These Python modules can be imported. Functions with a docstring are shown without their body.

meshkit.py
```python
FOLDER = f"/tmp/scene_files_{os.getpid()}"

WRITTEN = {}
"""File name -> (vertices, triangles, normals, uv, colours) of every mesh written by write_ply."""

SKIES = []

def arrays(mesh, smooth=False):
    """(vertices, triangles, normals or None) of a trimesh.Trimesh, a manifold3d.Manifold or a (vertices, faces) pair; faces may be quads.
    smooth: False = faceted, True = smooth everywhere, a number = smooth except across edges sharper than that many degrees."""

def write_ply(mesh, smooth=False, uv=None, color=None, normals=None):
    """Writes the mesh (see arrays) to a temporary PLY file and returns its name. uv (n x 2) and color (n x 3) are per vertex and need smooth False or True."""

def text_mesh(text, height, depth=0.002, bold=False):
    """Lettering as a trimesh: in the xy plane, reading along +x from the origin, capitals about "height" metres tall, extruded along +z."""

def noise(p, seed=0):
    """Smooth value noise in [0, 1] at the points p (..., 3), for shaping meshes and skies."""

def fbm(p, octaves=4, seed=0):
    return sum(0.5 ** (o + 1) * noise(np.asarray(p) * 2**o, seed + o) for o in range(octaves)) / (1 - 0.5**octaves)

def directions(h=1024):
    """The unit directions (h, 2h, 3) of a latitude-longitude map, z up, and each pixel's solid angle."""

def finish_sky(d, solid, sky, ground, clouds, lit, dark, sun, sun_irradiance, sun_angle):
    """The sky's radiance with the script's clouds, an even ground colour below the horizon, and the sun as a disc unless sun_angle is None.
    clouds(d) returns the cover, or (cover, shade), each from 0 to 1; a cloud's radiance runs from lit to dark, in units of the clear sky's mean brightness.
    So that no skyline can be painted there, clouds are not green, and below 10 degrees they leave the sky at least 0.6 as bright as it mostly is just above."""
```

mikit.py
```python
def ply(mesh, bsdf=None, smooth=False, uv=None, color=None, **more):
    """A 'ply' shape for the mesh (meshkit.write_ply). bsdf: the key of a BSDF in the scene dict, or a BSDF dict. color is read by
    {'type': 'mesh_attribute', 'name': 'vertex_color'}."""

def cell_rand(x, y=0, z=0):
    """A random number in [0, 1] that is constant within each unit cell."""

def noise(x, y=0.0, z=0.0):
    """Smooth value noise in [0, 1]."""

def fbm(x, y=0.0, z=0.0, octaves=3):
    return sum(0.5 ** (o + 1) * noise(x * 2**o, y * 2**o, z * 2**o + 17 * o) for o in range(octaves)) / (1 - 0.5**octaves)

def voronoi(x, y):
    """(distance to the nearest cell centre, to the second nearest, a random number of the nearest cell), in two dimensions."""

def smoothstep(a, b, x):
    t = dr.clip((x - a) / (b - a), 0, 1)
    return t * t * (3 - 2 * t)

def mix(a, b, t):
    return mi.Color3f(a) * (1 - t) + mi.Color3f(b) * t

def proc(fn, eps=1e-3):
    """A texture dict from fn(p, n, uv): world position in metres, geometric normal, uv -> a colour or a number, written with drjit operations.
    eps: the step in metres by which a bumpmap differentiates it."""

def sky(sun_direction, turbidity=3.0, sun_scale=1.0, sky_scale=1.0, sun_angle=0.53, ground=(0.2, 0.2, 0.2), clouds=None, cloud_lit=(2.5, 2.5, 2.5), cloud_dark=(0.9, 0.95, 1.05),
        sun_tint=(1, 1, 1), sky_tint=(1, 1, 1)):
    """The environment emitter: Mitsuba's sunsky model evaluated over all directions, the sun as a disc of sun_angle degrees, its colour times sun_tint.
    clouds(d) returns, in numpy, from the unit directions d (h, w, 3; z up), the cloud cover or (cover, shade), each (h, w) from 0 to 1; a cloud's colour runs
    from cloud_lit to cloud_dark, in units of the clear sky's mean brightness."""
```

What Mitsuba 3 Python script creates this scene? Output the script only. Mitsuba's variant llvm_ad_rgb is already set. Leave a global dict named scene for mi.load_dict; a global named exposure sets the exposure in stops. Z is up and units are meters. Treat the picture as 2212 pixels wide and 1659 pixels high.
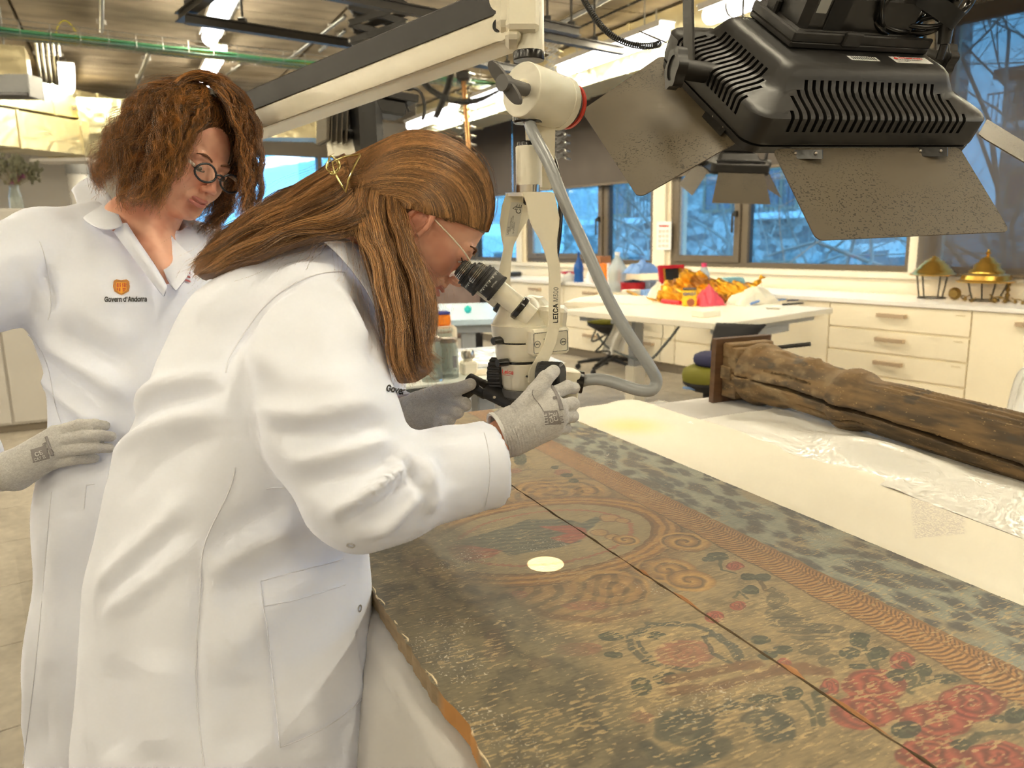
import math, random
import numpy as np, trimesh, manifold3d as m3, mitsuba as mi, drjit as dr
from shapely.geometry import Polygon, LineString, box as sbox
from shapely import affinity
from scipy import ndimage
from scipy.spatial import cKDTree
from scipy.interpolate import CubicSpline
import mikit, meshkit
from mikit import proc, noise, fbm, voronoi, cell_rand, smoothstep, mix

# ---------------------------------------------------------------- camera, sky, exposure
FOC, CX, CY = 1650.0, 1106.0, 829.5                      # in pixels of the 2212 x 1659 frame
EYE = np.array([0.0, 0.0, 1.47])
_nad = np.array([156.0, 8470.0, FOC]); _up = -_nad / np.linalg.norm(_nad)
_yw = np.array([0, 0, 1.0]) - _up[2] * _up; _yw /= np.linalg.norm(_yw)
CAM = np.stack([np.cross(_yw, _up), _yw, _up])           # camera axes -> world
T4 = mi.ScalarTransform4f
scene, labels = {}, {}
scene['camera'] = {'type': 'thinlens', 'fov': math.degrees(2 * math.atan(CX / FOC)), 'fov_axis': 'x', 'near_clip': 0.05, 'far_clip': 500.0,
                   'aperture_radius': 0.0022, 'focus_distance': 1.3,
                   'to_world': T4().look_at(origin=EYE.tolist(), target=(EYE + CAM @ [0, 0, 1.0]).tolist(), up=(CAM @ [0, -1.0, 0]).tolist())}
exposure = -0.02
def _clouds(d):
    c = meshkit.fbm(d * np.array([3.0, 3.0, 6.0]), 4, 3)
    return np.ones(d.shape[:2]), np.clip(c * 1.3 - 0.25, 0, 1)
SKYB, SUN = 255.0, 0.17
scene['sky'] = mikit.sky((-0.70, -0.55, 0.46), sun_scale=SUN, sun_tint=(.16, .62, 1.2), sky_scale=0.15, clouds=_clouds, ground=(0.25, 0.25, 0.25),
                         cloud_lit=(0.22 * SKYB, 0.70 * SKYB, 1.22 * SKYB), cloud_dark=(0.12 * SKYB, 0.52 * SKYB, 1.08 * SKYB), sky_tint=(0.6, 0.9, 1.3))
scene['sky']['sampling_weight'] = 7.0
LAMP = 52.0                                              # radiance of the ceiling tubes

# ---------------------------------------------------------------- helpers
def at(x, y, d): return EYE + CAM @ (np.array([(x - CX) / FOC, (y - CY) / FOC, 1.0]) * d)
def onp(x, y, p0, n):
    r = CAM @ np.array([(x - CX) / FOC, (y - CY) / FOC, 1.0]); n = np.asarray(n, float)
    return EYE + r * (((np.asarray(p0) - EYE) @ n) / (r @ n))
def onz(x, y, z): return onp(x, y, (0, 0, z), (0, 0, 1))
def unit(v): v = np.asarray(v, float); return v / np.linalg.norm(v)
def lin(c):
    c = np.asarray(c, float) / 255.0
    return [float(x) for x in np.where(c < 0.04045, c / 12.92, ((c + 0.055) / 1.055) ** 2.4)]
def rgb(c): return {'type': 'rgb', 'value': [float(x) for x in lin(c)]}
def mat(name, c, rough=0.5, metal=0.0, spec=0.5, two=True, bump=None, **kw):
    b = {'type': 'principled', 'base_color': c if isinstance(c, dict) else rgb(c), 'roughness': rough, 'metallic': metal, 'specular': spec, **kw}
    if metal: b.pop('specular')
    if bump: b = {'type': 'bumpmap', 'tex': bump[0], 'bsdf': b, 'scale': bump[1]}
    scene['mat_' + name] = {'type': 'twosided', 'bsdf': b} if two else b
    return 'mat_' + name
def add(key, mesh, m, smooth=False, **kw):
    base, k = key, 1
    while key in scene: key = f'{base}_{k:03d}'; k += 1
    scene[key] = mikit.ply(mesh, m, smooth=smooth, **kw)
    return key
def again(key, src, to_world=None):
    base, k = key, 1
    while key in scene: key = f'{base}_{k:03d}'; k += 1
    scene[key] = dict(scene[src]) if to_world is None else {**scene[src], 'to_world': T4(np.asarray(to_world).tolist())}
    return key
_taken = {}
def name(n):
    _taken[n] = _taken.get(n, -1) + 1
    return n if _taken[n] == 0 else f'{n}_{_taken[n]:03d}'
def L(key, label, cat=None, group=None, kind=None):
    d = labels.setdefault(key, {})
    if label: d['label'] = label
    if cat: d['category'] = cat
    if group: d['group'] = group
    if kind: d['kind'] = kind
    return key
def thing(n, label, cat, group=None): return L(name(n), label, cat, group)
def struct(n, mesh, m, smooth=False, label=None):
    k = add(n, mesh, m, smooth); L(k, label, kind='structure'); return k
cat = trimesh.util.concatenate
def fr(o, x, y=None, z=None):
    """4x4 frame from an origin, the x axis and a hint for z (or y)."""
    x = unit(x)
    if z is not None: y = unit(np.cross(z, x)); z = np.cross(x, y)
    else: z = unit(np.cross(x, y)); y = np.cross(z, x)
    m = np.eye(4); m[:3, 0], m[:3, 1], m[:3, 2], m[:3, 3] = x, y, z, o
    return m
def xf(mesh, m):
    r = mesh.copy(); r.apply_transform(np.asarray(m)); return r
def mv(mesh, *t): return xf(mesh, trimesh.transformations.translation_matrix(t))
def rotz(a, o=(0, 0, 0)): return fr(o, (math.cos(a), math.sin(a), 0), (-math.sin(a), math.cos(a), 0))
def tm(man):
    q = man.to_mesh(); return trimesh.Trimesh(q.vert_properties[:, :3], q.tri_verts, process=False)
def man(mesh): return m3.Manifold(m3.Mesh(np.asarray(mesh.vertices, np.float32), np.asarray(mesh.faces, np.uint32)))
def bx(x0, y0, z0, x1, y1, z1, b=0.0):
    """An axis-aligned box, its edges chamfered by b."""
    if b <= 0:
        m = trimesh.creation.box((x1 - x0, y1 - y0, z1 - z0)); m.apply_translation(((x0 + x1) / 2, (y0 + y1) / 2, (z0 + z1) / 2)); return m
    lo, hi = np.array([x0, y0, z0]), np.array([x1, y1, z1]); pts = []
    for i in np.ndindex(2, 2, 2):
        c = np.where(i, hi, lo); s = np.where(i, -1, 1)
        for k in range(3):
            e = s * b; e[k] = 0; pts.append(c + e)
    return trimesh.convex.convex_hull(np.array(pts))
def cb(c, s, b=0.0): c, s = np.asarray(c, float), np.asarray(s, float) / 2; return bx(*(c - s), *(c + s), b)
def beam(p, q, w, h, up=(0, 0, 1), b=0.0):
    """A bar of section w x h from p to q."""
    p, q = np.asarray(p, float), np.asarray(q, float); l = np.linalg.norm(q - p)
    u = np.asarray(up, float)
    if abs(unit(q - p) @ unit(u)) > 0.98: u = np.array([0.0, 1, 0.1])
    return xf(bx(0, -w / 2, -h / 2, l, w / 2, h / 2, b), fr(p, q - p, z=u))
def smoothpath(pts, n=8):
    p = np.asarray(pts, float); t = np.r_[0, np.cumsum(np.linalg.norm(np.diff(p, axis=0), axis=1))]
    return CubicSpline(t, p)(np.linspace(0, t[-1], n * (len(p) - 1) + 1))
def tube(pts, r, sides=10, caps=True):
    p = np.asarray(pts, float); n = len(p); t = np.gradient(p, axis=0); t /= np.linalg.norm(t, axis=1, keepdims=True) + 1e-12
    a = np.cross(t[0], [0, 0, 1.0] if abs(t[0][2]) < 0.9 else [1.0, 0, 0]); a /= np.linalg.norm(a); A = []
    for i in range(n):
        a = a - (a @ t[i]) * t[i]; a /= np.linalg.norm(a); A.append(a)
    A = np.array(A); B = np.cross(t, A); g = np.arange(sides) * 2 * np.pi / sides
    r = np.broadcast_to(np.asarray(r, float), (n,))
    v = (p[:, None] + r[:, None, None] * (np.cos(g)[None, :, None] * A[:, None] + np.sin(g)[None, :, None] * B[:, None])).reshape(-1, 3)
    i, j = np.meshgrid(np.arange(n - 1), np.arange(sides), indexing='ij'); k = (j + 1) % sides
    q = np.stack([i * sides + j, i * sides + k, (i + 1) * sides + k, (i + 1) * sides + j], -1).reshape(-1, 4)
    f = np.vstack([q[:, [0, 1, 2]], q[:, [0, 2, 3]]])
    if caps:
        v = np.vstack([v, p[0], p[-1]]); j = np.arange(sides); k = (j + 1) % sides; e = (n - 1) * sides
        f = np.vstack([f, np.stack([k, j, j * 0 + n * sides], 1), np.stack([e + j, e + k, j * 0 + n * sides + 1], 1)])
    return trimesh.Trimesh(v, f, process=False)
def rod(p, q, r, sides=16, r2=None): return tube([p, q], [r, r if r2 is None else r2], sides)
def lathe(prof, n=32):
    """Closed solid of revolution about z from (radius, z) pairs."""
    m = trimesh.creation.revolve(np.asarray(prof, float), sections=n); return m
def axis(p, q):
    """Frame at p whose z points to q."""
    z = unit(np.asarray(q, float) - p); x = unit(np.cross([0, 0, 1.0], z)) if abs(z[2]) < 0.98 else np.array([1.0, 0, 0])
    return fr(p, x, y=np.cross(z, x))
def prism(poly, h, z0=0.0):
    """shapely polygon (or point list) extruded along z."""
    g = poly if hasattr(poly, 'area') else Polygon(poly)
    m = cat([trimesh.creation.extrude_polygon(q, h, engine='earcut') for q in getattr(g, 'geoms', [g])]); m.apply_translation((0, 0, z0)); return m
def bevel_prism(poly, h, b):
    """extruded polygon with its top and bottom edges chamfered by b (convex or mild outlines)."""
    g = Polygon(poly).buffer(0) if not hasattr(poly, 'area') else poly
    cs = lambda q: m3.CrossSection([np.asarray(q.exterior.coords)[:-1]])
    return cat([prism(g.buffer(-b, join_style=2), h, 0), prism(g, h - 2 * b, b)])
def rrect(x0, y0, x1, y1, r, n=6): return sbox(x0 + r, y0 + r, x1 - r, y1 - r).buffer(r, quad_segs=n)
def coil(pts, r, turns, wire, sides=5, per=10):
    p = smoothpath(pts, 24); s = np.r_[0, np.cumsum(np.linalg.norm(np.diff(p, axis=0), axis=1))]
    u = np.linspace(0, s[-1], turns * per + 1); c = np.stack([np.interp(u, s, p[:, k]) for k in range(3)], 1)
    t = np.gradient(c, axis=0); t /= np.linalg.norm(t, axis=1, keepdims=True)
    a = np.cross(t, [0.1, 0.2, 1.0]); a /= np.linalg.norm(a, axis=1, keepdims=True); b = np.cross(t, a)
    g = np.arange(len(u)) * 2 * np.pi / per
    return tube(c + r * (np.cos(g)[:, None] * a + np.sin(g)[:, None] * b), wire, sides)
def grid_mesh(P):
    """A sheet from points P (n, m, 3)."""
    n, m = P.shape[:2]; i, j = np.meshgrid(np.arange(n - 1), np.arange(m - 1), indexing='ij')
    q = np.stack([i * m + j, (i + 1) * m + j, (i + 1) * m + j + 1, i * m + j + 1], -1).reshape(-1, 4)
    return trimesh.Trimesh(P.reshape(-1, 3), np.vstack([q[:, [0, 1, 2]], q[:, [0, 2, 3]]]), process=False)
def thick(mesh, d):
    """A sheet given thickness d along its normals (closed)."""
    v, f, n = np.array(mesh.vertices), np.array(mesh.faces), np.array(mesh.vertex_normals); k = len(v)
    e = np.sort(mesh.edges, axis=1); u, c = np.unique(e, axis=0, return_counts=True); rim = set(map(tuple, u[c == 1]))
    d2 = np.array([x for x in mesh.edges if tuple(sorted(x)) in rim])
    side = np.vstack([np.stack([d2[:, 1], d2[:, 0], d2[:, 0] + k], 1), np.stack([d2[:, 1], d2[:, 0] + k, d2[:, 1] + k], 1)]) if len(d2) else np.zeros((0, 3), int)
    return trimesh.Trimesh(np.vstack([v + n * d / 2, v - n * d / 2]), np.vstack([f, f[:, ::-1] + k, side + 0]), process=False)
# ---- signed distance modelling (people, cloth, carving)
def smin(a, b, k):
    h = np.clip(0.5 + 0.5 * (b - a) / k, 0, 1); return b + (a - b) * h - k * h * (1 - h)
def smax(a, b, k): return -smin(-a, -b, k)
def sd_cone(P, a, b, ra, rb, flat=None):
    """Tapered capsule from a to b. flat: (direction, factor) squashes it along that direction."""
    a, b = np.asarray(a, float), np.asarray(b, float)
    d = b - a; l2 = max(d @ d, 1e-9)
    q = P - a; t = np.clip((q @ d) / l2, 0, 1); e = q - t[..., None] * d
    r = ra + (rb - ra) * t
    if flat is not None:
        w, k = unit(flat[0]), flat[1]; c = e @ w; e2 = np.sum(e * e, -1) - c * c
        return (np.sqrt(np.maximum(e2, 0) + (c / k) ** 2) - r) * min(1.0, k)
    return np.linalg.norm(e, axis=-1) - r
def sd_ell(P, c, r, R=None):
    q = P - np.asarray(c, float)
    if R is not None: q = q @ np.asarray(R)
    r = np.asarray(r, float); k0 = np.linalg.norm(q / r, axis=-1); k1 = np.linalg.norm(q / (r * r), axis=-1)
    return k0 * (k0 - 1) / np.maximum(k1, 1e-9)
def nets(fn, lo, hi, h):
    """Surface nets: the zero level of fn(points) in the box lo..hi as a mesh, cell size h."""
    lo, hi = np.asarray(lo, float), np.asarray(hi, float)
    n = np.ceil((hi - lo) / h).astype(int) + 1
    X = [lo[k] + h * np.arange(n[k]) for k in range(3)]
    D = np.empty(tuple(n), np.float32)
    for i in range(0, n[0], 16):
        g = np.stack(np.meshgrid(X[0][i:i + 16], X[1], X[2], indexing='ij'), -1); D[i:i + 16] = fn(g)
    S = D < 0; c = [slice(0, -1), slice(1, None)]
    cnt = sum(S[c[a], c[b], c[e]].astype(np.int8) for a, b, e in np.ndindex(2, 2, 2))
    cell = np.argwhere((cnt > 0) & (cnt < 8)); idx = -np.ones(tuple(n - 1), np.int64); idx[tuple(cell.T)] = np.arange(len(cell))
    acc, w = np.zeros((len(cell), 3)), np.zeros(len(cell))
    for k in range(3):
        for a, b in np.ndindex(2, 2):
            o = np.zeros(3, int); o[(k + 1) % 3], o[(k + 2) % 3] = a, b; o2 = o.copy(); o2[k] = 1
            d0, d1 = D[tuple((cell + o).T)], D[tuple((cell + o2).T)]; m = (d0 < 0) != (d1 < 0)
            t = np.where(m, d0 / np.where(m, d0 - d1, 1), 0); p = cell + o + 0.0; p[:, k] += t
            acc[m] += p[m]; w[m] += 1
    v = lo + h * acc / w[:, None]; F = []
    for k in range(3):
        i, j = (k + 1) % 3, (k + 2) % 3
        s0 = [slice(None)] * 3; s1 = [slice(None)] * 3; s0[k], s1[k] = slice(0, -1), slice(1, None)
        e = np.argwhere(S[tuple(s0)] != S[tuple(s1)]); e = e[(e[:, i] > 0) & (e[:, j] > 0) & (e[:, i] < n[i] - 1) & (e[:, j] < n[j] - 1)]
        q = []
        for a, b in ((-1, -1), (0, -1), (0, 0), (-1, 0)):
            o = e.copy(); o[:, i] += a; o[:, j] += b; q.append(idx[tuple(o.T)])
        q = np.stack(q, 1); fl = ~S[tuple(e.T)]; q[fl] = q[fl][:, ::-1]; q = q[(q >= 0).all(1)]
        F += [q[:, [0, 1, 2]], q[:, [0, 2, 3]]]
    return trimesh.Trimesh(v, np.vstack(F), process=False)
def relax(mesh, n=6):
    m = mesh.copy(); e = m.edges_unique; v = np.array(m.vertices); k = np.bincount(e.ravel(), minlength=len(v))[:, None].astype(float)
    for i in range(2 * n):
        a = np.zeros_like(v); np.add.at(a, e[:, 0], v[e[:, 1]]); np.add.at(a, e[:, 1], v[e[:, 0]]); v = v + (.5 if i % 2 == 0 else -.48) * np.where(k > 0, a / np.maximum(k, 1) - v, 0)
    m.vertices = v; return m
# ---------------------------------------------------------------- materials of the room
NW, TW = np.array([0.809, 0.588, 0.0]), np.array([-0.588, 0.809, 0.0])   # window wall: outward normal, direction away
WF = fr((0, 0, 0), -TW, NW)                                              # local x = -t, y = s, z
GA, HA = unit([-0.446, 0.895, 0]), unit([0.895, 0.446, 0])               # ceiling grid
GF = fr((0, 0, 0), HA, GA)
def W3(t, s, z): return TW * t + NW * s + np.array([0, 0, z])
def wbox(t0, t1, s0, s1, z0, z1, b=0.0): return xf(bx(-max(t0, t1), s0, z0, -min(t0, t1), s1, z1, b), WF)
def _concrete(p, n, uv):
    u, v = p.x * 0.895 + p.y * 0.446, -p.x * 0.446 + p.y * 0.895
    g = fbm(u * 1.3, v * 9, 2.0, 4); h = fbm(u * 2.2 + 9, v * 2.2, p.z, 4); s = smoothstep(0.62, 0.75, fbm(u * 0.8, v * 0.8, 5.0, 3))
    c = mix(lin((112, 103, 90)), lin((158, 147, 130)), smoothstep(0.25, 0.75, 0.6 * h + 0.4 * g))
    return mix(c, lin((96, 84, 68)), s * 0.5)
mat('concrete', proc(_concrete), 0.85, spec=0.2)
mat('joint', (70, 62, 52), 0.95)
def _tile(p, n, uv):
    r = cell_rand(dr.floor((p.x * 0.82 + p.y * 0.57) / 0.6), dr.floor((-p.x * 0.57 + p.y * 0.82) / 0.6), 3)
    h = fbm(p.x * 6, p.y * 9, 0, 4); c = fbm(p.x * 40, p.y * 40, 0, 2)
    return mix(lin((150, 142, 130)), lin((186, 178, 164)), h * 0.8 + (r - 0.5) * 0.25) * (0.9 + 0.2 * c)
mat('tile', proc(_tile), 0.42, spec=0.4)
mat('grout', (92, 84, 74), 0.9)
mat('plaster', (236, 226, 204), 0.7)
mat('plaster_grey', (196, 192, 186), 0.8)
mat('laminate', (240, 230, 206), 0.38)
mat('worktop', (238, 236, 232), 0.22)
mat('plinth', (128, 118, 104), 0.5)
mat('frame', (92, 82, 68), 0.45)
mat('gasket', (40, 38, 36), 0.5)
mat('gap', (150, 138, 112), 0.8)
mat('steel', (206, 200, 190), 0.3, 1.0)
mat('galv', (176, 178, 180), 0.42, 1.0)
mat('handle', (186, 164, 138), .4, .3)
mat('white', (244, 243, 240), 0.45)
mat('black', (24, 23, 22), 0.42)
mat('black_matte', (30, 28, 26), 0.7)
mat('rail', (30, 28, 26), 0.32)
mat('grey_metal', (150, 152, 154), 0.4)
scene['mat_glass'] = {'type': 'thindielectric', 'int_ior': 1.5}
def _foil(p, n, uv):
    return mix(lin((200, 188, 150)), lin((228, 216, 178)), fbm(p.x * 3, p.y * 3, p.z * 3, 3))
scene['mat_foil'] = {'type': 'twosided', 'bsdf': {'type': 'bumpmap', 'tex': proc(lambda p, n, uv: noise(p.x * 18, p.y * 18, p.z * 18), 3e-3), 'scale': 0.006,
                     'bsdf': {'type': 'principled', 'base_color': proc(_foil), 'metallic': 0.75, 'roughness': 0.34}}}
def _blind(p, n, uv): return mix(lin((74, 68, 64)), lin((90, 84, 79)), fbm(p.x * 3, p.y * 3, p.z * 2, 3))
scene['mat_blind'] = {'type': 'twosided', 'bsdf': {'type': 'principled', 'base_color': proc(_blind), 'roughness': 0.8, 'specular': 0.2}}
scene['mat_screen'] = {'type': 'blendbsdf', 'weight': 0.17, 'a': {'type': 'ref', 'id': 'mat_blind'}, 'b': {'type': 'null'}}
scene['mat_lamp'] = {'type': 'twosided', 'bsdf': {'type': 'principled', 'base_color': rgb((250, 246, 220)), 'roughness': 0.4}}

# ---------------------------------------------------------------- floor
T0, T1, S0, S1, ZC = -5.5, 11.6, -6.5, 6.78, 3.32
struct('floor', wbox(T0 - .3, T1 + .3, S0 - .3, S1 + .3, -0.12, -0.004), 'mat_grout', label='floor of large beige stone tiles')
_fx, _fy = unit([0.82, 0.57, 0]), unit([-0.57, 0.82, 0]); FF = fr((0.13, 0.02, 0), _fx, _fy)
_tp = mikit.ply(bx(-0.298, -0.298, -0.02, 0.298, 0.298, 0.0, 0.003), 'mat_tile'); _tile_src = None
for i in range(-12, 16):
    for j in range(-4, 22):
        c = (FF @ [i * 0.6, j * 0.6, 0, 1])[:3]; q = CAM.T @ (c - EYE)
        if not (T0 < c @ TW < T1 and S0 < c @ NW < S1) or q[2] < 0.6 or q[2] > 12: continue
        u, v = CX + FOC * q[0] / q[2], CY + FOC * q[1] / q[2]
        if not (-300 < u < 2700 and 700 < v < 2200): continue
        m = FF.copy(); m[:3, 3] = c
        if _tile_src is None: scene['floor__tile'] = {**_tp, 'to_world': T4(m.tolist())}; _tile_src = 'floor__tile'
        else: again('floor__tile', _tile_src, m)
# ---------------------------------------------------------------- ceiling of precast panels
struct('ceiling', wbox(T0 - .3, T1 + .3, S0 - .3, S1 + .3, ZC + 0.02, ZC + 0.25), 'mat_joint', label='raw concrete ceiling of precast panels')
_cp = mikit.ply(bx(-1.19, -0.59, 0, 1.19, 0.59, 0.06, 0.006), 'mat_concrete'); _csrc = None
for i in range(-7, 6):
    for j in range(-8, 16):
        m = GF.copy(); c = (GF @ [i * 2.4 + 0.62, j * 1.2 + 0.30, ZC - 0.03, 1])[:3]; m[:3, 3] = c
        if not (T0 - 1.2 < c @ TW < T1 + 1.2 and S0 - 1.2 < c @ NW < S1 + 1.2): continue
        if _csrc is None: scene['ceiling__panel'] = {**_cp, 'to_world': T4(m.tolist())}; _csrc = 'ceiling__panel'
        else: again('ceiling__panel', _csrc, m)
# ---------------------------------------------------------------- walls
WS = 6.75
PANES = []
struct('wall_left', wbox(T0 - .2, T1 + .2, S0 - .2, S0, 0, ZC + .1), 'mat_plaster_grey')
struct('wall_rear', wbox(T0 - .2, T0, S0 - .2, S1 + .2, 0, ZC + .1), 'mat_plaster')
# window wall: (t at far jamb, t at near jamb) of each opening
OPEN = [(11.35, 9.10), (8.88, 6.42), (6.14, 3.38), (3.23, 0.55), (0.40, -2.2), (-2.4, -5.0)]
ZS, ZT = 1.09, 3.12
seg = [(T1 + .2, OPEN[0][0])] + [(OPEN[i][1], OPEN[i + 1][0]) for i in range(len(OPEN) - 1)] + [(OPEN[-1][1], T0 - .2)]
struct('wall_right', cat([wbox(T1 + .2, T0 - .2, WS, WS + .28, 0, ZS), wbox(T1 + .2, T0 - .2, WS, WS + .28, ZT, ZC + .1)] + [wbox(a, b, WS, WS + .28, ZS, ZT) for a, b in seg]), 'mat_plaster', label='cream window wall with a low sill')
struct('trim_1', wbox(T1, T0, WS - 0.045, WS, 1.03, 1.085, 0.006), 'mat_plaster', label='cream sill ledge running under the windows')
def window(idx, t0, t1, mull):
    w = struct(f'window_{idx}', cat([wbox(t0, t1, WS + .02, WS + .11, ZS, ZS + .055, .004), wbox(t0, t1, WS + .02, WS + .11, ZT - .055, ZT, .004),
               wbox(t0, t0 - .055, WS + .02, WS + .11, ZS, ZT, .004), wbox(t1 + .055, t1, WS + .02, WS + .11, ZS, ZT, .004)]), 'mat_frame', label=None)
    if mull:
        add(w + '__mullion', wbox(mull + .045, mull - .045, WS + .02, WS + .11, ZS + .05, ZT - .05, .004), 'mat_frame')
        a, b, z0, z1 = t0 - .05, mull + .05, ZS + .05, ZT - .05
        s = add(w + '__sash', cat([wbox(a, b, WS - .005, WS + .06, z0, z0 + .075, .006), wbox(a, b, WS - .005, WS + .06, z1 - .075, z1, .006),
                wbox(a, a - .075, WS - .005, WS + .06, z0, z1, .006), wbox(b + .075, b, WS - .005, WS + .06, z0, z1, .006)]), 'mat_frame')
        add(w + '__sash__gasket', cat([wbox(a - .072, a - .082, WS + .01, WS + .05, z0 + .07, z1 - .07), wbox(a - .09, a - .096, WS + .01, WS + .05, z0 + .07, z1 - .07)]), 'mat_grey_metal')
        add(w + '__sash__pane', wbox(a - .07, b + .07, WS + .028, WS + .030, z0 + .07, z1 - .07), 'mat_glass')
        add(w + '__sash__handle', cat([wbox(b + .055, b + .02, WS - .05, WS - .005, 1.62, 1.68, .008), wbox(b + .075, b + .05, WS - .06, WS - .035, 1.45, 1.66, .008)]), 'mat_black')
        a, b = mull - .045, t1 + .05
        add(w + '__gasket', wbox(a, a - .03, WS + .01, WS + .07, ZS + .05, ZT - .05, .003), 'mat_gasket')
        add(w + '__pane', wbox(a, b, WS + .060, WS + .062, ZS + .05, ZT - .05), 'mat_glass')
    else:
        add(w + '__pane', wbox(t0 - .05, t1 + .05, WS + .060, WS + .062, ZS + .05, ZT - .05), 'mat_glass')
window(1, *OPEN[0], 10.2); window(2, *OPEN[1], 7.24); window(3, *OPEN[2], 5.13); window(4, *OPEN[3], None); window(5, *OPEN[4], -1.0); window(6, *OPEN[5], -3.6)
L('window_2', 'taupe window with a calendar post on its right'); L('window_3', 'taupe window behind the small hanging light'); L('window_4', 'taupe window behind the lowered screen blind')
# end wall with one window, and the wall's grey left part
EW = dict(s0=5.9, s1=2.6, z0=1.05, z1=3.0)
struct('wall_back', cat([wbox(T1, T1 + .25, S0 - .2, EW['s1'], 0, ZC + .1), wbox(T1, T1 + .25, EW['s0'], S1 + .2, 0, ZC + .1), wbox(T1, T1 + .25, EW['s1'], EW['s0'], 0, EW['z0']), wbox(T1, T1 + .25, EW['s1'], EW['s0'], EW['z1'], ZC + .1)]), 'mat_plaster_grey', label='grey end wall')
_m = []
for s in (2.6, 3.7, 4.8, 5.84): _m.append(wbox(T1 - .02, T1 + .08, s, s + .07, EW['z0'], EW['z1']))
w7 = struct('window_7', cat(_m + [wbox(T1 - .02, T1 + .08, EW['s1'], EW['s0'], EW['z0'], EW['z0'] + .08), wbox(T1 - .02, T1 + .08, EW['s1'], EW['s0'], EW['z1'] - .3, EW['z1'])]), 'mat_frame', label='dark framed window in the end wall')
for s in (2.67, 3.77, 4.87): add('window_7__pane', wbox(T1 + .03, T1 + .032, s, s + 1.05, EW['z0'] + .08, EW['z1'] - .3), 'mat_glass')
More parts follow.
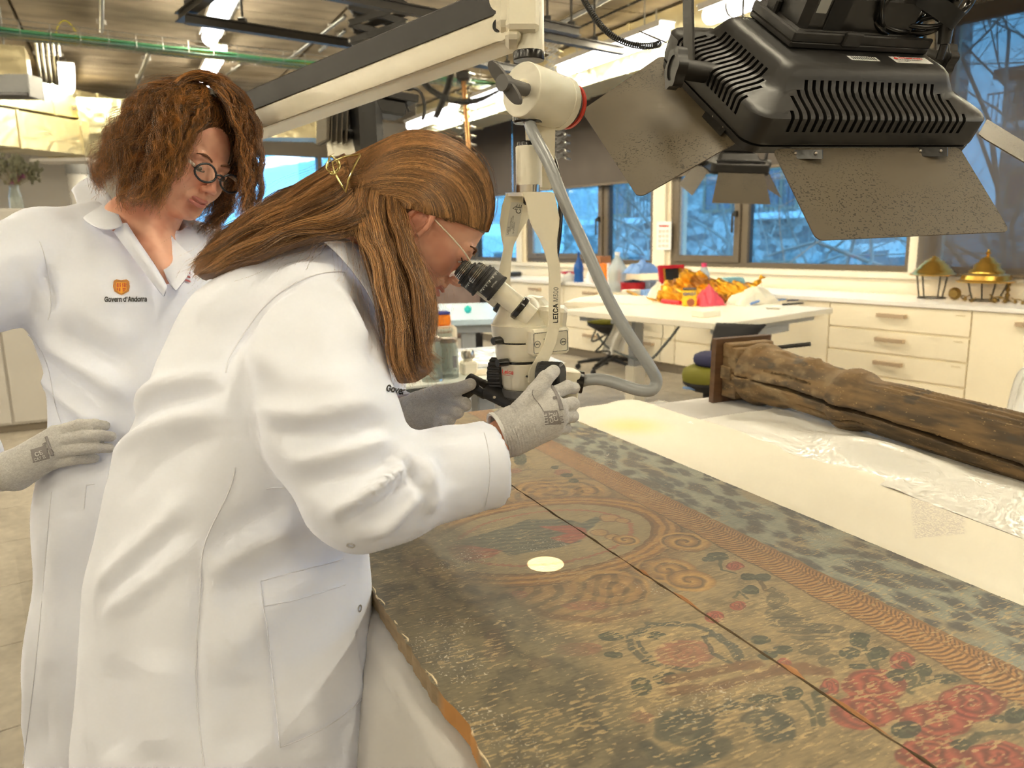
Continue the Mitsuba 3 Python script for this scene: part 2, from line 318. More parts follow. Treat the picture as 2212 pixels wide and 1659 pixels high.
# posts between the windows, in front of the wall
for i, (a, b) in enumerate([(9.06, 8.92), (6.36, 6.18), (3.37, 3.24)]):
    struct(f'trim_{i + 2}', wbox(a, b, WS - .05, WS + .01, 1.085, ZT, .006), 'mat_plaster', label='cream post between two windows')
k = thing('wall_calendar', 'paper wall calendar hanging on the post between two windows', 'calendar'); mat('print_red', (186, 84, 70), .8); mat('label_grey', (208, 200, 184), .8)
_cw = lambda x, y: onp(x, y, NW * (WS - .056), NW); _c0, _c1 = _cw(1419, 479), _cw(1449, 540); _t0, _t1 = _c0 @ TW, _c1 @ TW; _z0, _z1 = _c1[2], _c0[2]
add(k + '__sheet', wbox(_t0, _t1, WS - .056, WS - .052, _z0, _z1), 'mat_white'); _w = _t0 - _t1; _h = _z1 - _z0; add(k + '__heading', wbox(_t0 - _w * .16, _t1 + _w * .16, WS - .0575, WS - .056, _z1 - _h * .19, _z1 - _h * .13), 'mat_print_red')
for i in range(3):
    for j in range(4): add(k + '__month', wbox(_t0 - _w * (.14 + .26 * i), _t0 - _w * (.33 + .26 * i), WS - .0575, WS - .056, _z1 - _h * (.40 + .17 * j), _z1 - _h * (.29 + .17 * j)), 'mat_label_grey')
# roller blinds
def blind(label, t0, t1, zb, m):
    k = thing('roller_blind', label, 'blind', 'roller blinds of the window wall')
    P = np.array([[W3(t, WS - .085 + 0.004 * math.sin(t * 7 + z * 2), z) for z in np.linspace(zb, 3.16, 12)] for t in np.linspace(t0, t1, 30)])
    add(k + '__fabric', thick(grid_mesh(P), .0012) if m != 'mat_screen' else grid_mesh(P), m, True)
    add(k + '__bottom_bar', wbox(t0, t1, WS - .10, WS - .075, zb - .028, zb + .002, .004), 'mat_frame')
    add(k + '__roller', rod(W3(t0, WS - .11, 3.2), W3(t1, WS - .11, 3.2), .04), 'mat_frame', 30)
    add(k + '__bracket', cat([wbox(t0 + .01, t0, WS - .16, WS, 3.14, 3.26), wbox(t1, t1 - .01, WS - .16, WS, 3.14, 3.26)]), 'mat_black')
blind('dark grey roller blind half lowered behind the microscope arm', 9.05, 6.25, 2.08, 'mat_blind')
blind('dark grey roller blind in the far corner of the window wall', 11.5, 9.065, 2.06, 'mat_blind')
blind('dark grey roller blind above the small hanging light', 6.15, 3.40, 2.1, 'mat_blind')
blind('screen blind lowered to the sill, bare trees showing through it', 3.28, 0.5, 1.10, 'mat_screen')
for t0, t1 in ((0.40, -2.2), (-2.4, -5.0)): blind('dark grey roller blind rolled up at the near windows', t0, t1, 2.75, 'mat_blind')

# ---------------------------------------------------------------- ceiling lamps
_lg = 'tubular lamps under the concrete ceiling'
def lamp(p, q, label, r=0.062):
    k = thing('tube_lamp', label, 'ceiling lamp', _lg)
    p, q = np.asarray(p), np.asarray(q); d = unit(q - p); F_ = axis(p, q); l = np.linalg.norm(q - p)
    g = np.linspace(0, np.pi / 2, 5); prof = [(0.001, 0.0)] + [(r * math.sin(a), 0.05 * (1 - math.cos(a))) for a in g[1:]] + [(r * math.sin(a), l - 0.05 * (1 - math.cos(a))) for a in g[:0:-1]] + [(0.001, l)]
    key = add(k + '__diffuser', xf(lathe(prof, 14), F_), 'mat_lamp', True)
    scene[key]['emitter'] = {'type': 'area', 'radiance': {'type': 'rgb', 'value': [LAMP * 1.0, LAMP * 0.89, LAMP * 0.66]}}
    hd = np.array([-d[1], d[0], 0]); hd /= np.linalg.norm(hd)
    add(k + '__housing', cat([beam(p - d * .02 + [0, 0, r + .012], q + d * .02 + [0, 0, r + .012], .15, .012, (0, 0, 1), .002), beam(p + hd * .072 + [0, 0, r - .006], q + hd * .072 + [0, 0, r - .006], .006, .045), beam(p - hd * .072 + [0, 0, r - .006], q - hd * .072 + [0, 0, r - .006], .006, .045)]), 'mat_plaster_grey')
    for u in (0.18, 0.82):
        c = p + (q - p) * u
        add(k + '__clip', cat([rod(c + d * .012, c - d * .012, r + .006, 18), rod(c + [0, 0, r], [c[0], c[1], ZC - .036], .006, 8)]), 'mat_galv', 30)
ZL = 3.13
def row(p0, d, ss, labelfn):
    for i, s in enumerate(ss): lamp(p0 + d * s, p0 + d * (s + 1.5), labelfn(i))
ZW = 2.95; _r0 = onz(1199, 157, ZW); _rd = unit(onz(1405, 81, ZW) - _r0); _re = np.linalg.norm(onz(1440, 68, ZW) - _r0)
_ll = ['glowing tube lamp above the duct right of the microscope head', 'glowing tube lamp cut by the top edge behind the large studio light', 'glowing tube lamp left of the round clamp, above the duct',
       'far glowing tube lamp at the left end of the duct row', 'farthest glowing tube lamp of the row over the window duct', 'tube lamp over the cabinets on the window side', 'tube lamp over the near end of the cabinets', 'tube lamp over the near end of the window side']
for i, s in enumerate([_re - 1.5, _re + 0.42, _re - 3.45, _re - 5.4, None, _re + 2.4, _re + 4.4, _re + 6.4]):
    if s is not None: lamp(_r0 + _rd * s, _r0 + _rd * (s + 1.5), _ll[i])
_a = onz(452, 86, ZL); lamp(_a, _a - GA * 1.5, 'glowing tube lamp at the top edge beside the black rail')
_a = onz(440, 180, ZL); lamp(_a, _a - GA * 1.5, 'glowing tube lamp just above the brown curly hair')
_a = onz(147, 205, ZL); lamp(_a, _a - unit(onz(147, 205, ZL) - onz(142, 118, ZL)) * 1.45, 'upright looking short tube lamp left of the woman with glasses')
# the rows go on overhead and behind the camera
_c = _r0 + _rd * _re - HA * 2.9
for r_ in range(3):
    for s in (-2.6, 0.4, 3.4, 6.4, 9.4):
        p = _c - HA * 2.9 * r_ + _rd * s
        q = CAM.T @ (p - EYE); q2 = CAM.T @ (p + _rd * 1.5 - EYE)
        vis = any(z[2] > 0.2 and abs(FOC * z[0] / z[2]) < CX + 60 and FOC * z[1] / z[2] > -CY - 60 for z in (q, q2))
        if vis or not (S0 + .4 < p @ NW < S1 - .4 and T0 + 1.8 < p @ TW < T1 - .4): continue
        lamp(p, p + _rd * 1.5, 'tube lamp of the rows over the near part of the room')
# ---------------------------------------------------------------- ducts, trays, rails and pipes under the ceiling
def duct(label, a, b, w, h, joints, side):
    """A foil covered duct: a, b the lower front edge; w deep (towards side), h high. Sections, flanges and tape are its parts."""
    k = thing('air_duct', label, 'duct', 'foil ducts'); a, b = np.asarray(a), np.asarray(b); d = unit(b - a); l = np.linalg.norm(b - a)
    m = fr(a, d, z=(0, 0, 1)); sg = 1 if m[:3, 1] @ side > 0 else -1
    for u0, u1 in zip(joints[:-1], joints[1:]):
        s = trimesh.creation.box((l * (u1 - u0) - .008, w, h)); s = s.subdivide().subdivide(); s.apply_translation((l * (u0 + u1) / 2, sg * w / 2, h / 2))
        s.vertices += (meshkit.noise(s.vertices * 4 + 3)[:, None] - .5) * [0, .006, .006]; add(k + '__section', xf(s, m), 'mat_foil', 25)
    for u in joints[1:-1]:
        add(k + '__flange', xf(bx(l * u - .018, min(0, sg * w) - .012, -.012, l * u + .018, max(0, sg * w) + .012, h + .012, .004), m), 'mat_foil', 25)
    return k, m, l
_d = unit(onz(1253, 189, 2.86) - onz(966, 277, 2.86)); _p = onz(1253, 189, 2.86)
_k, _m, _l = duct('long foil wrapped duct above the window blinds, under the row of lamps', _p - _d * 4.1, _p + _d * 6.0, .42, .40, [0, .12, .24, .36, .48, .60, .72, .84, 1], NW)
for u in (0.31, .405, 0.52): add(_k + '__hanger', rod((_m @ [_l * u, -.03, -.18, 1])[:3], (_m @ [_l * u, -.03, ZC - .036 - 2.86, 1])[:3], .006, 8), 'mat_galv')
_a, _b = onz(0, 314, 2.42), onz(199, 337, 2.42); _d = unit(_b - _a)
_k, _m, _l = duct('lower foil duct at the left wall, glowing from the lamp beside it', _a - _d * 1.2, _b + _d * 1.1, .5, .36, [0, .2, .42, .65, .8, 1], (-1, .3, 0))
_k2, _m2, _l2 = duct('upper foil duct with printed marks, behind the lower one on the left', (_m @ [.3, .12, .41, 1])[:3], (_m @ [_l, .12, .41, 1])[:3], .5, .30, [0, .3, .55, .75, 1], (-1, .3, 0))
mat('print_grey', (92, 88, 80), .8)
def flat_text(s, h, o, x, up, m, key, bold=True, depth=.0006):
    """lettering on a surface at o: x reading direction, up the letters' up."""
    t = meshkit.text_mesh(s, h, depth, bold); return add(key, xf(t, fr(o, x, y=up)), m)
_fd = _m2[:3, 0]; _fn = -_m2[:3, 1] if (_m2[:3, 1] @ [-1, .3, 0]) > 0 else _m2[:3, 1]
_pm = lambda x, y: onp(x, y, _m2[:3, 3] + _fn * .02, _fn)
flat_text('esan', .06, _pm(184, 233), -_fd, (0, 0, -1), 'mat_print_grey', _k2 + '__print')
add(_k2 + '__print', xf(prism([(0, 0), (.06, .005), (.035, .02), (.075, .05), (.02, .045), (.03, .025)], .001), fr(_pm(167, 244), _fd, y=(0, 0, 1))), 'mat_print_grey')
k = thing('pipe_insulation', 'dark cable line running along the joint of the two left ducts', 'pipe')
add(k + '__pipe', tube(smoothpath([onz(-60, 228, 2.80), onz(0, 234, 2.80), onz(100, 254, 2.80), onz(203, 270, 2.80), onz(330, 288, 2.8)], 6), .022, 10), 'mat_rail', True)
_a = onz(62, 205, 2.8)
_k, _m, _l = duct('foil duct with a logo at the left edge of the picture', onz(62, 164, 2.76) - HA * 1.5, onz(62, 164, 2.76), .4, .22, [0, .5, 1], (-.4, 1, 0))
flat_text('isa', .055, (_m @ [_l * .78, -.03, .09, 1])[:3], _m[:3, 0], (0, 0, 1), 'mat_print_grey', _k + '__print')
_a, _b = onz(620, 297, 2.66), onz(720, 299, 2.66); _d = unit(_b - _a)
duct('far foil duct glimpsed between the curly hair and the white arm', _a - _d * 2.2, _b + _d * .1, .4, .38, [0, .5, .9, 1], (0, 1, 0))
# metal housing of a lamp at the left edge
k = thing('light_housing', 'grey blue metal light housing at the left edge', 'light fixture')
_p0, _p1 = at(-40, 186, 6.0), at(76, 187, 6.0); _m = fr(_p0, _p1 - _p0, z=(0, 0, 1)); _l = np.linalg.norm(_p1 - _p0)
add(k + '__housing', xf(cat([xf(prism([(-.09, .075), (-.075, .02), (-.06, -.06), (.06, -.06), (.075, .02), (.09, .075)], _l), fr((0, 0, 0), (0, 1, 0), y=(0, 0, 1)))]), _m), 'mat_grey_metal', 30)
add(k + '__louvre', xf(bx(0, -.10, -.085, _l * .99, .10, -.06, .004), _m), 'mat_black'); add(k + '__end_cap', xf(bx(_l, -.095, -.09, _l + .01, .095, .08, .003), _m), 'mat_grey_metal')
add(k + '__hanger', rod((_m @ [_l * .5, 0, .05, 1])[:3], (_m @ [_l * .5, 0, ZC - .04 - _p0[2], 1])[:3], .008, 8), 'mat_galv')

# cable tray
k = thing('cable_tray', 'wire cable tray crossing the ceiling on the left', 'cable tray')
_a, _b = onz(-60, 70, 3.02), onz(1120, 196, 3.02); _d = unit(_b - _a); _l = np.linalg.norm(_b - _a); _m = fr(_a, _d, z=(0, 0, 1)); TP = lambda u, v, w: (_m @ [u, v, w, 1])[:3]
_w = [rod(TP(0, y, z), TP(_l, y, z), .0032, 5) for y, z in ((-.10, .0), (-.03, 0), (.03, 0), (.10, 0), (-.10, .06), (.10, .06), (-.10, .1), (.10, .1))]
add(k + '__long_wire', _w[0], 'mat_galv')
for q in _w[1:]: add(k + '__long_wire', q, 'mat_galv')
for i in range(int(_l / .2)):
    u = .1 + i * .2; add(k + '__cross_wire', tube([TP(u, -.10, .1), TP(u, -.10, 0), TP(u, .10, 0), TP(u, .10, .1)], .003, 5), 'mat_galv')
mat('cable_green', (58, 122, 84), .5); mat('cable_yellow', (206, 196, 62), .5); mat('cable_dark', (46, 92, 78), .5)
for i, (y, z, m_, n_) in enumerate([(-.075, .012, 'cable_dark', 'dark green'), (-.05, .014, 'cable_green', 'mid green'), (-.085, .034, 'cable_green', 'upper mid green'), (-.02, .014, 'cable_dark', 'inner dark green'), (.01, .014, 'cable_green', 'inner mid green'), (-.055, .034, 'cable_yellow', 'front yellow'), (.045, .014, 'cable_yellow', 'rear yellow'), (.075, .014, 'cable_dark', 'rear dark green')]):
    q = name('tray_cable'); add(q, tube([TP(u, y + .008 * math.sin(u * 5 + i * 2), z + .004 * math.sin(u * 7 + i)) for u in np.linspace(0.02, _l - .02, 60)], .0105, 7), 'mat_' + m_, True)
    L(q, f'{n_} cable lying in the wire tray', 'cable', 'cables in the wire tray')
for (x, y), h in (((145, 60), .12), ((470, 95), .10), ((505, 104), .06)):
    _c = onz(x, y + 30, 3.05); q = name('cable_loop'); add(q, tube(smoothpath([_c - _d * .05, _c - _d * .045 + [0, 0, h], _c + [0, 0, h * 1.3], _c + _d * .05 + [0, 0, h], _c + _d * .05], 6), .006, 6), 'mat_cable_yellow', True)
    L(q, ['yellow wire loop rising from the tray left of the tube lamp', 'yellow wire loop above the tray next to the tube lamp', 'small yellow wire loop on the tray right of the tube lamp'][_taken['cable_loop']], 'cable', 'yellow loops on the tray')
# conduits on the ceiling
def conduit(label, p, q, r=.016, m='mat_galv', grp=None):
    n_ = name('conduit'); p, q = np.asarray(p), np.asarray(q); add(n_ + '__pipe', rod(p, q, r, 12), m, True)
    for u in (.2, .8):
        c = p + (q - p) * u; add(n_ + '__clip', cb(c + [0, 0, r * .3], (r * 3, r * 3, r * 1.8), .003), 'mat_plaster_grey')
    L(n_, label, 'pipe', grp)
ZP = ZC - .066
conduit('white conduit running to the top edge left of centre of the left ceiling', onz(219, 67, ZP), onz(219, -40, ZP), .02)
conduit('pale conduit beside the tube lamp at the top left', onz(470, 88, ZP), onz(520, -10, ZP), .018); conduit('pale conduit right of the lamp above the curly hair', onz(452, 190, ZP), onz(520, 138, ZP), .014)
conduit('grey metal strut hanging under the tray above the curly hair', onz(297, 178, ZP), onz(322, 112, ZP), .022)
conduit('long white conduit behind the coiled cable at the top', onz(1150, 82, ZP), onz(1335, -14, ZP), .02); conduit('dark conduit near the top centre ceiling', onz(1210, 78, ZP), onz(1405, -10, ZP), .009, 'mat_black')
conduit('pale conduit between rail and white arm', onz(620, 130, ZP), onz(745, 35, ZP), .016); conduit('second pale conduit between rail and white arm', onz(690, 110, ZP), onz(745, 66, ZP), .016)
for i in range(5):
    conduit(f'{["first", "second", "third", "fourth", "fifth"][i]} from the left of five grey pipes beside the left tube lamp', onz(92 + i * 11, 200 + i * 1.5, ZP), onz(76 + i * 12.5, 88, ZP), .017, 'mat_galv', 'five grey pipes in a row')
# studio rails
def rail(label, p, q, w=.06, h=.06):
    n_ = thing('studio_rail', label, 'rail', 'black studio rails'); p, q = np.asarray(p), np.asarray(q)
    add(n_ + '__profile', cat([beam(p, q, w, .008), beam(p + [0, 0, h - .008], q + [0, 0, h - .008], w, .008), beam(p + [0, 0, h / 2], q + [0, 0, h / 2], .012, h)]), 'mat_rail')
    for u in (.12, .5, .88):
        c = p + (q - p) * u; add(n_ + '__hanger', cat([rod(c + [0, 0, h - .01], [c[0], c[1], ZC - .036], .008, 8), cb([c[0], c[1], c[2] + h + .01], (.05, .05, .03), .004)]), 'mat_black')
ZR = 2.86
_x = unit(onz(745, 101, ZR) - onz(418, 52, ZR)); _o = onz(418, 52, ZR); _g = np.array([-_x[1], _x[0], 0])
rail('long black rail crossing in front of the left tube lamp', _o - _x * .05, _o + _x * 3.1)
rail('black rail nearest the top edge, above the long one', _o - _g * 1.0 + _x * .3, _o - _g * 1.0 + _x * 3.0)
rail('short black rail crossing the left end of the long one', _o + _g * .28 + [0, 0, .07], _o - _g * 1.6 + [0, 0, .07])
rail('black rail end right of the microscope column', onz(1110, 48, ZR), onz(1250, 78, ZR)); rail('black rail left of the round clamp', onz(985, 128, ZR), onz(1110, 158, ZR))
# pantographs
def panto(label, c, wv, levels, lh, bar=.028, m='mat_rail', lean=(0, 0, 0), dv=.035):
    """Scissor hanger: c top centre, wv half width vector."""
    n_ = thing('pantograph', label, 'pantograph', 'scissor hangers of the studio lights'); wv = np.asarray(wv, float); nrm = unit(np.cross(wv, [0, 0, 1.0])); c = np.asarray(c, float)
    for side in (-1, 1):
        o = nrm * dv * side
        for i in range(levels):
            a = c - np.array([0, 0, lh * i]) + o + np.asarray(lean) * i; b = a - [0, 0, lh] + np.asarray(lean)
            add(n_ + '__bar', beam(a - wv, b + wv, bar * .25, bar, (0, 0, 1), .002), m)
            add(n_ + '__bar', beam(a + wv + nrm * .008, b - wv + nrm * .008, bar * .25, bar, (0, 0, 1), .002), m)
    for i in range(levels + 1):
        for q in (c - wv, c + wv):
            p = q - [0, 0, lh * i] + np.asarray(lean) * i; add(n_ + '__pivot', rod(p - nrm * (dv + .012), p + nrm * (dv + .018), .009, 8), 'mat_steel')
    return n_
_px = at(905, 0, 5.4) - at(720, 0, 5.4); _px[2] = 0
panto('wide black scissor hanger above the white arm', at(818, -18, 5.4), _px / 2 * .68, 4, .115, .045, 'mat_rail', (0, 0, 0), .09)
_n = panto('slim scissor hanger with a copper pole left of the round clamp', at(1004, 160, 7.6), (.07, -.04, 0), 9, .085, .010)
mat('copper', (214, 158, 104), .35, .6); add(_n + '__pole', rod(at(1000, 150, 7.6), at(1014, 345, 7.6), .024, 12), 'mat_copper', True); add(_n + '__head', cb(at(1002, 165, 7.6), (.14, .14, .1), .02), 'mat_black')
panto('slim scissor hanger just right of the white column top', at(1196, 82, 7.0), (.06, -.035, 0), 5, .06, .016, 'mat_galv')
panto('dark scissor hanger half hidden behind the white column', at(1212, 205, 7.4), (.06, -.035, 0), 8, .075, .016)
def coilcable(label, pts, r, turns, wire):
    n_ = name('coiled_cable'); add(n_, coil(pts, r, turns, wire), 'mat_black', True); L(n_, label, 'cable', 'coiled black cables')
coilcable('coiled black cable running down from the top edge to the large studio light', [at(1248, -25, 1.62), at(1285, 38, 1.6), at(1330, 82, 1.58), at(1375, 98, 1.56), at(1425, 94, 1.52)], .0052, 52, .0016)
coilcable('coiled black cable hanging between the small studio light and the round clamp', [at(905, 165, 6.4), at(940, 200, 6.4), at(1000, 220, 6.4), at(1060, 208, 6.4), at(1110, 178, 6.4)], .022, 52, .007)
coilcable('coiled dark cable hanging straight down by the slim hanger', [at(975, 160, 7.2), at(960, 210, 7.2), at(940, 255, 7.2)], .024, 26, .008)
# ---------------------------------------------------------------- cabinets along the window wall
CS, CT = 6.04, .90
k = thing('worktop', 'long white worktop along the windows over the cabinets', 'worktop')
add(k, wbox(9.55, 1.2, CS - .02, WS - .046, CT - .035, CT, .003), 'mat_worktop')
mat('label_strip', (206, 192, 160), .6)
def handle(key, t0, t1, z):
    add(key, cat([wbox(t0, t1, CS - .048, CS - .036, z - .016, z + .016, .003), wbox(t0, t0 - .014, CS - .04, CS - .002, z - .014, z + .014), wbox(t1 + .014, t1, CS - .04, CS - .002, z - .014, z + .014)]), 'mat_handle')
def cabinet(label, t0, t1, kind, ztop=CT - .036):
    c = thing('base_cabinet', label, 'cabinet', 'cream base cabinets under the worktop'); g = .003
    add(c + '__body', wbox(t0 - .001, t1 + .001, CS + .02, WS - .05, .10, ztop), 'mat_laminate'); add(c + '__plinth', wbox(t0, t1, CS + .05, WS - .1, 0.001, .10), 'mat_plinth')
    if kind == 'drawers':
        zz = [.105, .285, .475, .665, ztop - .003]
        for a, b in zip(zz[:-1], zz[1:]):
            d = add(c + '__drawer', wbox(t0 - g, t1 + g, CS, CS + .019, a + g, b - g - (.012 if b < .8 else 0), .0015), 'mat_laminate'); m = (t0 + t1) / 2 + .02
            handle(d + '__handle', m + .115, m - .115, b - .075)
            if a > .2: add(d + '__label_strip', wbox(t1 + .11, t1 + .04, CS - .0015, CS, b - .045, b - .035), 'mat_label_strip')
    elif kind == 'three':
        zz = [.105, .36, .61, ztop - .003]
        for a, b in zip(zz[:-1], zz[1:]):
            d = add(c + '__drawer', wbox(t0 - g, t1 + g, CS, CS + .019, a + g, b - g - .01, .0015), 'mat_laminate'); m = (t0 + t1) / 2; handle(d + '__handle', m + .11, m - .11, b - .07)
    else:
        d = add(c + '__door', wbox(t0 - g, t1 + g, CS, CS + .019, .108, ztop - .003, .0015), 'mat_laminate')
        s = {'left': t0 - .3, 'mid': (t0 + t1) / 2 + .11}.get(kind, t1 + .3); handle(d + '__handle', s, s - .22, ztop - .07)
cabinet('cream four drawer cabinet with the drawers in full view, below the brass domes', 3.67, 2.54, 'drawers')
cabinet('cream cabinet door at the right edge of the picture', 2.535, 1.42, 'left'); cabinet('plain cream cabinet end behind the white work table corner', 4.30, 3.675, 'none_')
cabinet('cream drawer cabinet behind the navy and green stool', 5.40, 4.305, 'three'); cabinet('cream cabinet behind the bent grey hose', 6.2, 5.405, 'three')
cabinet('cream cabinet behind the green stool under the white table', 7.2, 6.205, 'three'); cabinet('cream cabinet seen between microscope fork and hose', 8.3, 7.205, 'three'); cabinet('cream cabinet seen inside the microscope fork', 9.4, 8.305, 'three')

# ---------------------------------------------------------------- brass domes on the worktop
mat('brass', (218, 172, 84), .26, .9); mat('old_brass', (132, 108, 60), .42, .9); mat('dark_iron', (52, 48, 38), .5, .5)
def onw(x, y, s_, z=CT): return onz(x, y, z)
DS = 6.5
def place(x, s_, z=CT):   # the point of the worktop line s = s_ seen at image column x
    p = onp(x, 640, NW * s_, NW); return np.array([p[0], p[1], z])
def dome(label, c, prof, legs, ring_z):
    k = thing('brass_dome', label, 'brass dome', 'brass domes on the worktop')
    add(k + '__canopy', mv(lathe(prof, 40), *c), 'mat_brass', 50)
    for i, (a, r0, r1) in enumerate(legs):
        u = np.array([math.cos(a), math.sin(a), 0]); add(k + '__leg', tube(smoothpath([c + u * r0 + [0, 0, ring_z], c + u * (r0 * .6 + r1 * .4) + [0, 0, ring_z * .55], c + u * r1 + [0, 0, .004]], 5), .006, 8), 'mat_dark_iron', True)
    add(k + '__base_ring', mv(lathe([(.085, 0), (.105, 0), (.105, .008), (.085, .008), (.085, 0)], 30), *c), 'mat_dark_iron', 40)
_c = place(2012, DS)
dome('beehive shaped brass dome, left of the two on the worktop', _c, [(.0, .345), (.012, .34), (.035, .325), (.04, .315), (.075, .30), (.08, .287), (.11, .265), (.115, .25), (.14, .232), (.145, .215), (.165, .198), (.178, .194), (.178, .188), (.15, .188), (.0, .25), (.0, .345)],
     [(2.2, .13, .10), (3.6, .13, .09), (5.2, .12, .09), (.6, .12, .1)], .19)
_c2 = place(2126, DS)
dome('tall brass dome with a finial, right of the two on the worktop', _c2, [(0, .40), (.008, .395), (.01, .38), (.02, .37), (.008, .355), (.02, .34), (.045, .325), (.06, .30), (.085, .285), (.095, .25), (.12, .235), (.125, .215), (.165, .20), (.175, .165), (.20, .155), (.20, .147), (.17, .147), (0, .2), (0, .40)],
     [(1.2, .14, .08), (3.3, .15, .1), (4.7, .13, .08), (5.6, .15, .09)], .15)
rng = np.random.default_rng(5)
def scroll_piece(label, c, s):
    k = name('brass_fitting'); q = []
    for j in range(3):
        a0 = rng.uniform(0, 6); q.append(tube([c + np.array([math.cos(a0), math.sin(a0), 0]) * s * u * math.cos(2.6 * u) + np.array([0, 0, .008 + s * .9 * u * abs(math.sin(2.6 * u + j))]) for u in np.linspace(0.05, 1, 14)], s * .09, 6))
    q.append(mv(trimesh.creation.icosphere(2, s * .3), *(c + [0, 0, s * .3]))); add(k, cat(q), 'mat_old_brass', True); L(k, label, 'brass fitting', 'loose brass fittings around the domes')
_h = thing('brass_burner', 'round brass knob piece lying between the two domes', 'brass fitting'); _p = place(2062, DS - .12)
add(_h + '__body', xf(lathe([(0, -.03), (.03, -.028), (.05, 0), (.04, .02), (.018, .03), (.012, .05), (0, .052)], 24), fr(_p + [0, 0, .055], TW, y=(0, 0, 1))), 'mat_old_brass', 40)
for x, s_, sz, lb in ((2085, DS - .1, .05, 'curled brass fitting leaning on the round knob piece'), (2100, DS - .2, .035, 'small scrolled brass fitting below the tall dome'), (2150, DS - .15, .065, 'openwork brass fitting under the right side of the tall dome'), (2172, DS - .1, .05, 'scrolled brass fitting standing right of the tall dome'), (2195, DS - .1, .04, 'brass fitting at the right edge of the picture'), (2210, DS - .14, .035, 'last brass fitting cut by the right edge')): scroll_piece(lb, place(x, s_), sz)
k = thing('brass_finial', 'twisted upright brass finial behind the tall dome', 'brass fitting'); _p = place(2176, DS + .05)
add(k, mv(lathe([(0, 0), (.03, 0), (.012, .02), (.018, .05), (.008, .07), (.018, .09), (.008, .11), (.02, .13), (.01, .15), (.02, .16), (0, .18)], 12), *_p), 'mat_old_brass', 30)

# ---------------------------------------------------------------- things on the far worktop
def bottle(label, p, prof, m, cap=None, grp=None):
    k = thing('bottle', label, 'bottle', grp); add(k + '__body', mv(lathe(prof, 20), *p), m, 40)
    if cap: add(k + '__cap', mv(lathe([(0, cap[0]), (cap[2], cap[0]), (cap[2], cap[1]), (0, cap[1])], 14), *p), cap[3], 30)
scene['mat_blue_pet'] = {'type': 'principled', 'base_color': rgb((50, 104, 190)), 'roughness': .1, 'spec_trans': .55, 'eta': 1.3}
scene['mat_clear_pet'] = {'type': 'principled', 'base_color': rgb((222, 232, 236)), 'roughness': .12, 'spec_trans': .6, 'eta': 1.25}
mat('pink', (232, 70, 120), .4); mat('red', (178, 26, 36), .4); mat('orange', (240, 132, 30), .5); mat('navy', (38, 40, 84), .6); mat('blue_paper', (120, 160, 220), .6); mat('grey_box', (120, 132, 152), .5); mat('teal_cloth', (128, 176, 188), .8); mat('paper', (240, 234, 216), .8); mat('brown_card', (150, 100, 60), .7)
bottle('blue plastic bottle on the far worktop', onz(1250, 609, CT), [(0, 0), (.055, 0), (.06, .02), (.052, .1), (.06, .13), (.055, .2), (.02, .27), (.016, .30), (0, .3)], 'mat_blue_pet', (.3, .36, .012, 'mat_blue_pet'))
bottle('big clear water bottle right of the grey hose', at(1333, 612, 7.6) * [1, 1, 0] + [0, 0, CT], [(0, 0), (.085, 0), (.09, .03), (.082, .1), (.09, .16), (.088, .24), (.03, .33), (.022, .36), (0, .36)], 'mat_clear_pet', (.36, .39, .026, 'mat_white'))
bottle('small white bottle beside the blue bottle', onz(1272, 610, CT), [(0, 0), (.035, 0), (.035, .08), (.015, .12), (.012, .14), (0, .14)], 'mat_white')
def boxthing(n_, label, cat_, c, size, ang, m, grp=None, b=.006):
    k = thing(n_, label, cat_, grp); add(k, xf(bx(-size[0] / 2, -size[1] / 2, 0, size[0] / 2, size[1] / 2, size[2], b), rotz(ang, c)), m); return k
boxthing('cardboard_box', 'brown box with an orange side behind the hose on the far worktop', 'box', onz(1300, 606, CT) , (.16, .16, .30), .5, 'mat_brown_card'); boxthing('orange_tub', 'orange tub on the far worktop behind the hose', 'tub', onz(1292, 607, CT) - TW * .15, (.14, .12, .22), .4, 'mat_orange')
boxthing('milk_carton', 'white carton between the hose and the water bottle', 'carton', onz(1312, 608, CT), (.10, .10, .22), .7, 'mat_white')
k = thing('red_pot', 'dark red bowl shaped pot right of the water bottle', 'pot'); _p = at(1368, 612, 7.3) * [1, 1, 0] + [0, 0, CT]
add(k + '__pot', mv(lathe([(0, 0), (.10, 0), (.118, .02), (.122, .10), (.128, .105), (.118, .11), (.11, .10), (.1, .03), (0, .02)], 30), *_p), 'mat_red', 40); add(k + '__lid', mv(lathe([(0, .135), (.02, .13), (.08, .122), (.12, .108), (.0, .106), (0, .135)], 30), *_p), 'mat_black', 40)
boxthing('storage_box', 'grey blue box beside the red pot', 'box', at(1408, 612, 7.3) * [1, 1, 0] + [0, 0, CT], (.20, .16, .12), .6, 'mat_grey_box')
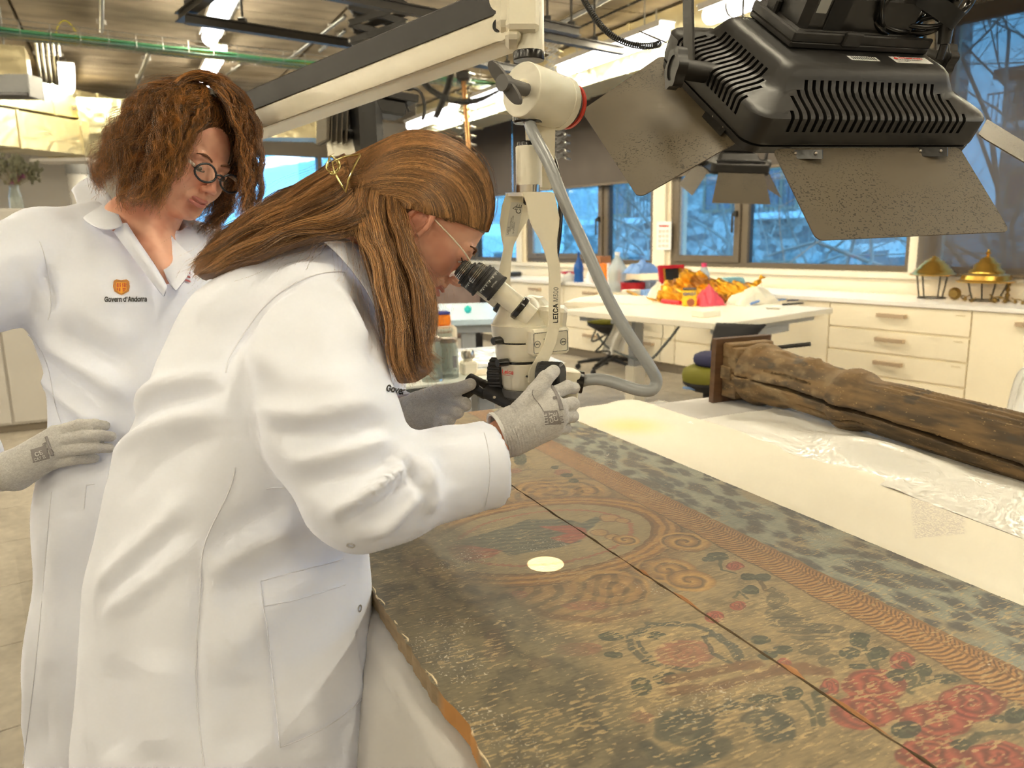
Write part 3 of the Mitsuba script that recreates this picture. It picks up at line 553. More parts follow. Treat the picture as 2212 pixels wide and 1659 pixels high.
def rag(n_, label, cat_, c, sx, sy, h, m, seed, ang=0.0, ridge=.5, n=34):
    """A crumpled cloth or heap resting on the plane z = c[2]."""
    u, v = np.meshgrid(np.linspace(-1, 1, n), np.linspace(-1, 1, n), indexing='ij'); r = np.maximum(np.abs(u), np.abs(v))
    r = (u ** 4 + v ** 4) ** .25; q = np.stack([u * 2.2 + seed, v * 2.2, u * 0 + seed], -1)
    z = h * np.clip(1 - r ** 2.2, 0, 1) ** .7 * (.35 + 1.0 * meshkit.fbm(q, 3, seed)) + h * ridge * np.clip(1 - r ** 3, 0, 1) * np.abs(meshkit.fbm(q * 2.1, 3, seed + 4) - .5)
    w = 1 + .25 * (meshkit.noise(np.stack([np.arctan2(v, u) * 1.6, r, u * 0 + seed], -1), seed) - .5)
    P = np.stack([u * sx * w, v * sy * w, z + .002], -1); m_ = rotz(ang, c); P = P @ m_[:3, :3].T + m_[:3, 3]
    k = thing(n_, label, cat_); add(k, thick(grid_mesh(P), .003), m, True); return k
rag('plastic_bag', 'light blue bag heaped on the grey box', 'bag', at(1385, 590, 7.3) , .16, .09, .11, 'mat_blue_paper', 3, .5)
rag('paper_pile', 'crumpled papers left of the blue bottle', 'papers', onz(1215, 608, CT), .22, .10, .10, 'mat_paper', 5, .8); boxthing('folder', 'red folder lying on the papers left of the blue bottle', 'folder', onz(1222, 604, CT) + [0, 0, .07], (.26, .16, .03), .9, 'mat_red')
boxthing('pouch', 'small black pouch on the worktop inside the microscope fork', 'pouch', onz(1110, 597, CT), (.22, .14, .06), .8, 'mat_black', None, .02)

# ---------------------------------------------------------------- white work table with the gilded figure
TZ = .90
TA, TB, TC = onz(1273, 664, TZ), onz(1560, 700, TZ), onz(1800, 665, TZ); TM = fr(TB, TC - TB, y=TA - TB)
if TM[2, 2] < 0: TM[:3, 1:3] *= -1
TL, TWd = np.linalg.norm(TC - TB), np.linalg.norm(TA - TB)
def tp(x, y, z=TZ): return onz(x, y, z)
mat('table_white', (242, 236, 220), .35); mat('table_grey', (158, 164, 172), .4); mat('edge_shadow', (120, 118, 110), .5)
k = thing('work_table', 'white height adjustable work table with grey legs, loaded with restoration things', 'table')
add(k + '__tabletop', xf(bx(0, 0, -.042, TL, TWd, 0, .004), TM), 'mat_table_white'); add(k + '__beam', xf(bx(.10, .08, -.085, TL - .12, .16, -.043, .003), TM), 'mat_table_grey')
add(k + '__beam', xf(bx(.10, TWd - .16, -.085, TL - .12, TWd - .08, -.043, .003), TM), 'mat_table_grey')
for y in (.14, TWd - .14):
    add(k + '__bracket', xf(bx(TL * .5 - .25, y - .05, -.14, TL * .5 + .25, y + .05, -.086, .004), TM), 'mat_table_grey')
    l = add(k + '__leg', xf(bx(TL * .5 - .055, y - .035, -.60, TL * .5 + .055, y + .035, -.13, .006), TM), 'mat_table_grey'); add(l + '__sleeve', xf(bx(TL * .5 - .075, y - .05, -.86, TL * .5 + .075, y + .05, -.50, .008), TM), 'mat_table_white')
    add(k + '__foot', xf(bx(TL * .5 - .38, y - .05, -.899, TL * .5 + .38, y + .05, -.86, .008), TM), 'mat_table_white')
# gilded figure: a reclining carved figure lying in pieces
mat('gold', proc(lambda p, n, uv: mix(lin((226, 164, 40)), lin((150, 98, 40)), smoothstep(.5, .68, fbm(p.x * 14, p.y * 14, p.z * 14, 3)))), .34, .55)
GO = tp(1520, 652) * [1, 1, 0] + [0, 0, TZ]; gx = unit(tp(1590, 652) - tp(1450, 652)); gy = np.array([-gx[1], gx[0], 0])
def gp(u, v, w): return GO + gx * u + gy * v + np.array([0, 0, w])
def _gold(P):
    d = 9.0
    for a, b, ra, rb in [(gp(-.28, .05, .10), gp(-.05, .02, .11), .075, .09), (gp(-.05, .02, .11), gp(.10, .0, .12), .09, .07), (gp(-.20, -.02, .15), gp(-.14, -.03, .24), .045, .035), (gp(-.14, -.03, .24), gp(-.02, -.02, .14), .038, .05),
                         (gp(-.03, -.02, .22), gp(.02, -.03, .13), .04, .04), (gp(.10, 0, .10), gp(.25, -.05, .10), .06, .055), (gp(.10, -.05, .05), gp(.30, -.10, .05), .05, .06), (gp(.25, .05, .12), gp(.40, .0, .10), .045, .04), (gp(.38, 0, .12), gp(.47, .06, .21), .03, .012),
                         (gp(-.33, -.02, .05), gp(-.05, -.08, .05), .05, .06), (gp(.02, -.10, .05), gp(.16, -.12, .04), .055, .05), (gp(.30, -.04, .08), gp(.42, -.06, .07), .07, .05)]:
        d = smin(d, sd_cone(P, a, b, ra, rb), .03)
    n_ = meshkit.fbm(P * 22, 3, 7) - .5; return d + .022 * n_ + .010 * np.sin(P[..., 0] * 70 + P[..., 2] * 90 + 9 * n_)
k = thing('gilded_figure', 'gilded carved figure lying on the white work table', 'sculpture')
_gm = nets(_gold, gp(0, 0, 0) - [.62, .62, .0], gp(0, 0, 0) + [.62, .62, .34], .011); _gm.vertices[:, 2] = np.maximum(_gm.vertices[:, 2], TZ + .001); add(k, _gm, 'mat_gold', True)
k = thing('picture_frame', 'red and gold picture frame leaning behind the gilded figure', 'picture frame'); _p = tp(1448, 640); _m = fr(_p, gx * .8 + gy * .5, y=(0.1, .3, 1.0)); mat('frame_gold', (170, 120, 40), .4, .4)
add(k + '__moulding', xf(cat([bx(-.10, 0, 0, .16, .03, .03), bx(-.10, .25, 0, .16, .28, .03), bx(-.10, 0, 0, -.065, .28, .03), bx(.13, 0, 0, .16, .28, .03)]), _m), 'mat_red'); add(k + '__slip', xf(cat([bx(-.065, .03, .004, -.045, .25, .034), bx(.11, .03, .004, .13, .25, .034)]), _m), 'mat_frame_gold'); add(k + '__panel', xf(bx(-.045, .03, 0, .11, .25, .006), _m), 'mat_black')
k = thing('cocoa_tin', 'yellow cocoa tin with a dark lid at the table front', 'tin'); mat('yellow', (240, 196, 30), .4); mat('tin_blue', (34, 48, 130), .4); mat('tin_brown', (150, 80, 50), .5); mat('lid_dark', (50, 42, 62), .4)
_p = tp(1489, 661); _q = unit(EYE * [1, 1, 0] - _p * [1, 1, 0]); _m = fr(_p, np.array([-_q[1], _q[0], 0]), z=(0, 0, 1)); _m2 = _m
add(k + '__tin', xf(bx(-.055, -.04, 0, .055, .04, .125, .008), _m), 'mat_yellow'); add(k + '__lid', xf(bx(-.053, -.038, .125, .053, .038, .142, .008), _m), 'mat_lid_dark')
_t = meshkit.text_mesh('Nesqui', .026, .001, True); _t.apply_scale([.82, 1, 1]); add(k + '__lettering', xf(_t, fr((_m @ [-.049, -.0415, .082, 1])[:3], _m[:3, 0] + np.array([0, 0, .10]), y=(0, 0, 1))), 'mat_tin_blue')
add(k + '__print', cat([xf(prism(Polygon([(-.02 + .03 * math.cos(a) , .03 * math.sin(a)) for a in np.linspace(0, 6.28, 20)[:-1]]).buffer(0), .001), fr((_m @ [.03, -.0415, .032, 1])[:3], _m[:3, 0], y=(0, 0, 1)))]), 'mat_tin_brown')
rag('red_sack', 'pink and red net bag beside the cocoa tin', 'bag', tp(1530, 659), .10, .09, .12, mat('net_pink', (226, 84, 104), .6), 11, .3, .9)
boxthing('red_pouch', 'small bright red packet behind the cocoa tin', 'packet', tp(1462, 650), (.06, .03, .09), .4, mat('bright_red', (222, 36, 52), .45), None, .008)
k = thing('red_marker', 'red stick lying left of the cocoa tin', 'marker'); add(k, rod(tp(1431, 655) + [0, 0, .018], tp(1470, 659) + [0, 0, .018], .017, 14), 'mat_bright_red', 30)
k = thing('paper_cup', 'white tub with a printed rim behind the net bag', 'tub'); _p = tp(1560, 652); add(k + '__tub', mv(lathe([(0, 0), (.055, 0), (.07, .09), (.073, .095), (.066, .095), (.05, .01), (0, .01)], 24), *_p), 'mat_paper', 40); add(k + '__band', mv(lathe([(.0685, .07), (.0725, .086), (.0735, .086), (.0695, .07), (.0685, .07)], 24), *_p), 'mat_brown_card', 40)
bottle('small clear bottle with a pink cap behind the gilded figure', tp(1519, 640), [(0, 0), (.04, 0), (.045, .14), (.05, .2), (.02, .26), (0, .26)], 'mat_clear_pet', (.26, .295, .024, 'mat_pink'))
rag('tissue_heap', 'heap of cream tissue on the right of the cocoa tin', 'tissue', tp(1625, 655), .22, .12, .12, 'mat_paper', 21, .5, .4)
rag('foam_wrap', 'white foam sheet crumpled on the left end of the work table', 'foam sheet', tp(1330, 650), .36, .26, .05, 'mat_paper', 23, -.5, .8)
rag('packing_paper', 'cream packing paper standing left of the net bag', 'paper', tp(1430, 645), .15, .10, .14, 'mat_paper', 27, .4, .3)
boxthing('foam_block', 'white foam block at the front edge of the work table', 'foam block', tp(1525, 684), (.16, .12, .045), .45, 'mat_paper'); boxthing('folded_cloth', 'folded teal cloth behind the gilded figure', 'cloth', tp(1575, 645) , (.26, .16, .18), .5, 'mat_teal_cloth', None, .03)
boxthing('small_box', 'beige small box below the red pot', 'box', tp(1365, 640), (.16, .12, .06), .5, 'mat_paper'); boxthing('blue_box', 'small blue patterned box left of the packing paper', 'box', tp(1400, 645), (.12, .08, .08), .5, 'mat_blue_paper')
k = thing('tweezers', 'pale blue tweezers near the right corner of the work table', 'tool'); add(k, tube([tp(1622, 662) + [0, 0, .02], tp(1648, 655) + [0, 0, .03], tp(1672, 650) + [0, 0, .015]], .009, 8), 'mat_blue_paper', True)
k = thing('scalpel', 'black handled scalpel lying at the right of the work table', 'tool'); add(k, rod(tp(1690, 660) + [0, 0, .008], tp(1735, 657) + [0, 0, .008], .007, 8), 'mat_black', 30)
k = thing('gilded_stick', 'thin gilded stick lying on the foam sheet', 'stick'); add(k, tube(smoothpath([tp(1355, 641) + [0, 0, .05], tp(1385, 648) + [0, 0, .03], tp(1425, 655) + [0, 0, .02]], 5), [.014] * 4 + [.009] * 7, 8), 'mat_gold', True)
for i, (x, y) in enumerate(((1655, 668), (1668, 664), (1700, 652), (1675, 651))):
    k = name('small_tool'); a = tp(x, y) + [0, 0, .008]; add(k, rod(a, a + gx * .09 + gy * .05 * (i - 1), .006, 6), ['mat_steel', 'mat_white', 'mat_navy', 'mat_blue_paper'][i]); L(k, ['steel spatula in front of the tweezers', 'white swab stick right of the steel spatula', 'navy tool at the back right of the work table', 'pale blue brush behind the tweezers'][i], 'tool', 'small tools on the work table')
# cables under the table
def cable(label, pts, r, m='mat_black', n=6, sides=7):
    k = name('cable'); add(k, tube(smoothpath(pts, n), r, sides), m, True); L(k, label, 'cable')
mat('cable_grey', (92, 100, 104), .5)
cable('grey cable drooping from the work table to the floor', [at(1475, 690, 5.3), at(1462, 712, 5.35), at(1430, 752, 5.5), at(1400, 778, 5.7), at(1350, 768, 5.9), at(1310, 748, 6.0), at(1290, 720, 6.0)], .009, 'mat_cable_grey')
cable('black cable wound round the left leg of the work table', [at(1286, 715, 5.6), at(1300, 728, 5.5), at(1312, 722, 5.5), at(1300, 745, 5.5), at(1288, 760, 5.6), at(1318, 762, 5.5), at(1285, 790, 5.5), at(1318, 775, 5.5), at(1282, 800, 5.6)], .007)
cable('white cable hanging below the right end of the work table', [at(1573, 705, 4.9), at(1600, 716, 4.9), at(1640, 719, 4.9)], .008, 'mat_white')
cable('thin pale cable hanging under the middle of the work table', [at(1428, 690, 6.2), at(1432, 720, 6.2), at(1428, 745, 6.2), at(1425, 780, 6.2)], .004, 'mat_paper')
# ---------------------------------------------------------------- stools
mat('seat_green', (100, 98, 22), .75); mat('seat_navy', (34, 36, 72), .75); mat('chair_black', (14, 14, 18), .7)
def star_base(k, c, r, a0, up):
    add(k + '__column', rod(c + [0, 0, .10], c + [0, 0, up], .028, 14), 'mat_chair_black', 30)
    for i in range(5):
        a = a0 + i * 2 * math.pi / 5; u = np.array([math.cos(a), math.sin(a), 0]); add(k + '__spoke', tube([c + [0, 0, .13], c + u * r * .5 + [0, 0, .11], c + u * r + [0, 0, .075]], [.026, .022, .016], 8), 'mat_chair_black', True)
        w = add(k + '__caster', xf(lathe([(0, -.02), (.026, -.02), (.03, -.012), (.03, .012), (.026, .02), (0, .02)], 14), fr(c + u * r + [0, 0, .031], (0, 0, 1), y=u)), 'mat_chair_black', 30)
def cushion(c, R, h, dome=.5): return mv(lathe([(0, 0), (R * .85, 0), (R * .97, h * .2), (R, h * .5), (R * .95, h * .8), (R * .7, h), (0, h + dome * .02), (0, 0)], 30), *c)
_c = onz(1318, 800, 0) * [1, 1, 0]
k = thing('stool', 'green seated stool under the left end of the white work table', 'stool', 'green stools'); _z = at(1310, 726, 7.4)[2]
add(k + '__seat', cushion(_c + [0, 0, .52], .26, .09), 'mat_seat_green', 60); add(k + '__seat_shell', mv(lathe([(0, .40), (.10, .41), (.25, .50), (.25, .525), (0, .52)], 24), *_c), 'mat_chair_black', 40); star_base(k, _c, .36, .3, .45)
_c = at(1530, 800, 4.6); _c = np.array([_c[0], _c[1], 0])
k = thing('stool', 'green stool with a navy cushion and black back, left of the wooden base plate', 'stool', 'green stools'); zt = at(1530, 838, 4.6)[2]
zs = at(1530, 812, 4.6)[2]
add(k + '__seat', cushion(_c + [0, 0, zs - .05], .155, .11), 'mat_seat_green', 60); add(k + '__seat_shell', mv(lathe([(0, zs - .09), (.09, zs - .09), (.15, zs - .045), (.15, zs - .03), (0, zs - .03)], 24), *_c), 'mat_chair_black', 40); star_base(k, _c, .28, .9, zs - .08)
add(k + '__lever', rod(_c + [-.02, -.06, zs - .08], _c + [-.16, -.05, zs - .06], .008, 8), 'mat_blue_paper')
q = thing('seat_cushion', 'navy round cushion lying on the green stool', 'cushion'); add(q, cushion(_c + [.035, .0, zs + .065], .125, .075), 'mat_seat_navy', 60)
_bk = [at(1548, 700, 4.75), at(1540, 730, 4.72), at(1536, 765, 4.7), at(1542, 800, 4.66)]; _bw = at(1645, 740, 4.75) - at(1540, 740, 4.75)
_P = np.array([[p + _bw * u * (1 - .05 * i) + unit(np.cross(_bw, (0, 0, 1))) * .05 * (1 - (2 * u - 1) ** 2) for u in np.linspace(0, 1, 10)] for i, p in enumerate(smoothpath(_bk, 4))]); add(k + '__backrest', thick(grid_mesh(_P), .03), 'mat_chair_black', True)
rag_k = thing('white_cloth', 'white cloth hanging down under the work table beside the hose', 'cloth')
_P = np.array([[at(1322 + 34 * u + 8 * math.sin(v * 5) - 14 * v * (1 - u), 675 + 92 * v * (1 - .15 * abs(u - .4)), 6.0 + .06 * math.sin(u * 11)) for u in np.linspace(0, 1, 14)] for v in np.linspace(0, 1, 16)]); add(rag_k, thick(grid_mesh(_P), .003), 'mat_white', True)

# ---------------------------------------------------------------- middle tables seen beside the hair
k = thing('side_table', 'pale table with grey legs beyond the long hair', 'table', 'tables behind the bent woman'); mat('pale_blue', (196, 220, 240), .35)
_a, _b = onz(880, 694, .9), onz(1110, 688, .9); _u = unit(_b - _a); _v = np.array([-_u[1], _u[0], 0])
def ubox(o, u0, v0, z0, u1, v1, z1, b=0.0): return xf(bx(u0, v0, z0, u1, v1, z1, b), fr(o, _u, z=(0, 0, 1)))
add(k + '__tabletop', ubox(_a, -.2, 0, -.04, .9, 1.35, 0, .004), 'mat_pale_blue'); add(k + '__apron', ubox(_a, -.1, .06, -.10, .8, 1.2, -.041), 'mat_table_grey')
for u, v in ((.42, .12), (.42, 1.1), (-.1, .12), (-.1, 1.1)): add(k + '__leg', ubox(_a, u - .05, v - .04, -.899, u + .05, v + .04, -.10, .005), 'mat_table_grey')
k = thing('rubber_ball', 'small turquoise ball on the pale table', 'ball'); mat('turquoise', (40, 190, 186), .35); _p = onz(1011, 676, .9); add(k, mv(trimesh.creation.icosphere(3, .028), *(_p + [0, 0, .0275])), 'mat_turquoise', True)
k = thing('armchair', 'brown mottled chair back beyond the pale table', 'chair'); mat('brown_fabric', proc(lambda p, n, uv: mix(lin((108, 92, 90)), lin((146, 128, 124)), fbm(p.x * 9, p.y * 9, p.z * 9, 3))), .9)
_p0, _p1 = at(905, 640, 7.3), at(1042, 640, 7.3); _m = fr(_p0, _p1 - _p0, z=(0, 0, 1)); _l = np.linalg.norm(_p1 - _p0)
add(k + '__backrest', xf(bx(0, -.07, -.12, _l, .07, .22, .05), _m), 'mat_brown_fabric'); add(k + '__seat', xf(bx(.02, .08, -.42, _l - .02, .55, -.26, .03), _m), 'mat_brown_fabric'); add(k + '__arm', xf(bx(_l - .02, -.06, -.32, _l + .07, .5, .02, .02), _m), 'mat_chair_black'); add(k + '__frame', xf(cat([bx(.02, .0, -_p0[2], .07, .05, -.12), bx(_l - .07, .0, -_p0[2], _l - .02, .05, -.12), bx(.02, .5, -_p0[2], .07, .55, -.42), bx(_l - .07, .5, -_p0[2], _l - .02, .55, -.42)]), _m), 'mat_chair_black')
_c = onz(1085, 800, 0); k = thing('office_chair', 'dark office chair base behind the jars table', 'chair'); _c = np.array([at(1062, 700, 6.4)[0], at(1062, 700, 6.4)[1], 0]); star_base(k, _c, .3, .2, .45); add(k + '__seat', cushion(_c + [0, 0, .45], .24, .07), 'mat_chair_black', 60)
# jar table
k = thing('jar_table', 'table edge with glass jars just behind the gloved hand', 'table', 'tables behind the bent woman'); _a, _b = onz(850, 838, .9), onz(1100, 813, .9); _u = unit(_b - _a); _v = np.array([-_u[1], _u[0], 0]); mat('table_edge', (70, 74, 76), .5); mat('table_pale', (226, 232, 228), .25)
add(k + '__tabletop', ubox(_a, -1.0, 0, -.012, .52, 1.25, 0, .002), 'mat_table_pale'); add(k + '__edge', ubox(_a, -1.0, .002, -.04, .52, 1.25, -.0121, .002), 'mat_table_edge')
for u, v in ((.42, .12), (.42, 1.1), (-.8, .12), (-.8, 1.1)): add(k + '__leg', ubox(_a, u - .04, v - .04, -.899, u + .04, v + .04, -.041, .005), 'mat_table_grey')
JT = lambda x, y: onz(x, y, .9)
scene['mat_jar'] = {'type': 'principled', 'base_color': rgb((232, 240, 236)), 'roughness': .06, 'spec_trans': .8, 'eta': 1.12}
mat('jar_green', (126, 150, 104), .5); mat('foil_cap', (150, 140, 132), .3, .9); mat('grey_label', (112, 112, 116), .6)
def jar(label, p, r, h, content, grp='glass jars on the table behind the hair', cap='mat_foil_cap', lab=None):
    k = thing('glass_jar', label, 'jar', grp); add(k + '__glass', mv(lathe([(0, 0), (r, 0), (r, .012), (r, h * .82), (r * .86, h * .92), (r * .86, h), (r * .8, h), (r * .8, h * .91), (r * .94, h * .8), (r * .94, .008), (0, .008)], 28), *p), 'mat_jar', 50)
    if content: add(k + '__contents', mv(lathe([(0, h * content[0]), (r * .9, h * content[0]), (r * .9, h * content[1]), (0, h * content[1])], 24), *p), content[2], 40)
    add(k + '__lid', mv(lathe([(0, h * .975), (r * .9, h * .975), (r * .95, h * .985), (r * .95, h * 1.06), (r * .85, h * 1.09), (0, h * 1.09)], 24), *p), cap, 30)
    if lab: q = unit((EYE - p) * [1, 1, 0]); g = np.linspace(lab[0], lab[1], 8); P = np.array([[p + rotz(a)[:3, :3] @ q * (r * 1.008) + [0, 0, z] for a in g] for z in np.linspace(h * .3, h * .62, 3)]); add(k + '__label', grid_mesh(P), lab[2], True)
jar('taller jar half full of green stuff behind the hair ends', JT(934, 822), .042, .165, (.30, .62, 'mat_jar_green'), lab=(-1.2, -.3, 'mat_paper')); jar('clear empty jar with a crinkled lid beside the white dispenser', JT(969, 815), .042, .15, None, lab=(.5, 1.0, 'mat_grey_label')); jar('clear jar standing behind the crinkled lid jar', JT(962, 800), .04, .17, None, cap='mat_jar')
k = thing('dispenser', 'white square dispenser bottle with a steel top', 'dispenser'); _p = JT(1012, 808); add(k + '__body', xf(bx(-.033, -.033, 0, .033, .033, .055, .008), rotz(.4, _p)), 'mat_paper'); add(k + '__neck', mv(lathe([(0, .05), (.02, .055), (.018, .07), (0, .07)], 16), *_p), 'mat_paper', 40); add(k + '__top', mv(lathe([(0, .068), (.026, .068), (.028, .072), (.028, .092), (.022, .102), (0, .104)], 18), *_p), 'mat_steel', 40)
k = boxthing('cream_canister', 'cream box behind the jars carrying an orange sponge', 'box', onz(945, 782, .9), (.17, .12, .17), .35, 'mat_plaster', None, .012); _p = onz(945, 782, .9) + [0, 0, .171]
k = thing('sponge_pack', 'orange sponge with a blue top on the cream box', 'sponge'); add(k + '__sponge', xf(bx(-.06, -.04, 0, .06, .04, .05, .006), rotz(.35, _p)), 'mat_orange'); add(k + '__scrub_pad', xf(bx(-.06, -.04, .05, .06, .04, .062, .004), rotz(.35, _p)), 'mat_tin_blue')
scene['mat_film'] = {'type': 'twosided', 'bsdf': {'type': 'principled', 'base_color': rgb((232, 236, 240)), 'roughness': .18, 'specular': .8}}
rag('plastic_film', 'crinkled clear plastic film on the table right of the dispenser', 'plastic film', JT(1060, 770), .24, .32, .02, 'mat_film', 31, .3, 1.2); rag('cleaning_wipe', 'yellowish wipe lying in front of the plastic film', 'wipe', JT(1055, 805), .07, .05, .012, 'mat_plaster', 33, .3)

# ---------------------------------------------------------------- left far corner
k = thing('wall_shelf', 'grey shelf board under the left duct', 'shelf'); _a, _b = at(84, 349, 7.4), at(205, 347, 7.4); add(k, beam(_a, _b, .3, .03), 'mat_plaster_grey')
k = thing('vase', 'clear vase on the left holding dried flowers', 'vase'); _p = at(33, 424, 6.0); add(k, mv(lathe([(0, -.10), (.05, -.10), (.045, 0), (.03, .06), (.035, .09), (.028, .09), (.022, .06), (.036, 0), (0, -.08)], 20), *_p), 'mat_jar', 50)
mat('dry_stem', (112, 104, 74), .9); mat('dry_leaf', (84, 84, 66), .9); mat('dry_purple', (92, 44, 74), .9)
k = thing('dried_bouquet', 'bunch of dried flowers with a purple head in the vase', 'flowers'); rng = np.random.default_rng(8); _st, _lf = [], []
for i in range(34):
    a, e, l = rng.uniform(0, 6.28), rng.uniform(.5, 1.35), rng.uniform(.15, .27); u = np.array([math.cos(a) * math.cos(e), math.sin(a) * math.cos(e), math.sin(e)]); q = [_p + [0, 0, .05], _p + u * l * .5 + [0, 0, .06], _p + u * l + [0, 0, .03 + .04 * rng.random()]]; _st.append(tube(smoothpath(q, 3), .0022, 4))
    for j in range(6):
        c = q[2] + rng.normal(0, .022, 3); _lf.append(mv(xf(trimesh.creation.icosphere(1, 1), np.diag([.012, .005, .018, 1])), *c))
add(k + '__stems', cat(_st), 'mat_dry_stem'); L(k + '__stems', None, kind='stuff'); add(k + '__leaves', cat(_lf), 'mat_dry_leaf'); L(k + '__leaves', None, kind='stuff')
add(k + '__flower_head', cat([mv(trimesh.creation.icosphere(1, .02), *(at(34, 382, 6.0) + rng.normal(0, .022, 3))) for _ in range(26)]), 'mat_dry_purple', True)
k = thing('drain_pipe', 'white standing pipe left of the curly hair', 'pipe'); _a = at(168, 372, 8.0); add(k + '__pipe', rod([_a[0], _a[1], 0.002], _a, .10, 24), 'mat_white', 40); add(k + '__coupling', rod(_a - [0, 0, .02], _a + [0, 0, .09], .115, 24), 'mat_grey_metal', 40)
k = thing('cupboard', 'low white cupboard under the dried flowers', 'cupboard'); _p = at(10, 440, 6.0); _zt = _p[2] - .02
_q = at(33, 424, 6.0); _zc = _q[2] - .10; _mm = rotz(.45, (_q[0], _q[1], 0)); add(k + '__body', xf(bx(-.9, -.2, .06, .5, .25, _zc, .004), _mm), 'mat_plaster_grey'); add(k + '__plinth', xf(bx(-.88, -.17, .001, .48, .22, .06), _mm), 'mat_plinth')
for i in range(2): add(k + '__door', xf(bx(-.89 + i * .7, -.219, .08, -.21 + i * .7, -.2005, _zc - .02, .002), _mm), 'mat_plaster_grey')
k = thing('steel_trolley', 'steel frame trolley low at the left edge', 'trolley'); _a = onz(14, 866, 0); _mm = rotz(.45, _a)
for x, y in ((0, 0), (-.8, 0), (0, .45), (-.8, .45)): add(k + '__post', xf(bx(x - .015, y - .015, .001, x + .015, y + .015, .85, .003), _mm), 'mat_galv')
for z in (.12, .45, .85): add(k + '__shelf', xf(bx(-.82, -.02, z, .02, .47, z + .02, .003), _mm), 'mat_galv')
# rack with tools between the two women
k = thing('tool_rack', 'rack of tools and tubes seen between the two women', 'rack'); _a = at(470, 560, 4.6); _mm = rotz(-.1, (_a[0], _a[1], 0)); add(k + '__upright', xf(cat([bx(-.22, 0, .001, -.19, .03, 1.75), bx(.19, 0, .001, .22, .03, 1.75)]), _mm), 'mat_steel')
for z in (.3, .8, 1.25): add(k + '__shelf', xf(bx(-.24, -.02, z, .24, .25, z + .02, .003), _mm), 'mat_galv')
def stick(label, p, q, r, m): n_ = name('rack_tool'); add(n_, rod(p, q, r, 8), m, 30); L(n_, label, 'tool', 'tools in the rack between the women')
stick('orange tool handle leaning between the two women', at(416, 470, 4.5), at(428, 530, 4.5), .016, mat('hot_orange', (236, 88, 30), .4)); stick('black tool beside the orange handle', at(408, 474, 4.55), at(422, 532, 4.55), .016, 'mat_black'); stick('clear tube standing near the orange handle', at(452, 468, 4.5), at(458, 520, 4.5), .028, 'mat_jar'); stick('grey tube at the right of the rack', at(470, 470, 4.55), at(468, 520, 4.55), .02, 'mat_grey_metal')
k = thing('wall_tube', 'clear plastic tube end showing right above the curly hair', 'tube'); add(k, rod(at(461, 176, 3.2), at(478, 218, 3.2), .014, 12), 'mat_jar', 40)
# ---------------------------------------------------------------- stereo microscope on its swing arm
mat('cream_paint', proc(lambda p, n, uv: mix(lin((226, 222, 204)), lin((234, 230, 214)), noise(p.x * 60, p.y * 60, p.z * 60))), .38)
mat('cream_smooth', (234, 228, 208), .28); mat('cream_dark', (214, 204, 176), .34)
mat('arm_black', (27, 24, 23), .55); mat('gloss_black', (14, 14, 14), .2); mat('soft_black', (26, 26, 27), .5); mat('knob_grey', (78, 77, 76), .5); mat('red_ring', (206, 72, 60), .4); mat('chrome', (214, 210, 204), .1, 1.0); mat('hose_grey', (148, 152, 155), .34); mat('label_silver', (206, 204, 194), .45); mat('ink', (20, 20, 20), .6); mat('ink_grey', (96, 96, 94), .6); mat('ink_red', (208, 60, 48), .6)
D0 = 1.27
MS = thing('microscope', 'cream stereo microscope head hanging from a long swing arm', 'microscope')
def ms(part, mesh, m, sm=35): return add(MS + '__' + part, mesh, m, sm)
def zat(x, y, d): return at(x, y, d)[2]
def vstack(part, cx, d, prof, m, n=48, yref=None):
    """lathe about the vertical through pixel column cx at depth d; prof = (pixel radius, pixel y)."""
    c = at(cx, prof[0][1] if yref is None else yref, d); s = d / FOC
    return ms(part, mv(lathe([(r * s, zat(cx, y, d)) for r, y in prof], n), c[0], c[1], 0), m)
# arm
_p1, _p0 = at(1081, 28, 1.28), at(455, 275, 1.86); _ad = unit(_p0 - _p1); _au = unit(np.array([0, 0, 1.0]) - _ad[2] * _ad); _an = np.cross(_ad, _au)
_an = _an if _an @ (EYE - _p1) > 0 else -_an; AM = fr(_p1, _ad, y=_au); AM[:3, 1], AM[:3, 2] = _au, np.cross(AM[:3, 0], _au); _s = 1 if AM[:3, 2] @ _an > 0 else -1; LA = 1.35
def arm_prof(pts, x0, x1): return xf(prism(Polygon(pts), x1 - x0), fr(AM[:3, 3] + AM[:3, 0] * x0, AM[:3, 1], z=AM[:3, 0]) if False else np.array([[*v, o] for v, o in zip(np.stack([AM[:3, 1], AM[:3, 2], AM[:3, 0]], 1), AM[:3, 3] + AM[:3, 0] * x0)] + [[0, 0, 0, 1]]))
_S = lambda pts: [(a, b * _s) for a, b in pts]
ms('arm_body', arm_prof(_S([(.004, 0), (-.030, 0), (-.042, -.006), (-.046, -.016), (-.046, -.064), (-.038, -.074), (.004, -.074)]), .0, LA), 'mat_cream_smooth')
ms('arm_body', arm_prof(_S([(.0, .0), (-.005, .0), (-.0425, .0), (-.036, .002), (-.004, .002)]), .0, LA), 'mat_cream_smooth')
ms('arm_cover', arm_prof(_S([(.047, -.002), (.043, .003), (.0, .004), (.0, -.078), (.043, -.077), (.047, -.072)]), -.008, LA), 'mat_arm_black')
def AP(x, u, w): return AM[:3, 3] + AM[:3, 0] * x + AM[:3, 1] * u + AM[:3, 2] * _s * w
ms('arm_end', cat([rod(AP(.0, -.022, -.076), AP(.0, -.022, .004), .0235, 32), rod(AP(-.005, .024, -.078), AP(-.005, .024, .005), .0225, 32)]), 'mat_cream_smooth')
ms('pivot_cap', xf(lathe([(0, .004), (.0095, .004), (.0105, .002), (.0105, 0), (0, 0)], 24), fr(AP(.004, -.020, .004), AM[:3, 0], y=AM[:3, 1] * _s)), 'mat_gloss_black')
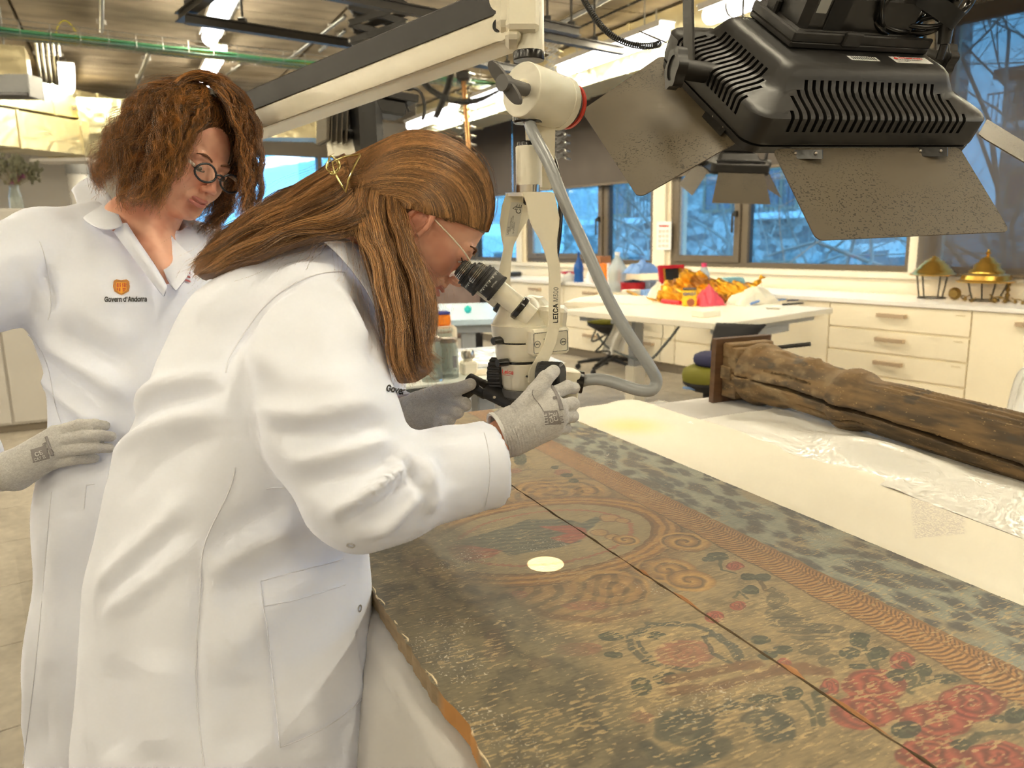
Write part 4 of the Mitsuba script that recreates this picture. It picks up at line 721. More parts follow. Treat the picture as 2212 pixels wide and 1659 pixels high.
# column with its bracket
vstack('column', 1145, D0, [(0, -60), (29, -60), (29, 113), (0, 113)], 'mat_cream_paint')
_c = at(1145, 20, D0); _b = at(1104, 40, 1.285)
ms('bracket', cat([beam(at(1128, -45, D0 + .005), at(1128, 76, D0 + .005), .056, .055, (1, 0, 0), .006), beam(at(1100, -45, D0 + .012), at(1100, 72, D0 + .012), .062, .044, (1, 0, 0), .008), beam(at(1108, 76, D0 + .012), at(1108, 96, D0 + .012), .05, .026, (1, 0, 0), .006)]), 'mat_cream_smooth')
vstack('collar', 1142, D0, [(0, 112), (33, 112), (34, 114), (34, 128), (33, 131), (0, 131)], 'mat_gloss_black')
# round clamp
_a0 = at(1126, 193, 1.225); _ax = unit(CAM @ np.array([.70, -.02, .70])); CF = fr(_a0, np.cross(_ax, [0, 0, 1.0]), y=(0, 0, 1))
CF[:3, 2] = _ax; CF[:3, 0] = unit(np.cross([0, 0, 1.0], _ax)); CF[:3, 1] = np.cross(_ax, CF[:3, 0])
rr = 58 * 1.24 / FOC
ms('clamp', xf(lathe([(0, 0), (rr - .003, 0), (rr - .001, .0008), (rr, .003), (rr, .082), (rr - .001, .083), (rr - .001, .085), (rr, .086), (rr, .098), (rr - .004, .102), (0, .102)], 64), CF), 'mat_cream_paint', 30)
ms('clamp_boss', xf(lathe([(0, -.006), (.011, -.006), (.015, -.003), (.017, .001), (0, .001)], 30), CF), 'mat_cream_smooth')
ms('clamp_disc', xf(lathe([(0, .1021), (rr - .010, .1021), (rr - .010, .124), (0, .124)], 48), CF), 'mat_knob_grey'); ms('clamp_ring', xf(lathe([(rr - .012, .113), (rr - .006, .113), (rr - .006, .119), (rr - .012, .119), (rr - .012, .113)], 48), CF), 'mat_red_ring')
K0, K1 = at(1113, 185, 1.20), at(1084, 180, 1.175)
ms('wing_shaft', rod(K0 + _ax * .03, K1, .0100, 24, .0115), 'mat_knob_grey')
_kd = unit(at(1119, 219, 1.185) - at(1063, 140, 1.175)); _kn = unit(K1 - K0); _kw = unit(np.cross(_kn, _kd))
_bl = [(t, .0015 + .0105 * math.sqrt(max(0, 1 - abs(t) ** 2.2)) * (.75 + .25 * abs(t))) for t in np.linspace(-1, 1, 25)]
_wg = prism(Polygon([(t * .038, w) for t, w in _bl] + [(t * .038, -w) for t, w in _bl[::-1]]).buffer(0), .007, -.0035)
_mid = (at(1119, 219, 1.178) + at(1063, 140, 1.172)) / 2
ms('wing_knob', xf(_wg, np.array([[*v, o] for v, o in zip(np.stack([_kd, _kw, _kn], 1), _mid)] + [[0, 0, 0, 1]])), 'mat_knob_grey', 40); ms('wing_hub', rod(_mid - _kn * .006, _mid + _kn * .008, .0125, 24), 'mat_knob_grey')
vstack('clamp_foot', 1141, D0 - .01, [(0, 225), (35, 225), (35, 250), (0, 250)], 'mat_cream_paint')
vstack('lower_collar', 1141, D0 - .01, [(0, 248), (33, 248), (34, 251), (34, 262), (31, 266), (20, 266), (0, 266)], 'mat_gloss_black')
# offset plate and lower post
_pl = Polygon([(1132, 215), (1216, 215), (1213, 235), (1204, 250), (1199, 268), (1198, 398), (1188, 409), (1140, 409)])
def plate(part, pts, d, th, m, turn=0.0, bev=0.0):
    """A plate cut to an outline, standing at depth d and turned about the vertical."""
    P = np.array([at(x, y, d) for x, y in pts]); c = P.mean(0); ex = unit(CAM @ np.array([1.0, 0, 0])); ex[2] = 0; ex = unit(ex); ez = np.array([0, 0, 1.0])
    q = [((p - c) @ ex / math.cos(turn), (p - c) @ ez) for p in P]; e2 = rotz(turn)[:3, :3] @ ex; n_ = np.cross(e2, ez)
    g = Polygon(q).buffer(0); ms_ = cat([prism(g, th - 2 * bev, -th / 2 + bev), prism(g.buffer(-bev, join_style=1), th, -th / 2)]) if bev else prism(g, th, -th / 2)
    m4 = np.eye(4); m4[:3, 0], m4[:3, 1], m4[:3, 2], m4[:3, 3] = e2, ez, n_, c
    return ms(part, xf(ms_, m4), m, 30), m4
plate('offset_plate', list(_pl.exterior.coords)[:-1], D0 + .028, .016, 'mat_cream_smooth', 0, .002)
vstack('post_cap', 1139, D0 - .01, [(0, 306), (21, 306), (23, 309), (23, 320), (0, 320)], 'mat_gloss_black'); vstack('post', 1142, D0 - .01, [(0, 316), (27, 316), (28.5, 318), (28.5, 404), (0, 404)], 'mat_cream_paint'); vstack('post_collar', 1140, D0 - .01, [(0, 400), (26, 400), (26, 418), (0, 418)], 'mat_chrome')
# fork
_near = [(1127, 417), (1190, 417), (1195, 420), (1199, 436), (1207, 472), (1206, 490), (1202, 520), (1203, 545), (1209, 572), (1211, 600), (1211, 690), (1208, 720), (1200, 752), (1186, 785), (1172, 812), (1165, 832), (1141, 832), (1143, 806), (1160, 775), (1176, 748), (1184, 715), (1186, 680), (1186, 600), (1184, 575), (1176, 545), (1164, 515), (1150, 492), (1141, 470), (1136, 440)]
_nk, _nm = plate('fork_near', _near, 1.205, .0045, 'mat_cream_smooth', .25, .0006)
_far = [(1094, 419), (1126, 419), (1133, 440), (1143, 470), (1124, 500), (1110, 528), (1104, 560), (1102, 600), (1102, 700), (1075, 700), (1077, 620), (1077, 585), (1084, 555), (1088, 535), (1083, 510), (1080, 480), (1085, 445)]
_fk, _fm = plate('fork_far', _far, 1.325, .0045, 'mat_cream_smooth', .25, .0006)
_t = [at(1092, 421, 1.325), at(1127, 421, 1.205), at(1190, 421, 1.205), at(1140, 421, 1.325)]; _t[3] = _t[0] + _t[2] - _t[1]; _tz = .004
ms('fork_bridge', trimesh.convex.convex_hull(np.array([p + [0, 0, s] for p in _t for s in (-.002, .004)])), 'mat_cream_smooth', 30)
ms('fork_bolt', cb(at(1141, 432, 1.262), (.016, .02, .016), .003), 'mat_gloss_black')
def on_plate(m4, x, y, off):
    n_ = m4[:3, 2]; p = onp(x, y, m4[:3, 3] + n_ * off, n_); return p
def face(m4): return 1 if m4[:3, 2] @ (EYE - m4[:3, 3]) > 0 else -1
# lettering on the near fork arm, reading upwards
def vtext(s, h, x0, y0, x1, y1, m4, m, key, off=.00235, bold=True, squeeze=1.0):
    f_ = face(m4); n_ = m4[:3, 2] * f_; a, b = on_plate(m4, x0, y0, off * f_), on_plate(m4, x1, y1, off * f_); d = unit(b - a); t = meshkit.text_mesh(s, h, .0003, bold)
    w = t.bounds[1][0] - t.bounds[0][0]; t.apply_translation((-t.bounds[0][0], 0, 0)); t.apply_scale([np.linalg.norm(b - a) / w, 1, 1]); m_ = np.eye(4); m_[:3, 0], m_[:3, 1], m_[:3, 2], m_[:3, 3] = d, np.cross(n_, d), n_, a
    return add(MS + '__' + key, xf(t, m_), m)
vtext('LEICA', .0078, 1205, 697, 1205, 656, _nm, 'mat_ink', 'lettering'); vtext('M300', .0078, 1205, 651, 1206, 621, _nm, 'mat_ink_grey', 'lettering', bold=False)
# plate label with the CE mark, on the inside of the far arm
_f = face(_fm); _pp = [on_plate(_fm, x, y, .0024 * _f) for x, y in ((1104, 437), (1131, 437), (1117, 511), (1091, 511))]
_lc = sum(_pp) / 4; ms('rating_label', trimesh.convex.convex_hull(np.array([p + _fm[:3, 2] * _f * s for p in _pp for s in (0, .0003)])), 'mat_label_silver', False)
vtext('CE', .0085, 1124, 462, 1127, 443, _fm, 'mat_ink', 'ce_mark', .0028, False); _tri = [on_plate(_fm, x, y, .0028 * _f) for x, y in ((1108, 450), (1115, 445), (1114, 453))]
ms('warning_mark', cat([rod(_tri[i], _tri[(i + 1) % 3], .0004, 5) for i in range(3)]), 'mat_ink', False)
for i, (x, y0, y1, s) in enumerate(((1098, 507, 490, 'Leica'), (1103, 500, 470, 'Microsystems'), (1107, 496, 466, 'Type 10 446'), (1110, 505, 480, 'Nr 230516'))): vtext(s, .0026 if i else .004, x, y0, x + 3, y1, _fm, 'mat_ink_grey', 'label_print', .0028, False)
# optics body
_bc = at(1124, 740, D0)
vstack('binocular_head', 1124, D0, [(0, 640), (28, 642), (40, 652), (52, 676), (63, 694), (64, 700), (0, 700)], 'mat_cream_smooth'); vstack('binocular_head', 1124, D0, [(0, 700), (64, 700), (63.4, 701), (62, 722), (59, 732), (56, 735), (0, 735)], 'mat_cream_smooth')
ms('head_box', beam(at(1160, 684, D0 + .015), at(1224, 690, D0 + .012), .075, .041, (0, 0, 1), .006), 'mat_cream_smooth'); ms('head_hump', beam(at(1122, 668, D0 + .03), at(1182, 676, D0 + .02), .06, .05, (0, 0, 1), .012), 'mat_cream_smooth')
vstack('gap_ring', 1124, D0, [(0, 733), (50, 733), (50, 740), (0, 740)], 'mat_ink'); vstack('zoom_body', 1124, D0, [(0, 738), (54, 738), (55, 741), (54, 765), (51, 775), (48, 778), (0, 778)], 'mat_cream_smooth')
vstack('gap_ring', 1124, D0, [(0, 776), (45, 776), (45, 784), (0, 784)], 'mat_gloss_black'); vstack('objective_body', 1130, D0, [(0, 781), (49, 781), (50, 784), (47, 828), (44, 838), (40, 841), (0, 841)], 'mat_cream_smooth')
_pa, _pb = at(1150, 742, D0 - .055), at(1231, 734, D0 - .022); _pm = fr(_pa, _pb - _pa, z=(0, 0, 1)); _pw = np.linalg.norm(_pb - _pa)
ms('control_box', xf(bx(0, 0, -.022, _pw, .07, .021, .004), _pm), 'mat_cream_smooth'); _g = rrect(.002, -.017, _pw - .004, .016, .003).difference(rrect(.0028, -.0162, _pw - .0048, .0152, .0024)); _PF = np.array([[*v, o] for v, o in zip(np.stack([_pm[:3, 0], _pm[:3, 2], -_pm[:3, 1]], 1), _pm[:3, 3] - _pm[:3, 1] * .0002)] + [[0, 0, 0, 1]])
ms('panel_outline', xf(prism(_g, .0005), _PF), 'mat_ink_grey', False)
for x, s in ((.009, 'ANR'), (_pw - .013, 'MENU')):
    ms('button_ring', xf(mv(lathe([(.0048, 0), (.0056, 0), (.0056, .0006), (.0048, .0006), (.0048, 0)], 28), x, -.002, 0), _PF), 'mat_ink_grey', False); t = meshkit.text_mesh(s, .0018, .0003, True); t.apply_translation((-t.centroid[0] + x, -.003, 0)); ms('button_text', xf(t, _PF), 'mat_ink', False)
t = meshkit.text_mesh('POWER', .002, .0003); t.apply_translation((.020, .004, 0)); ms('button_text', xf(t, _PF), 'mat_ink_grey', False)
_q = at(1084, 806, D0 - .034); t = meshkit.text_mesh('Leica', .0062, .0003, True); ms('logo', xf(t, fr(_q, unit(CAM @ np.array([1.0, .13, -.55])), y=(0, 0, 1))), 'mat_ink_red', False); ms('logo', rod(_q + [0, 0, -.0022], _q + unit(CAM @ np.array([1.0, .13, -.55])) * .0155 + [0, 0, -.0024], .0003, 5), 'mat_ink_red', False)
ms('pin', rod(at(1138, 813, D0 - .042), at(1138, 813, D0 - .030), .0018, 12), 'mat_ink')
# eyepieces
def eyepiece(b, e, sc=1.0):
    F_ = axis(b, e); l = np.linalg.norm(np.asarray(e) - b); k = MS + '__eyepiece'; r = .0168 * sc
    q = ms('eyepiece', xf(lathe([(0, -.02), (r, -.02), (r, l * .50), (0, l * .50)], 40), F_), 'mat_cream_smooth')
    add(q + '__base_ring', xf(lathe([(r, -.001), (r + .0035, -.001), (r + .004, .001), (r + .004, .007), (r, .009), (r, -.001)], 40), F_), 'mat_gloss_black', 30)
    add(q + '__ocular', xf(lathe([(0, l * .485), (r + .0015, l * .485), (r + .0065, l * .49), (r + .0065, l * .535), (r + .0055, l * .545), (r + .0058, l * .55), (r + .0058, l * .73), (r + .0068, l * .74), (r + .0068, l * .775), (r + .0045, l * .785), (r + .0045, l * .80), (r + .0062, l * .81), (r + .0062, l * .835), (r + .001, l * .845), (r - .000, l * .93), (r - .002, l * .99), (r - .005, l), (0, l)], 48), F_), 'mat_soft_black', 25)
    for i, u in enumerate((.865, .895, .925)): add(q + '__bright_ring', xf(lathe([(r - .0012, l * u), (r + .0016, l * u), (r + .0016, l * u + .0012), (r - .0012, l * u + .0012), (r - .0012, l * u)], 40), F_), 'mat_chrome', 30)
    add(q + '__grip_ridges', cat([xf(rod((r + .0066) * np.array([math.cos(a), math.sin(a), 0]) + [0, 0, l * .495], (r + .0066) * np.array([math.cos(a), math.sin(a), 0]) + [0, 0, l * .53], .0006, 4), F_) for a in np.linspace(0, 6.28, 61)[:-1]]), 'mat_soft_black'); L(q + '__grip_ridges', None, kind='stuff')
    # scale engraved round the ocular
    tk = []; v0 = np.linalg.inv(F_[:3, :3]) @ (EYE - b); a0 = math.atan2(v0[1], v0[0])
    for i in range(23):
        a = a0 - 1.1 + i * .1; ln = .0035 if i % 2 == 0 else .002; rad = r + .0059; c = np.array([math.cos(a), math.sin(a), 0]); tk.append(beam(rad * c + [0, 0, l * .70 - ln], rad * c + [0, 0, l * .70], .0006, .0004, c))
    add(q + '__scale', cat([xf(t_, F_) for t_ in tk]), 'mat_white'); L(q + '__scale', None, kind='stuff')
    for j, s in enumerate(('4', '2', '0', '2', '4')):
        a = a0 - .75 + j * .38; c = np.array([math.cos(a), math.sin(a), 0]); tg = np.array([-math.sin(a), math.cos(a), 0]); t = meshkit.text_mesh(s, .0028, .0002, True); add(q + '__numeral', xf(xf(t, fr((r + .0059) * c + [0, 0, l * .655], tg, y=(0, 0, 1))), F_), 'mat_white')
    a = a0 + .1; c = np.array([math.cos(a), math.sin(a), 0]); t = meshkit.text_mesh('SETTING', .0022, .0002); add(q + '__lettering', xf(xf(t, fr((r + .0060) * c + [0, 0, l * .58] - .006 * np.array([-math.sin(a), math.cos(a), 0]), np.array([-math.sin(a), math.cos(a), 0]), y=(0, 0, 1))), F_), 'mat_white')
    return q
EB, EE = at(1127, 668, 1.235), at(1022, 581, 1.225)
eyepiece(EB, EE)
_of = at(1088, 655, 1.30) - EB; eyepiece(EB + _of, EE + _of + unit(EB - EE) * .004)
# levers, wheels, focus
for x, y, d in ((1083, 735, 1.245), (1092, 783, 1.24)): ms('lever', rod(at(x + 4, y - 1, d), at(x - 18, y + 2, d - .012), .0062, 14), 'mat_gloss_black')
_w = lathe([(0, -.012), (.021, -.012), (.024, -.009), (.024, .009), (.021, .012), (0, .012)], 24); _wf = fr(at(1075, 806, 1.285), (0, 0, 1), y=CAM @ np.array([.3, 0, 1.0])); ms('coarse_wheel', cat([xf(_w, _wf)] + [xf(cb((.024 * math.cos(a), .024 * math.sin(a), 0), (.005, .005, .022), .001), _wf) for a in np.linspace(0, 6.28, 19)[:-1]]), 'mat_soft_black'); 
_ff = fr(at(1190, 812, 1.215), (0, 0, 1), y=CAM @ np.array([.35, 0, 1.0]))
ms('focus_knob', cat([xf(lathe([(0, -.02), (.019, -.02), (.022, -.017), (.022, .02), (0, .02)], 30), _ff)] + [xf(cb((.022 * math.cos(a), .022 * math.sin(a), 0), (.0018, .0018, .032)), _ff) for a in np.linspace(0, 6.28, 41)[:-1]]), 'mat_soft_black')
_ba, _bb = at(1192, 826, 1.24), at(1246, 830, 1.25); ms('side_box', xf(bx(0, -.016, -.024, np.linalg.norm(_bb - _ba), .028, .023, .002), fr(_ba, _bb - _ba, z=(0, 0, 1))), 'mat_cream_smooth'); ms('hose_socket', rod(at(1244, 824, 1.25), at(1259, 826, 1.25), .0185, 24), 'mat_gloss_black')
vstack('lamp_disc', 1128, D0, [(0, 838), (43, 838), (44, 841), (44, 853), (40, 858), (0, 858)], 'mat_knob_grey')
ms('handle_bar', cat([rod(at(1012, 824, 1.305), at(1048, 842, 1.29), .0150, 20), rod(at(1044, 840, 1.29), at(1110, 872, 1.262), .0138, 20)]), 'mat_soft_black'); ms('handle_ring', rod(at(1040, 838, 1.292), at(1052, 844, 1.288), .0158, 20), 'mat_gloss_black')
ms('handle', xf(lathe([(0, 0), (.010, 0), (.0145, .006), (.0155, .03), (.0145, .06), (.015, .09), (.013, .1), (0, .104)], 20), axis(at(1022, 830, 1.31), at(940, 893, 1.36))), 'mat_soft_black'); ms('set_screw', rod(at(1068, 858, 1.262), at(1066, 859, 1.27), .0025, 10), 'mat_steel')
ms('lever_bar', rod(at(975, 872, 1.325), at(1010, 862, 1.32), .009, 12), 'mat_soft_black')
q = thing('hose', 'grey hose looping from the round clamp down to the microscope', 'hose')
add(q, tube(smoothpath([at(1143, 262, 1.25), at(1158, 300, 1.235), at(1185, 352, 1.22), at(1214, 425, 1.215), at(1262, 530, 1.21), at(1330, 676, 1.21), at(1388, 768, 1.215), at(1412, 806, 1.22), at(1418, 826, 1.225), at(1410, 841, 1.225), at(1390, 844, 1.225), at(1345, 832, 1.23), at(1300, 820, 1.24), at(1257, 824, 1.25)], 14), .0098, 18), 'mat_hose_grey', True)
q = thing('thin_cable', 'thin black cable hanging behind the microscope fork', 'cable'); add(q, tube(smoothpath([at(1190, 330, 1.36), at(1206, 380, 1.36), at(1211, 450, 1.36), at(1208, 510, 1.36), at(1203, 545, 1.36), at(1201, 590, 1.36)], 8), [.0045] * 41, 8), 'mat_gloss_black', True)
# the lamp of the microscope throws its round spot on the panel
_sp = np.array([0.051, 1.219, .92]); _so = at(1128, 862, D0)
scene['microscope_spot'] = {'type': 'spot', 'to_world': T4().look_at(origin=_so.tolist(), target=_sp.tolist(), up=[0, 1, 0]), 'cutoff_angle': float(np.degrees(math.atan(.0315 / np.linalg.norm(_sp - _so)))), 'beam_width': float(np.degrees(math.atan(.0300 / np.linalg.norm(_sp - _so)))), 'intensity': {'type': 'rgb', 'value': [2.6, 2.15, 1.5]}, 'sampling_weight': 4.0}
# ---------------------------------------------------------------- LED studio lights
def _slotted(m, s): return m
mat('led_black', (20, 19, 18), .46); mat('led_dark', (12, 12, 12), .7)
mat('flap', proc(lambda p, n, uv: mix(lin((76, 68, 54)), lin((26, 24, 21)), smoothstep(.66, .72, noise(p.x * 420, p.y * 420, p.z * 420)) * smoothstep(.36, .60, fbm(p.x * 9, p.y * 9, p.z * 9, 2)) * .8)), .5, spec=.4)
mat('sticker', (226, 226, 222), .5); mat('sticker_grey', (150, 152, 150), .5); mat('strap', (20, 20, 20), .9)
def rr_loop(x0, y0, x1, y1, r, n=7):
    q = []
    for cx, cy, a in ((x1 - r, y0 + r, -90), (x1 - r, y1 - r, 0), (x0 + r, y1 - r, 90), (x0 + r, y0 + r, 180)):
        q += [(cx + r * math.cos(math.radians(a + 90 * i / (n - 1))), cy + r * math.sin(math.radians(a + 90 * i / (n - 1)))) for i in range(n)]
    return np.array(q)
def loft(levels):
    """levels of (loop n x 2, height): closed solid."""
    n = len(levels[0][0]); V = np.vstack([np.c_[l, np.full(n, h)] for l, h in levels]); F = []
    j = np.arange(n); k = (j + 1) % n
    for i in range(len(levels) - 1): a, b = i * n, (i + 1) * n; F += [np.stack([a + j, a + k, b + k], 1), np.stack([a + j, b + k, b + j], 1)]
    V = np.vstack([V, [*levels[0][0].mean(0), levels[0][1]], [*levels[-1][0].mean(0), levels[-1][1]]]); e = (len(levels) - 1) * n
    F += [np.stack([k, j, j * 0 + len(V) - 2], 1), np.stack([e + j, e + k, j * 0 + len(V) - 1], 1)]
    return trimesh.Trimesh(V, np.vstack(F), process=False)
def led_light(label, M, W, H, detail=True, flaps=None, sc=1.0):
    k = thing('studio_light', label, 'studio light', 'LED studio lights with barn doors')
    lv = [(.010, 0), (.004, .001), (.001, .004), (.0, .010), (.0, .046), (.003, .050), (.010, .054), (.040, .063), (.050, .069), (.058, .082), (.064, .092), (.072, .098), (.082, .100)]
    body = loft([(rr_loop(i, i, W - i, H - i, max(.012, .030 - i * .2)), w) for i, w in lv])
    if detail:
        prof = [(-.002, .026), (-.002, .044), (.011, .0525), (.041, .061), (.050, .0665), (.058, .079)]
        cut = []
        def slot(L0, L1, m4):
            # polygon band in (v, w): follows the outside between arc positions, 7 mm deep
            p = [q for q in prof if L0 <= q[1] <= L1]
            inn = [(v + .008, w - .006) for v, w in p]; out = [(v - .006, w + .006) for v, w in p]
            g = Polygon(out + inn[::-1]).buffer(0); cut.append(man(xf(prism(g, .0066, -.0033), m4)))
        n_ = 24
        for i in range(n_):
            u = .062 + (W - .124) * i / (n_ - 1); e = min(i, n_ - 1 - i); top = [.055, .0615, .067, .08][min(e, 3)]
            m4 = np.array([[0, 0, 1, u], [1, 0, 0, 0], [0, 1, 0, 0], [0, 0, 0, 1.0]]); slot(.02, top, m4)
            m4 = np.array([[0, 0, -1, u], [-1, 0, 0, H], [0, 1, 0, 0], [0, 0, 0, 1.0]]); slot(.02, top, m4)
        n2 = 17
        for i in range(n2):
            v = .055 + (H - .11) * i / (n2 - 1); e = min(i, n2 - 1 - i); top = [.055, .0615, .067, .08][min(e, 3)]
            m4 = np.array([[1, 0, 0, 0], [0, 0, -1, v], [0, 1, 0, 0], [0, 0, 0, 1.0]]); slot(.02, top, m4)
            m4 = np.array([[-1, 0, 0, W], [0, 0, 1, v], [0, 1, 0, 0], [0, 0, 0, 1.0]]); slot(.02, top, m4)
        b = man(body)
        if b.status() == m3.Error.NoError and b.volume() > 0:
            b = b - m3.Manifold.batch_boolean(cut, m3.OpType.Add); body = tm(b)
        else: print('led body not manifold', b.status())
    add(k + '__housing', xf(body, M), 'mat_led_black', 28)
    add(k + '__bezel', xf(loft([(rr_loop(.004, .004, W - .004, H - .004, .026), -.012), (rr_loop(.002, .002, W - .002, H - .002, .028), -.0005)]), M), 'mat_led_black', 30)
    add(k + '__front_panel', xf(bx(.02, .02, -.0135, W - .02, H - .02, -.0121), M), 'mat_sticker')
    return k
DA, DB, DD = 1.15, 1.30, 1.355
_A, _B, _D = at(1612, 318, DA), at(2108, 318, DB), at(1420, 118, DD); LX = unit(_B - _A); LY = _D - _A; LY = unit(LY - LX * (LY @ LX)); LZ = np.cross(LX, LY)
LM = np.eye(4); LM[:3, 0], LM[:3, 1], LM[:3, 2], LM[:3, 3] = LX, LY, LZ, _A; LW, LH = np.linalg.norm(_B - _A), np.linalg.norm(_D - _A)
LP = lambda u, v, w: (LM @ [u, v, w, 1])[:3]
SL = led_light('large black studio light with barn doors, close at the upper right', LM, LW, LH)
def sl(part, mesh, m, sm=30): return add(SL + '__' + part, mesh, m, sm)
def flap(pts, ds, hinge=None, r=.012, key=None):
    P = np.array([at(x, y, d) for (x, y), d in zip(pts, ds)]); c = P[:3].mean(0); n_ = unit(np.cross(P[1] - P[0], P[3] - P[0])); ex = unit(P[1] - P[0]); ey = np.cross(n_, ex)
    g = Polygon([((p - P[0]) @ ex, (p - P[0]) @ ey) for p in P]).buffer(-r, join_style=1).buffer(r, quad_segs=6); m4 = np.eye(4); m4[:3, 0], m4[:3, 1], m4[:3, 2], m4[:3, 3] = ex, ey, n_, P[0]
    return (key or sl)('barn_door', xf(prism(g, .0018, -.0009), m4), 'mat_flap', 30), m4
_fk, _ = flap([(1668, 322), (2072, 319), (2186, 497), (1764, 520)], [1.165, 1.285, 1.215, 1.10])
for x, y, d in ((1740, 333, 1.176), (2010, 328, 1.256)):
    _h = sl('hinge', trimesh.convex.convex_hull(np.array([at(x + a, y + b, d + c) for a in (-38, 38) for b, c in ((-10, .004), (10, -.004)) for _ in (0,)] + [at(x + a, y + b, d - .004 + c) for a in (-36, 36) for b, c in ((-10, .004), (10, -.004))])), 'mat_led_black')
    for e in (-22, 22): add(_h + '__screw', mv(trimesh.creation.icosphere(1, .0028), *at(x + e, y - 2, d - .005)), 'mat_steel', True)
_fk, _ = flap([(1432, 118), (1602, 302), (1384, 446), (1256, 240)], [1.375, 1.185, 1.20, 1.36])
_h = sl('hinge', trimesh.convex.convex_hull(np.array([at(x, y, d + e) for x, y, d in ((1528, 235, 1.25), (1570, 278, 1.205), (1556, 294, 1.2), (1516, 252, 1.245)) for e in (-.006, .002)])), 'mat_led_black')
for x, y, d in ((1542, 251, 1.232), (1564, 274, 1.21)): add(_h + '__screw', mv(trimesh.creation.icosphere(1, .0028), *at(x, y, d - .005)), 'mat_steel', True)
flap([(2112, 292), (2132, 258), (2290, 372), (2270, 385)], [1.33, 1.52, 1.55, 1.36]); flap([(1418, 84), (1440, 92), (1420, 80), (1380, 67)], [1.38, 1.5, 1.52, 1.40], r=.001)
# yoke and its clamping knobs
_sw = .006
def bar(pts, w, t, up): return cat([beam(a, b, w, t, up, .0015) for a, b in zip(pts[:-1], pts[1:])])
yk0, yk1 = LP(-.018, LH * .48, .03), LP(LW + .018, LH * .48, .03)
_yt = 0.34
yo = [at(1489, 158, 1.262), at(1486, -60, 1.262), at(2030, -60, 1.42), at(2040, 128, 1.42)]
sl('yoke', cat([beam(yo[0], yo[1], .028, .005, LX, .001), beam(yo[1], yo[2], .028, .005, (0, 0, 1), .001), beam(yo[3], yo[2], .028, .005, LX, .001)]), 'mat_led_black')
def star_knob(c, d, r):
    F_ = axis(c, c + d); g = np.linspace(0, 2 * np.pi, 73)[:-1]; q = Polygon([((r + .0028 * math.cos(6 * a)) * math.cos(a), (r + .0028 * math.cos(6 * a)) * math.sin(a)) for a in g])
    return cat([xf(prism(q.difference(Polygon([(r * .62 * math.cos(a), r * .62 * math.sin(a)) for a in g])), .016, 0), F_), xf(prism(q.buffer(-.003), .014, -.001), F_), xf(prism(Polygon([(r * .62 * math.cos(a), r * .62 * math.sin(a)) for a in g]), .011, 0), F_)])
_kc = at(1476, 150, 1.225); _kdir = -unit(LX * .85 - LY * .2)
sl('yoke_knob', star_knob(_kc - _kdir * -.004, _kdir, .031), 'mat_led_black', 25); sl('yoke_pivot', rod(_kc, _kc - _kdir * .055, .016, 24), 'mat_led_black')
_kc = at(2033, 128, 1.415); sl('yoke_knob', star_knob(_kc, -_kdir, .026), 'mat_led_black', 25); sl('yoke_pivot', rod(_kc + _kdir * .04, _kc, .014, 20), 'mat_led_black')
# power supply in its holder, strapped on the back, with the cable bundle
sl('holder', cat([xf(bx(.105, .122, .100, .385, .250, .112, .003), LM), xf(bx(.105, .122, .110, .385, .130, .126, .002), LM), xf(bx(.105, .122, .110, .113, .250, .126, .002), LM)]), 'mat_led_black'); sl('holder_clip', xf(bx(.20, .117, .108, .235, .125, .130, .002), LM), 'mat_led_black'); sl('holder_clip', xf(bx(.112, .20, .110, .124, .225, .145, .003), LM), 'mat_led_black')
q = thing('power_supply', 'black power supply strapped on the back of the large studio light', 'power supply'); add(q + '__case', xf(bx(.125, .138, .1125, .355, .252, .185, .012), LM), 'mat_black', 30); add(q + '__foot', xf(bx(.118, .132, .1122, .36, .256, .126, .004), LM), 'mat_led_black', 30)
add(q + '__strap', cat([xf(bx(.165, .1355, .112, .200, .1375, .188, .0004), LM), xf(bx(.165, .1355, .1855, .200, .254, .188, .0004), LM)]), 'mat_strap'); add(q + '__print', xf(bx(.14, .1372, .150, .160, .1378, .175), LM), 'mat_sticker_grey')
rng = np.random.default_rng(2); q = thing('cable_bundle', 'bundle of black cables tied up behind the large studio light', 'cable bundle')
for i in range(7):
    c = LP(.33, .15, .17); o = rng.normal(0, .008, 3); pts = [c + o + LX * .075 * math.cos(a) + LZ * (.030 + .004 * i % 3) * math.sin(a) + LY * (.02 * math.sin(2 * a + i)) for a in np.linspace(0, 2 * np.pi, 11)]
    add(q + '__loop', tube(smoothpath(pts, 6), .0042, 8), 'mat_gloss_black', True)
add(q + '__strap', xf(lathe([(.036, -.014), (.040, -.014), (.040, .014), (.036, .014), (.036, -.014)], 24), axis(LP(.365, .13, .172), LP(.375, .13, .20))), 'mat_strap', 30)
add(q + '__plug', cat([rod(LP(.392, .13, .165), LP(.396, .11, .125), .013, 14, .010), rod(LP(.396, .11, .125), LP(.398, .105, .102), .006, 10)]), 'mat_black', 30); add(q + '__mesh_tube', tube(smoothpath([LP(.39, .13, .165), LP(.41, .14, .20), LP(.43, .15, .21), LP(.445, .15, .19), LP(.43, .14, .165), LP(.40, .13, .16)], 6), .0075, 10), 'mat_gloss_black', True)
add(q + '__key_ring', tube(smoothpath([LP(.42, .15, .21), LP(.445, .16, .225), LP(.455, .16, .20), LP(.43, .15, .19), LP(.42, .15, .21)], 6), .002, 6), 'mat_steel', True)
